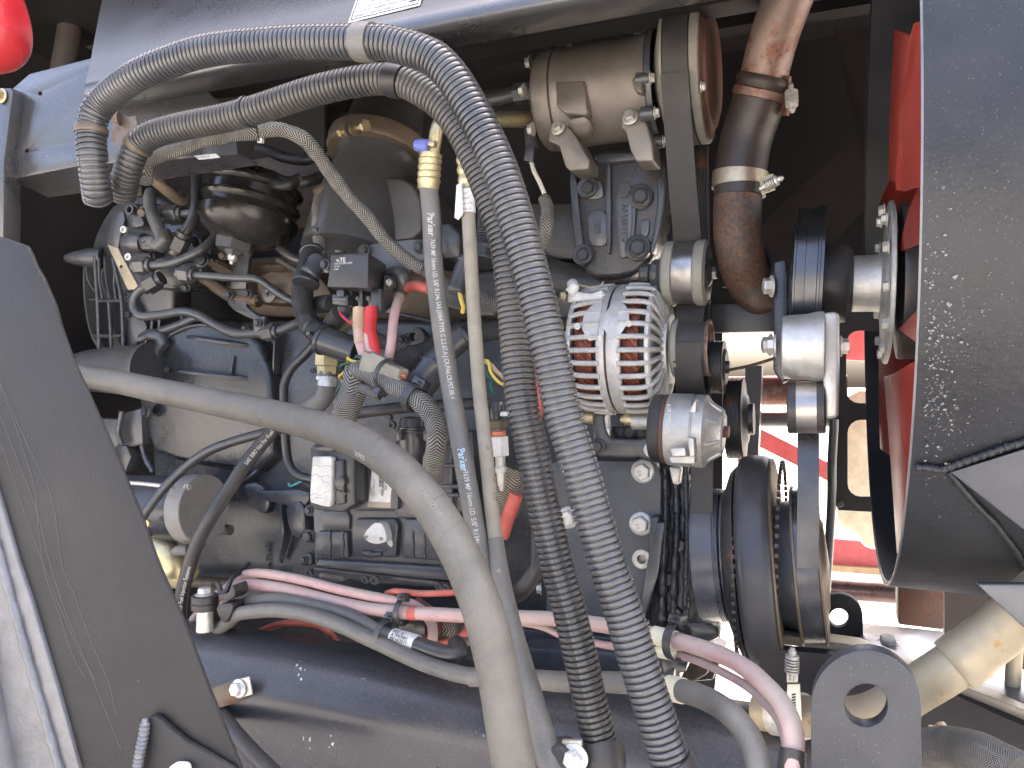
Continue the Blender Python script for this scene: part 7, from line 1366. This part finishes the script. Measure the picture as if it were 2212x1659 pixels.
mb = MB(); sx = pk2.near(P(893, 1325, .93)); sweep(mb, pk2, [(sx-.006, .0094), (sx-.006, .0098), (sx+.006, .0098), (sx+.006, .0094)], 24); part('pink_ring', mb, m_rcable2, _)
mb = MB(); sx = pk2.near(P(1436, 1378, .88)); sweep(mb, pk2, [(sx-.014, .0094), (sx-.014, .0106), (sx+.014, .0106), (sx+.014, .0094)], 28); tag(part('cream_marker', mb, m_cream, _), 'cream marker sleeve')
_, pk3 = cable('signal_cable', 'thin orange red cable below the thick pink cable at right', [(1130, 1345, .95), (1175, 1355, .94), (1213, 1372, .93), (1282, 1388, .92), (1327, 1396, .91), (1420, 1405, .89), (1466, 1415, .88), (1506, 1427, .865), (1560, 1452, .84), (1613, 1482, .81), (1655, 1520, .79), (1685, 1560, .77), (1700, 1610, .75)], .0046, m_rcable)
mb = MB(); sx = pk3.near(P(1443, 1409, .885)); sweep(mb, pk3, [(sx-.013, .0047), (sx-.013, .0078), (sx+.013, .0078), (sx+.013, .0047)], 24); tag(part('cream_marker', mb, m_cream, _), 'cream marker sleeve')
cable('signal_cable', 'thin bright orange cable leaving the tall cable tie to the right', Q3(1, 3, [(1060, 245, .96), (1120, 228, .955), (1200, 232, .95), (1350, 245, .95), (1500, 240, .95), (1650, 235, .96)]), .0046, m_rcable2)
cable('signal_cable', 'red cable passing behind the black cables at left', Q3(1, 3, [(-60, 610, 1.04), (60, 540, 1.03), (200, 490, 1.02), (350, 480, 1.02), (500, 500, 1.03), (600, 570, 1.05), (690, 690, 1.05)]), .0055, m_rcable2)
cable('signal_cable', 'red cable looping behind the elbow end at the centre bottom', Q3(1, 3, [(1380, 650, 1.0), (1500, 650, .99), (1600, 620, .985), (1680, 580, .985), (1720, 500, 1.0)]), .0060, m_rcable2)
cable('signal_cable', 'dark red cable bending down behind the label', Q3(1, 3, [(1300, 330, .98), (1400, 400, .97), (1440, 480, .97), (1430, 580, .98), (1390, 640, 1.0)]), .0100, mat('dark_red_cable', (.22, .03, .03), .3, dust=.3, bump=.05))
bx = emp('elbow_plug', 'black plug block behind the cable tie and date label', 'connector', *q(1, 3, 1200, 520), .97)
mb = MB(); slab(mb, PQ(1, 3, [(1100, 450), (1370, 470), (1370, 590), (1240, 600), (1100, 540)]), .965, .03); part('block', mb, m_plastic, bx, bevel=.003)
mb = MB(); tube(mb, [P(*q(1, 3, x, y), Y) for x, y, Y in ((1520, 490, 1.0), (1580, 520, .99), (1640, 520, .99))], .014, 14); part('woven_sleeve', mb, m_braidt, bx)
ca1 = cable('black_cable', 'upper dusty black cable with the white date label ending in an elbow', Q3(0, 3, [(1830, 560, .98)])+Q3(1, 3, [(-110, 345, .965), (0, 308, .955), (150, 293, .95), (300, 310, .945), (500, 352, .935), (700, 405, .93), (850, 470, .925), (980, 545, .915), (1100, 595, .91), (1300, 655, .905), (1450, 705, .90), (1560, 735, .90)]), .0098, m_achose)
_, pca = ca1
mb = MB(); tube(mb, [P(*q(1, 3, x, y), Y) for x, y, Y in ((1300, 660, .903), (1420, 700, .90), (1540, 735, .898), (1610, 740, .90), (1650, 700, .91), (1620, 650, .93))], .0115, 18); part('elbow_boot', mb, m_plastic, ca1[0])
mb = MB(); slab(mb, PQ(1, 3, [(1555, 640), (1610, 625), (1690, 640), (1690, 700), (1560, 680)]), .93, .02); part('brass_nut', mb, m_tan, ca1[0], bevel=.002)
dl = thing('date_label', 'white wrap label reading REV. A and a date on the upper black cable', 'label', P(*q(1, 3, 1210, 625), .905)); s0 = pca.near(P(*q(1, 3, 1110, 595), .91)); s1 = pca.near(P(*q(1, 3, 1310, 660), .905)); mb = MB(); sweep(mb, pca, [(s0, .0099), (s0, .0124), (s1, .0124), (s1, .0099)], 36); part('wrap', mb, m_label, dl)
for s_, a in (('REV. A', -.70), ('A 79676#1', -.28), ('09/18/2017', .14)): text_tube(s_, pca, s0+.003, .0062, .0125, m_ink, dl, ang=a, bold=.01)
ca2, pcb = cable('black_cable', 'lower dusty black cable resting on the frame tube', Q3(0, 3, [(1760, 560, .96), (1850, 470, .95), (1930, 410, .94)])+Q3(1, 3, [(0, 388, .925), (150, 380, .92), (300, 392, .92), (450, 420, .915), (600, 468, .91), (750, 530, .905), (900, 600, .90), (1050, 670, .895), (1200, 740, .89), (1400, 825, .885), (1600, 885, .88), (1780, 925, .88)]), .0105, m_achose)
_, pcc = cable('grey_hose', 'dusty grey hose arching over the frame tube at lower right', Q3(1, 3, [(1740, 920, .88)])+Q3(2, 3, [(160, 940, .87), (430, 960, .86), (700, 960, .855), (950, 970, .85), (1150, 985, .84), (1330, 1020, .82), (1480, 1060, .80), (1640, 1130, .78), (1780, 1230, .76), (1890, 1360, .75), (1960, 1500, .74), (2000, 1659, .73), (2010, 1750, .73)]), .0118, m_achose)
mb = MB(); sx = pcc.near(P(*q(2, 3, 1325, 1020), .82)); sweep(mb, pcc, [(sx-.010, .0119), (sx-.010, .0132), (sx+.010, .0132), (sx+.010, .0119)], 28); tag(part('cream_marker', mb, m_cream, _), 'cream marker sleeve')
# ties on the bottom cables
tie = ziptie('upright cable tie with square head holding the two pink cables', pk2, pk2.near(P(868, 1323, .93)), .0165, .0050, -1.5)
ziptie('cable tie just left of the date label round both black cables', pca, pca.near(P(*q(1, 3, 1050, 590), .905))-.004, .0205, .0058, 1.45 if 0 else -1.5)
ziptie('cable tie over the cream markers at lower right', pk2, pk2.near(P(1458, 1386, .87)), .0205, .0068, -1.3)
mb = MB(); slab(mb, PQ(2, 3, [(1200, 770), (1330, 780), (1340, 820), (1410, 830), (1410, 880), (1350, 890), (1360, 960), (1240, 960)]), .93, .03); bt2 = emp('tie_mount', 'black stepped tie mount under the cream markers', 'clip', *q(2, 3, 1300, 900), .93); part('mount_block', mb, m_plastic, bt2, bevel=.002)
mb = MB(); slab(mb, PQ(2, 3, [(1230, 890), (1300, 890), (1300, 1000), (1240, 1000)]), .83, .02); part('tie_head', mb, m_plastic, bt2, bevel=.002)
mb = MB(); sweep(mb, pk2, [(pk2.near(P(1705, 1650, .72))-.01, .0096), (pk2.near(P(1705, 1650, .72))-.01, .012), (pk2.L-.005, .013), (pk2.L, .011)], 24); tag(finish('cable_boot', mb, m_black), 'black boot at the bottom end of the thick pink cable', 'boot')
# P clamp stack at left
pcl = emp('cable_clamp', 'black double P clamp on a silver spacer with a bright bolt', 'clamp', *q(0, 3, 1670, 550), .93)
A = P(*q(0, 3, 1660, 545), .935); k = K(442, .935)
mb = MB(); lathe(mb, A, ZA, [(0, 0), (0, 18*k), (46*k, 17*k), (46*k, 0)], 32); part('spacer', mb, m_zinc, pcl)
mb = MB(); lathe(mb, A+ZA*46*k, ZA, [(0, 20*k), (0, 26*k), (2*k, 28*k), (14*k, 28*k), (15*k, 26*k), (16*k, 28*k), (30*k, 28*k), (32*k, 25*k), (32*k, 0)], 40); part('clamp_pad', mb, m_black, pcl)
bolt(pcl, A+ZA*78*k, Vector((0, -.05, 1)), 20*k, m_zinc)
for pts in ([(1760, 250), (1850, 245), (1870, 180), (1890, 175), (1910, 260), (1860, 300), (1780, 310)], [(1760, 330), (1900, 320), (1860, 440), (1810, 500), (1750, 390)]):
    mb = MB(); slab(mb, PQ(0, 3, pts), .925, .03, rnd=1); part('clamp_jaw', mb, m_black, pcl, bevel=.002)
mb = MB(); tube(mb, [P(*q(0, 3, x, y), Y) for x, y, Y in ((1735, 165, .95), (1770, 170, .94), (1790, 230, .94), (1830, 230, .935), (1880, 120, .95), (1960, 60, .98), (2020, 0, 1.0))], .0042, 10); part('clamp_strap', mb, m_black, pcl)
# fuel injection hose + black tube
fh1, pfi = cable('fuel_hose', 'black fuel hose with white lettering running down from the fat grey hose', [(600, 910, .98), (585, 935, .975), (560, 965, .97), (525, 1010, .96), (490, 1065, .95), (458, 1115, .94), (430, 1165, .94), (408, 1225, .94), (392, 1290, .945), (388, 1340, .95), (390, 1400, .96)], .0108, m_black, wob=0)
text_tube('SAE 30R7 Not For Fuel', pfi, pfi.near(P(530, 1000, .96)), .0085, .0109, m_inkw, fh1, rev=True, bold=.015, fit=.066)
text_tube('For Fuel Injection Systems', pfi, pfi.near(P(*q(0, 3, 1450, 370), .94)), .0088, .0109, m_inkw, fh1, rev=True, bold=.015, fit=.080)
cable('black_tube', 'thinner shiny black tube curving from the fat hose to the starter', [(620, 925, 1.0), (560, 938, 1.0), (500, 955, 1.0), (450, 975, 1.0), (400, 1010, 1.0), (350, 1060, .99), (310, 1115, .98), (280, 1170, .98)], .0078, m_plastic, wob=0)
# braided hose bottom right
cable('braided_hose', 'dusty braided hose lying in the bottom right corner', Q3(3, 3, [(1200, 1520, .80), (1300, 1500, .79), (1500, 1490, .77), (1700, 1540, .74), (1900, 1640, .71), (2100, 1740, .69)]), .0175, m_braidw)
fl = emp('bottom_fitting', 'small pale fitting above the braided hose at bottom right', 'fitting', *q(3, 3, 1400, 1400), .80)
mb = MB(); slab(mb, PQ(3, 3, [(1310, 1370), (1360, 1380), (1400, 1350), (1450, 1345), (1500, 1410), (1480, 1430), (1330, 1430)]), .80, .02); part('fitting_body', mb, m_band, fl, bevel=.003)
mb = MB(); f = uvY([(1990, 1600, .80), (2060, 1620, .80), (2240, 1760, .78), (1990, 1760, .78)]); prism(mb, f, [p+YA*.01 for p in f]); tag(finish('lower_plate', mb, m_weld), 'pale steel plate under the braided hose', 'plate')
# ================================================================ small pieces hang from the part they sit on
NEST = {'lettering': ('sticker', 'hose_wall', 'relay_case', 'paper_wrap', 'wrap', 'bolt_plate', 'casting', 'drum', 'jacket', 'label_sticker', 'body', 'name_pad', 'plate', 'crankcase'),
        'border': ('sticker',), 'manual_symbol': ('sticker',), 'logo_bar': ('relay_case',), 'pawl_slot': ('head',), 'band_slot': ('band_tail',), 'rim_tooth': ('timing_rim',),
        'seam_ticks': ('corrugated_wall',), 'fin': ('base',), 'plug_latch': ('plug_body',), 'plug_band': ('plug_body',), 'crack_line': ('cover_plate',), 'barcode_line': ('label_sticker',),
        'gear_tooth': ('lever',), 'gear_pivot': ('lever',), 'scratch': ('plate',), 'winding_wires': ('winding',), 'wrap_line': ('hose_wall',), 'valve_neck': ('metal_tube',), 'paste_smear': ('raised_panel',),
        'zip_tie_head': ('zip_tie', 'cloth_sleeve'), 'shrink_sleeve': ('cable',), 'cream_marker': ('jacket',), 'pink_ring': ('jacket',), 'belt_rib': ('belt_run',), 'stone_chips': ('ring_wall',),
        'highlight_lip': ('ring_wall',), 'paint_splash': ('tube_wall',), 'bolt_boss': ('front_flange', 'casting'), 'raised_pad': ('casting',), 'cast_pad': ('body',), 'terminal_nut': ('terminal_base',),
        'pulley_nut': ('pulley',), 'pulley_rim': ('pulley',), 'dirt_fleck': ('cover',), 'paint_tick': ('crankcase',), 'seam_rod': ('body',), 'clamp_screw': ('worm_clamp',)}
st_ = lambda o: o.name.split('.')[0]
for t in [o for o in COL.objects if o.parent is None]:
    kids = list(t.children); by = {}
    for k in kids: by.setdefault(st_(k), []).append(k)
    for k in kids:
        for want in NEST.get(st_(k), ()):
            if want in by and not k.children and want != st_(k):
                mid = lambda o: o.matrix_basis @ (sum((Vector(c) for c in o.bound_box), Vector())/8)
                k.parent = min(by[want], key=lambda p: (mid(p)-mid(k)).length); break
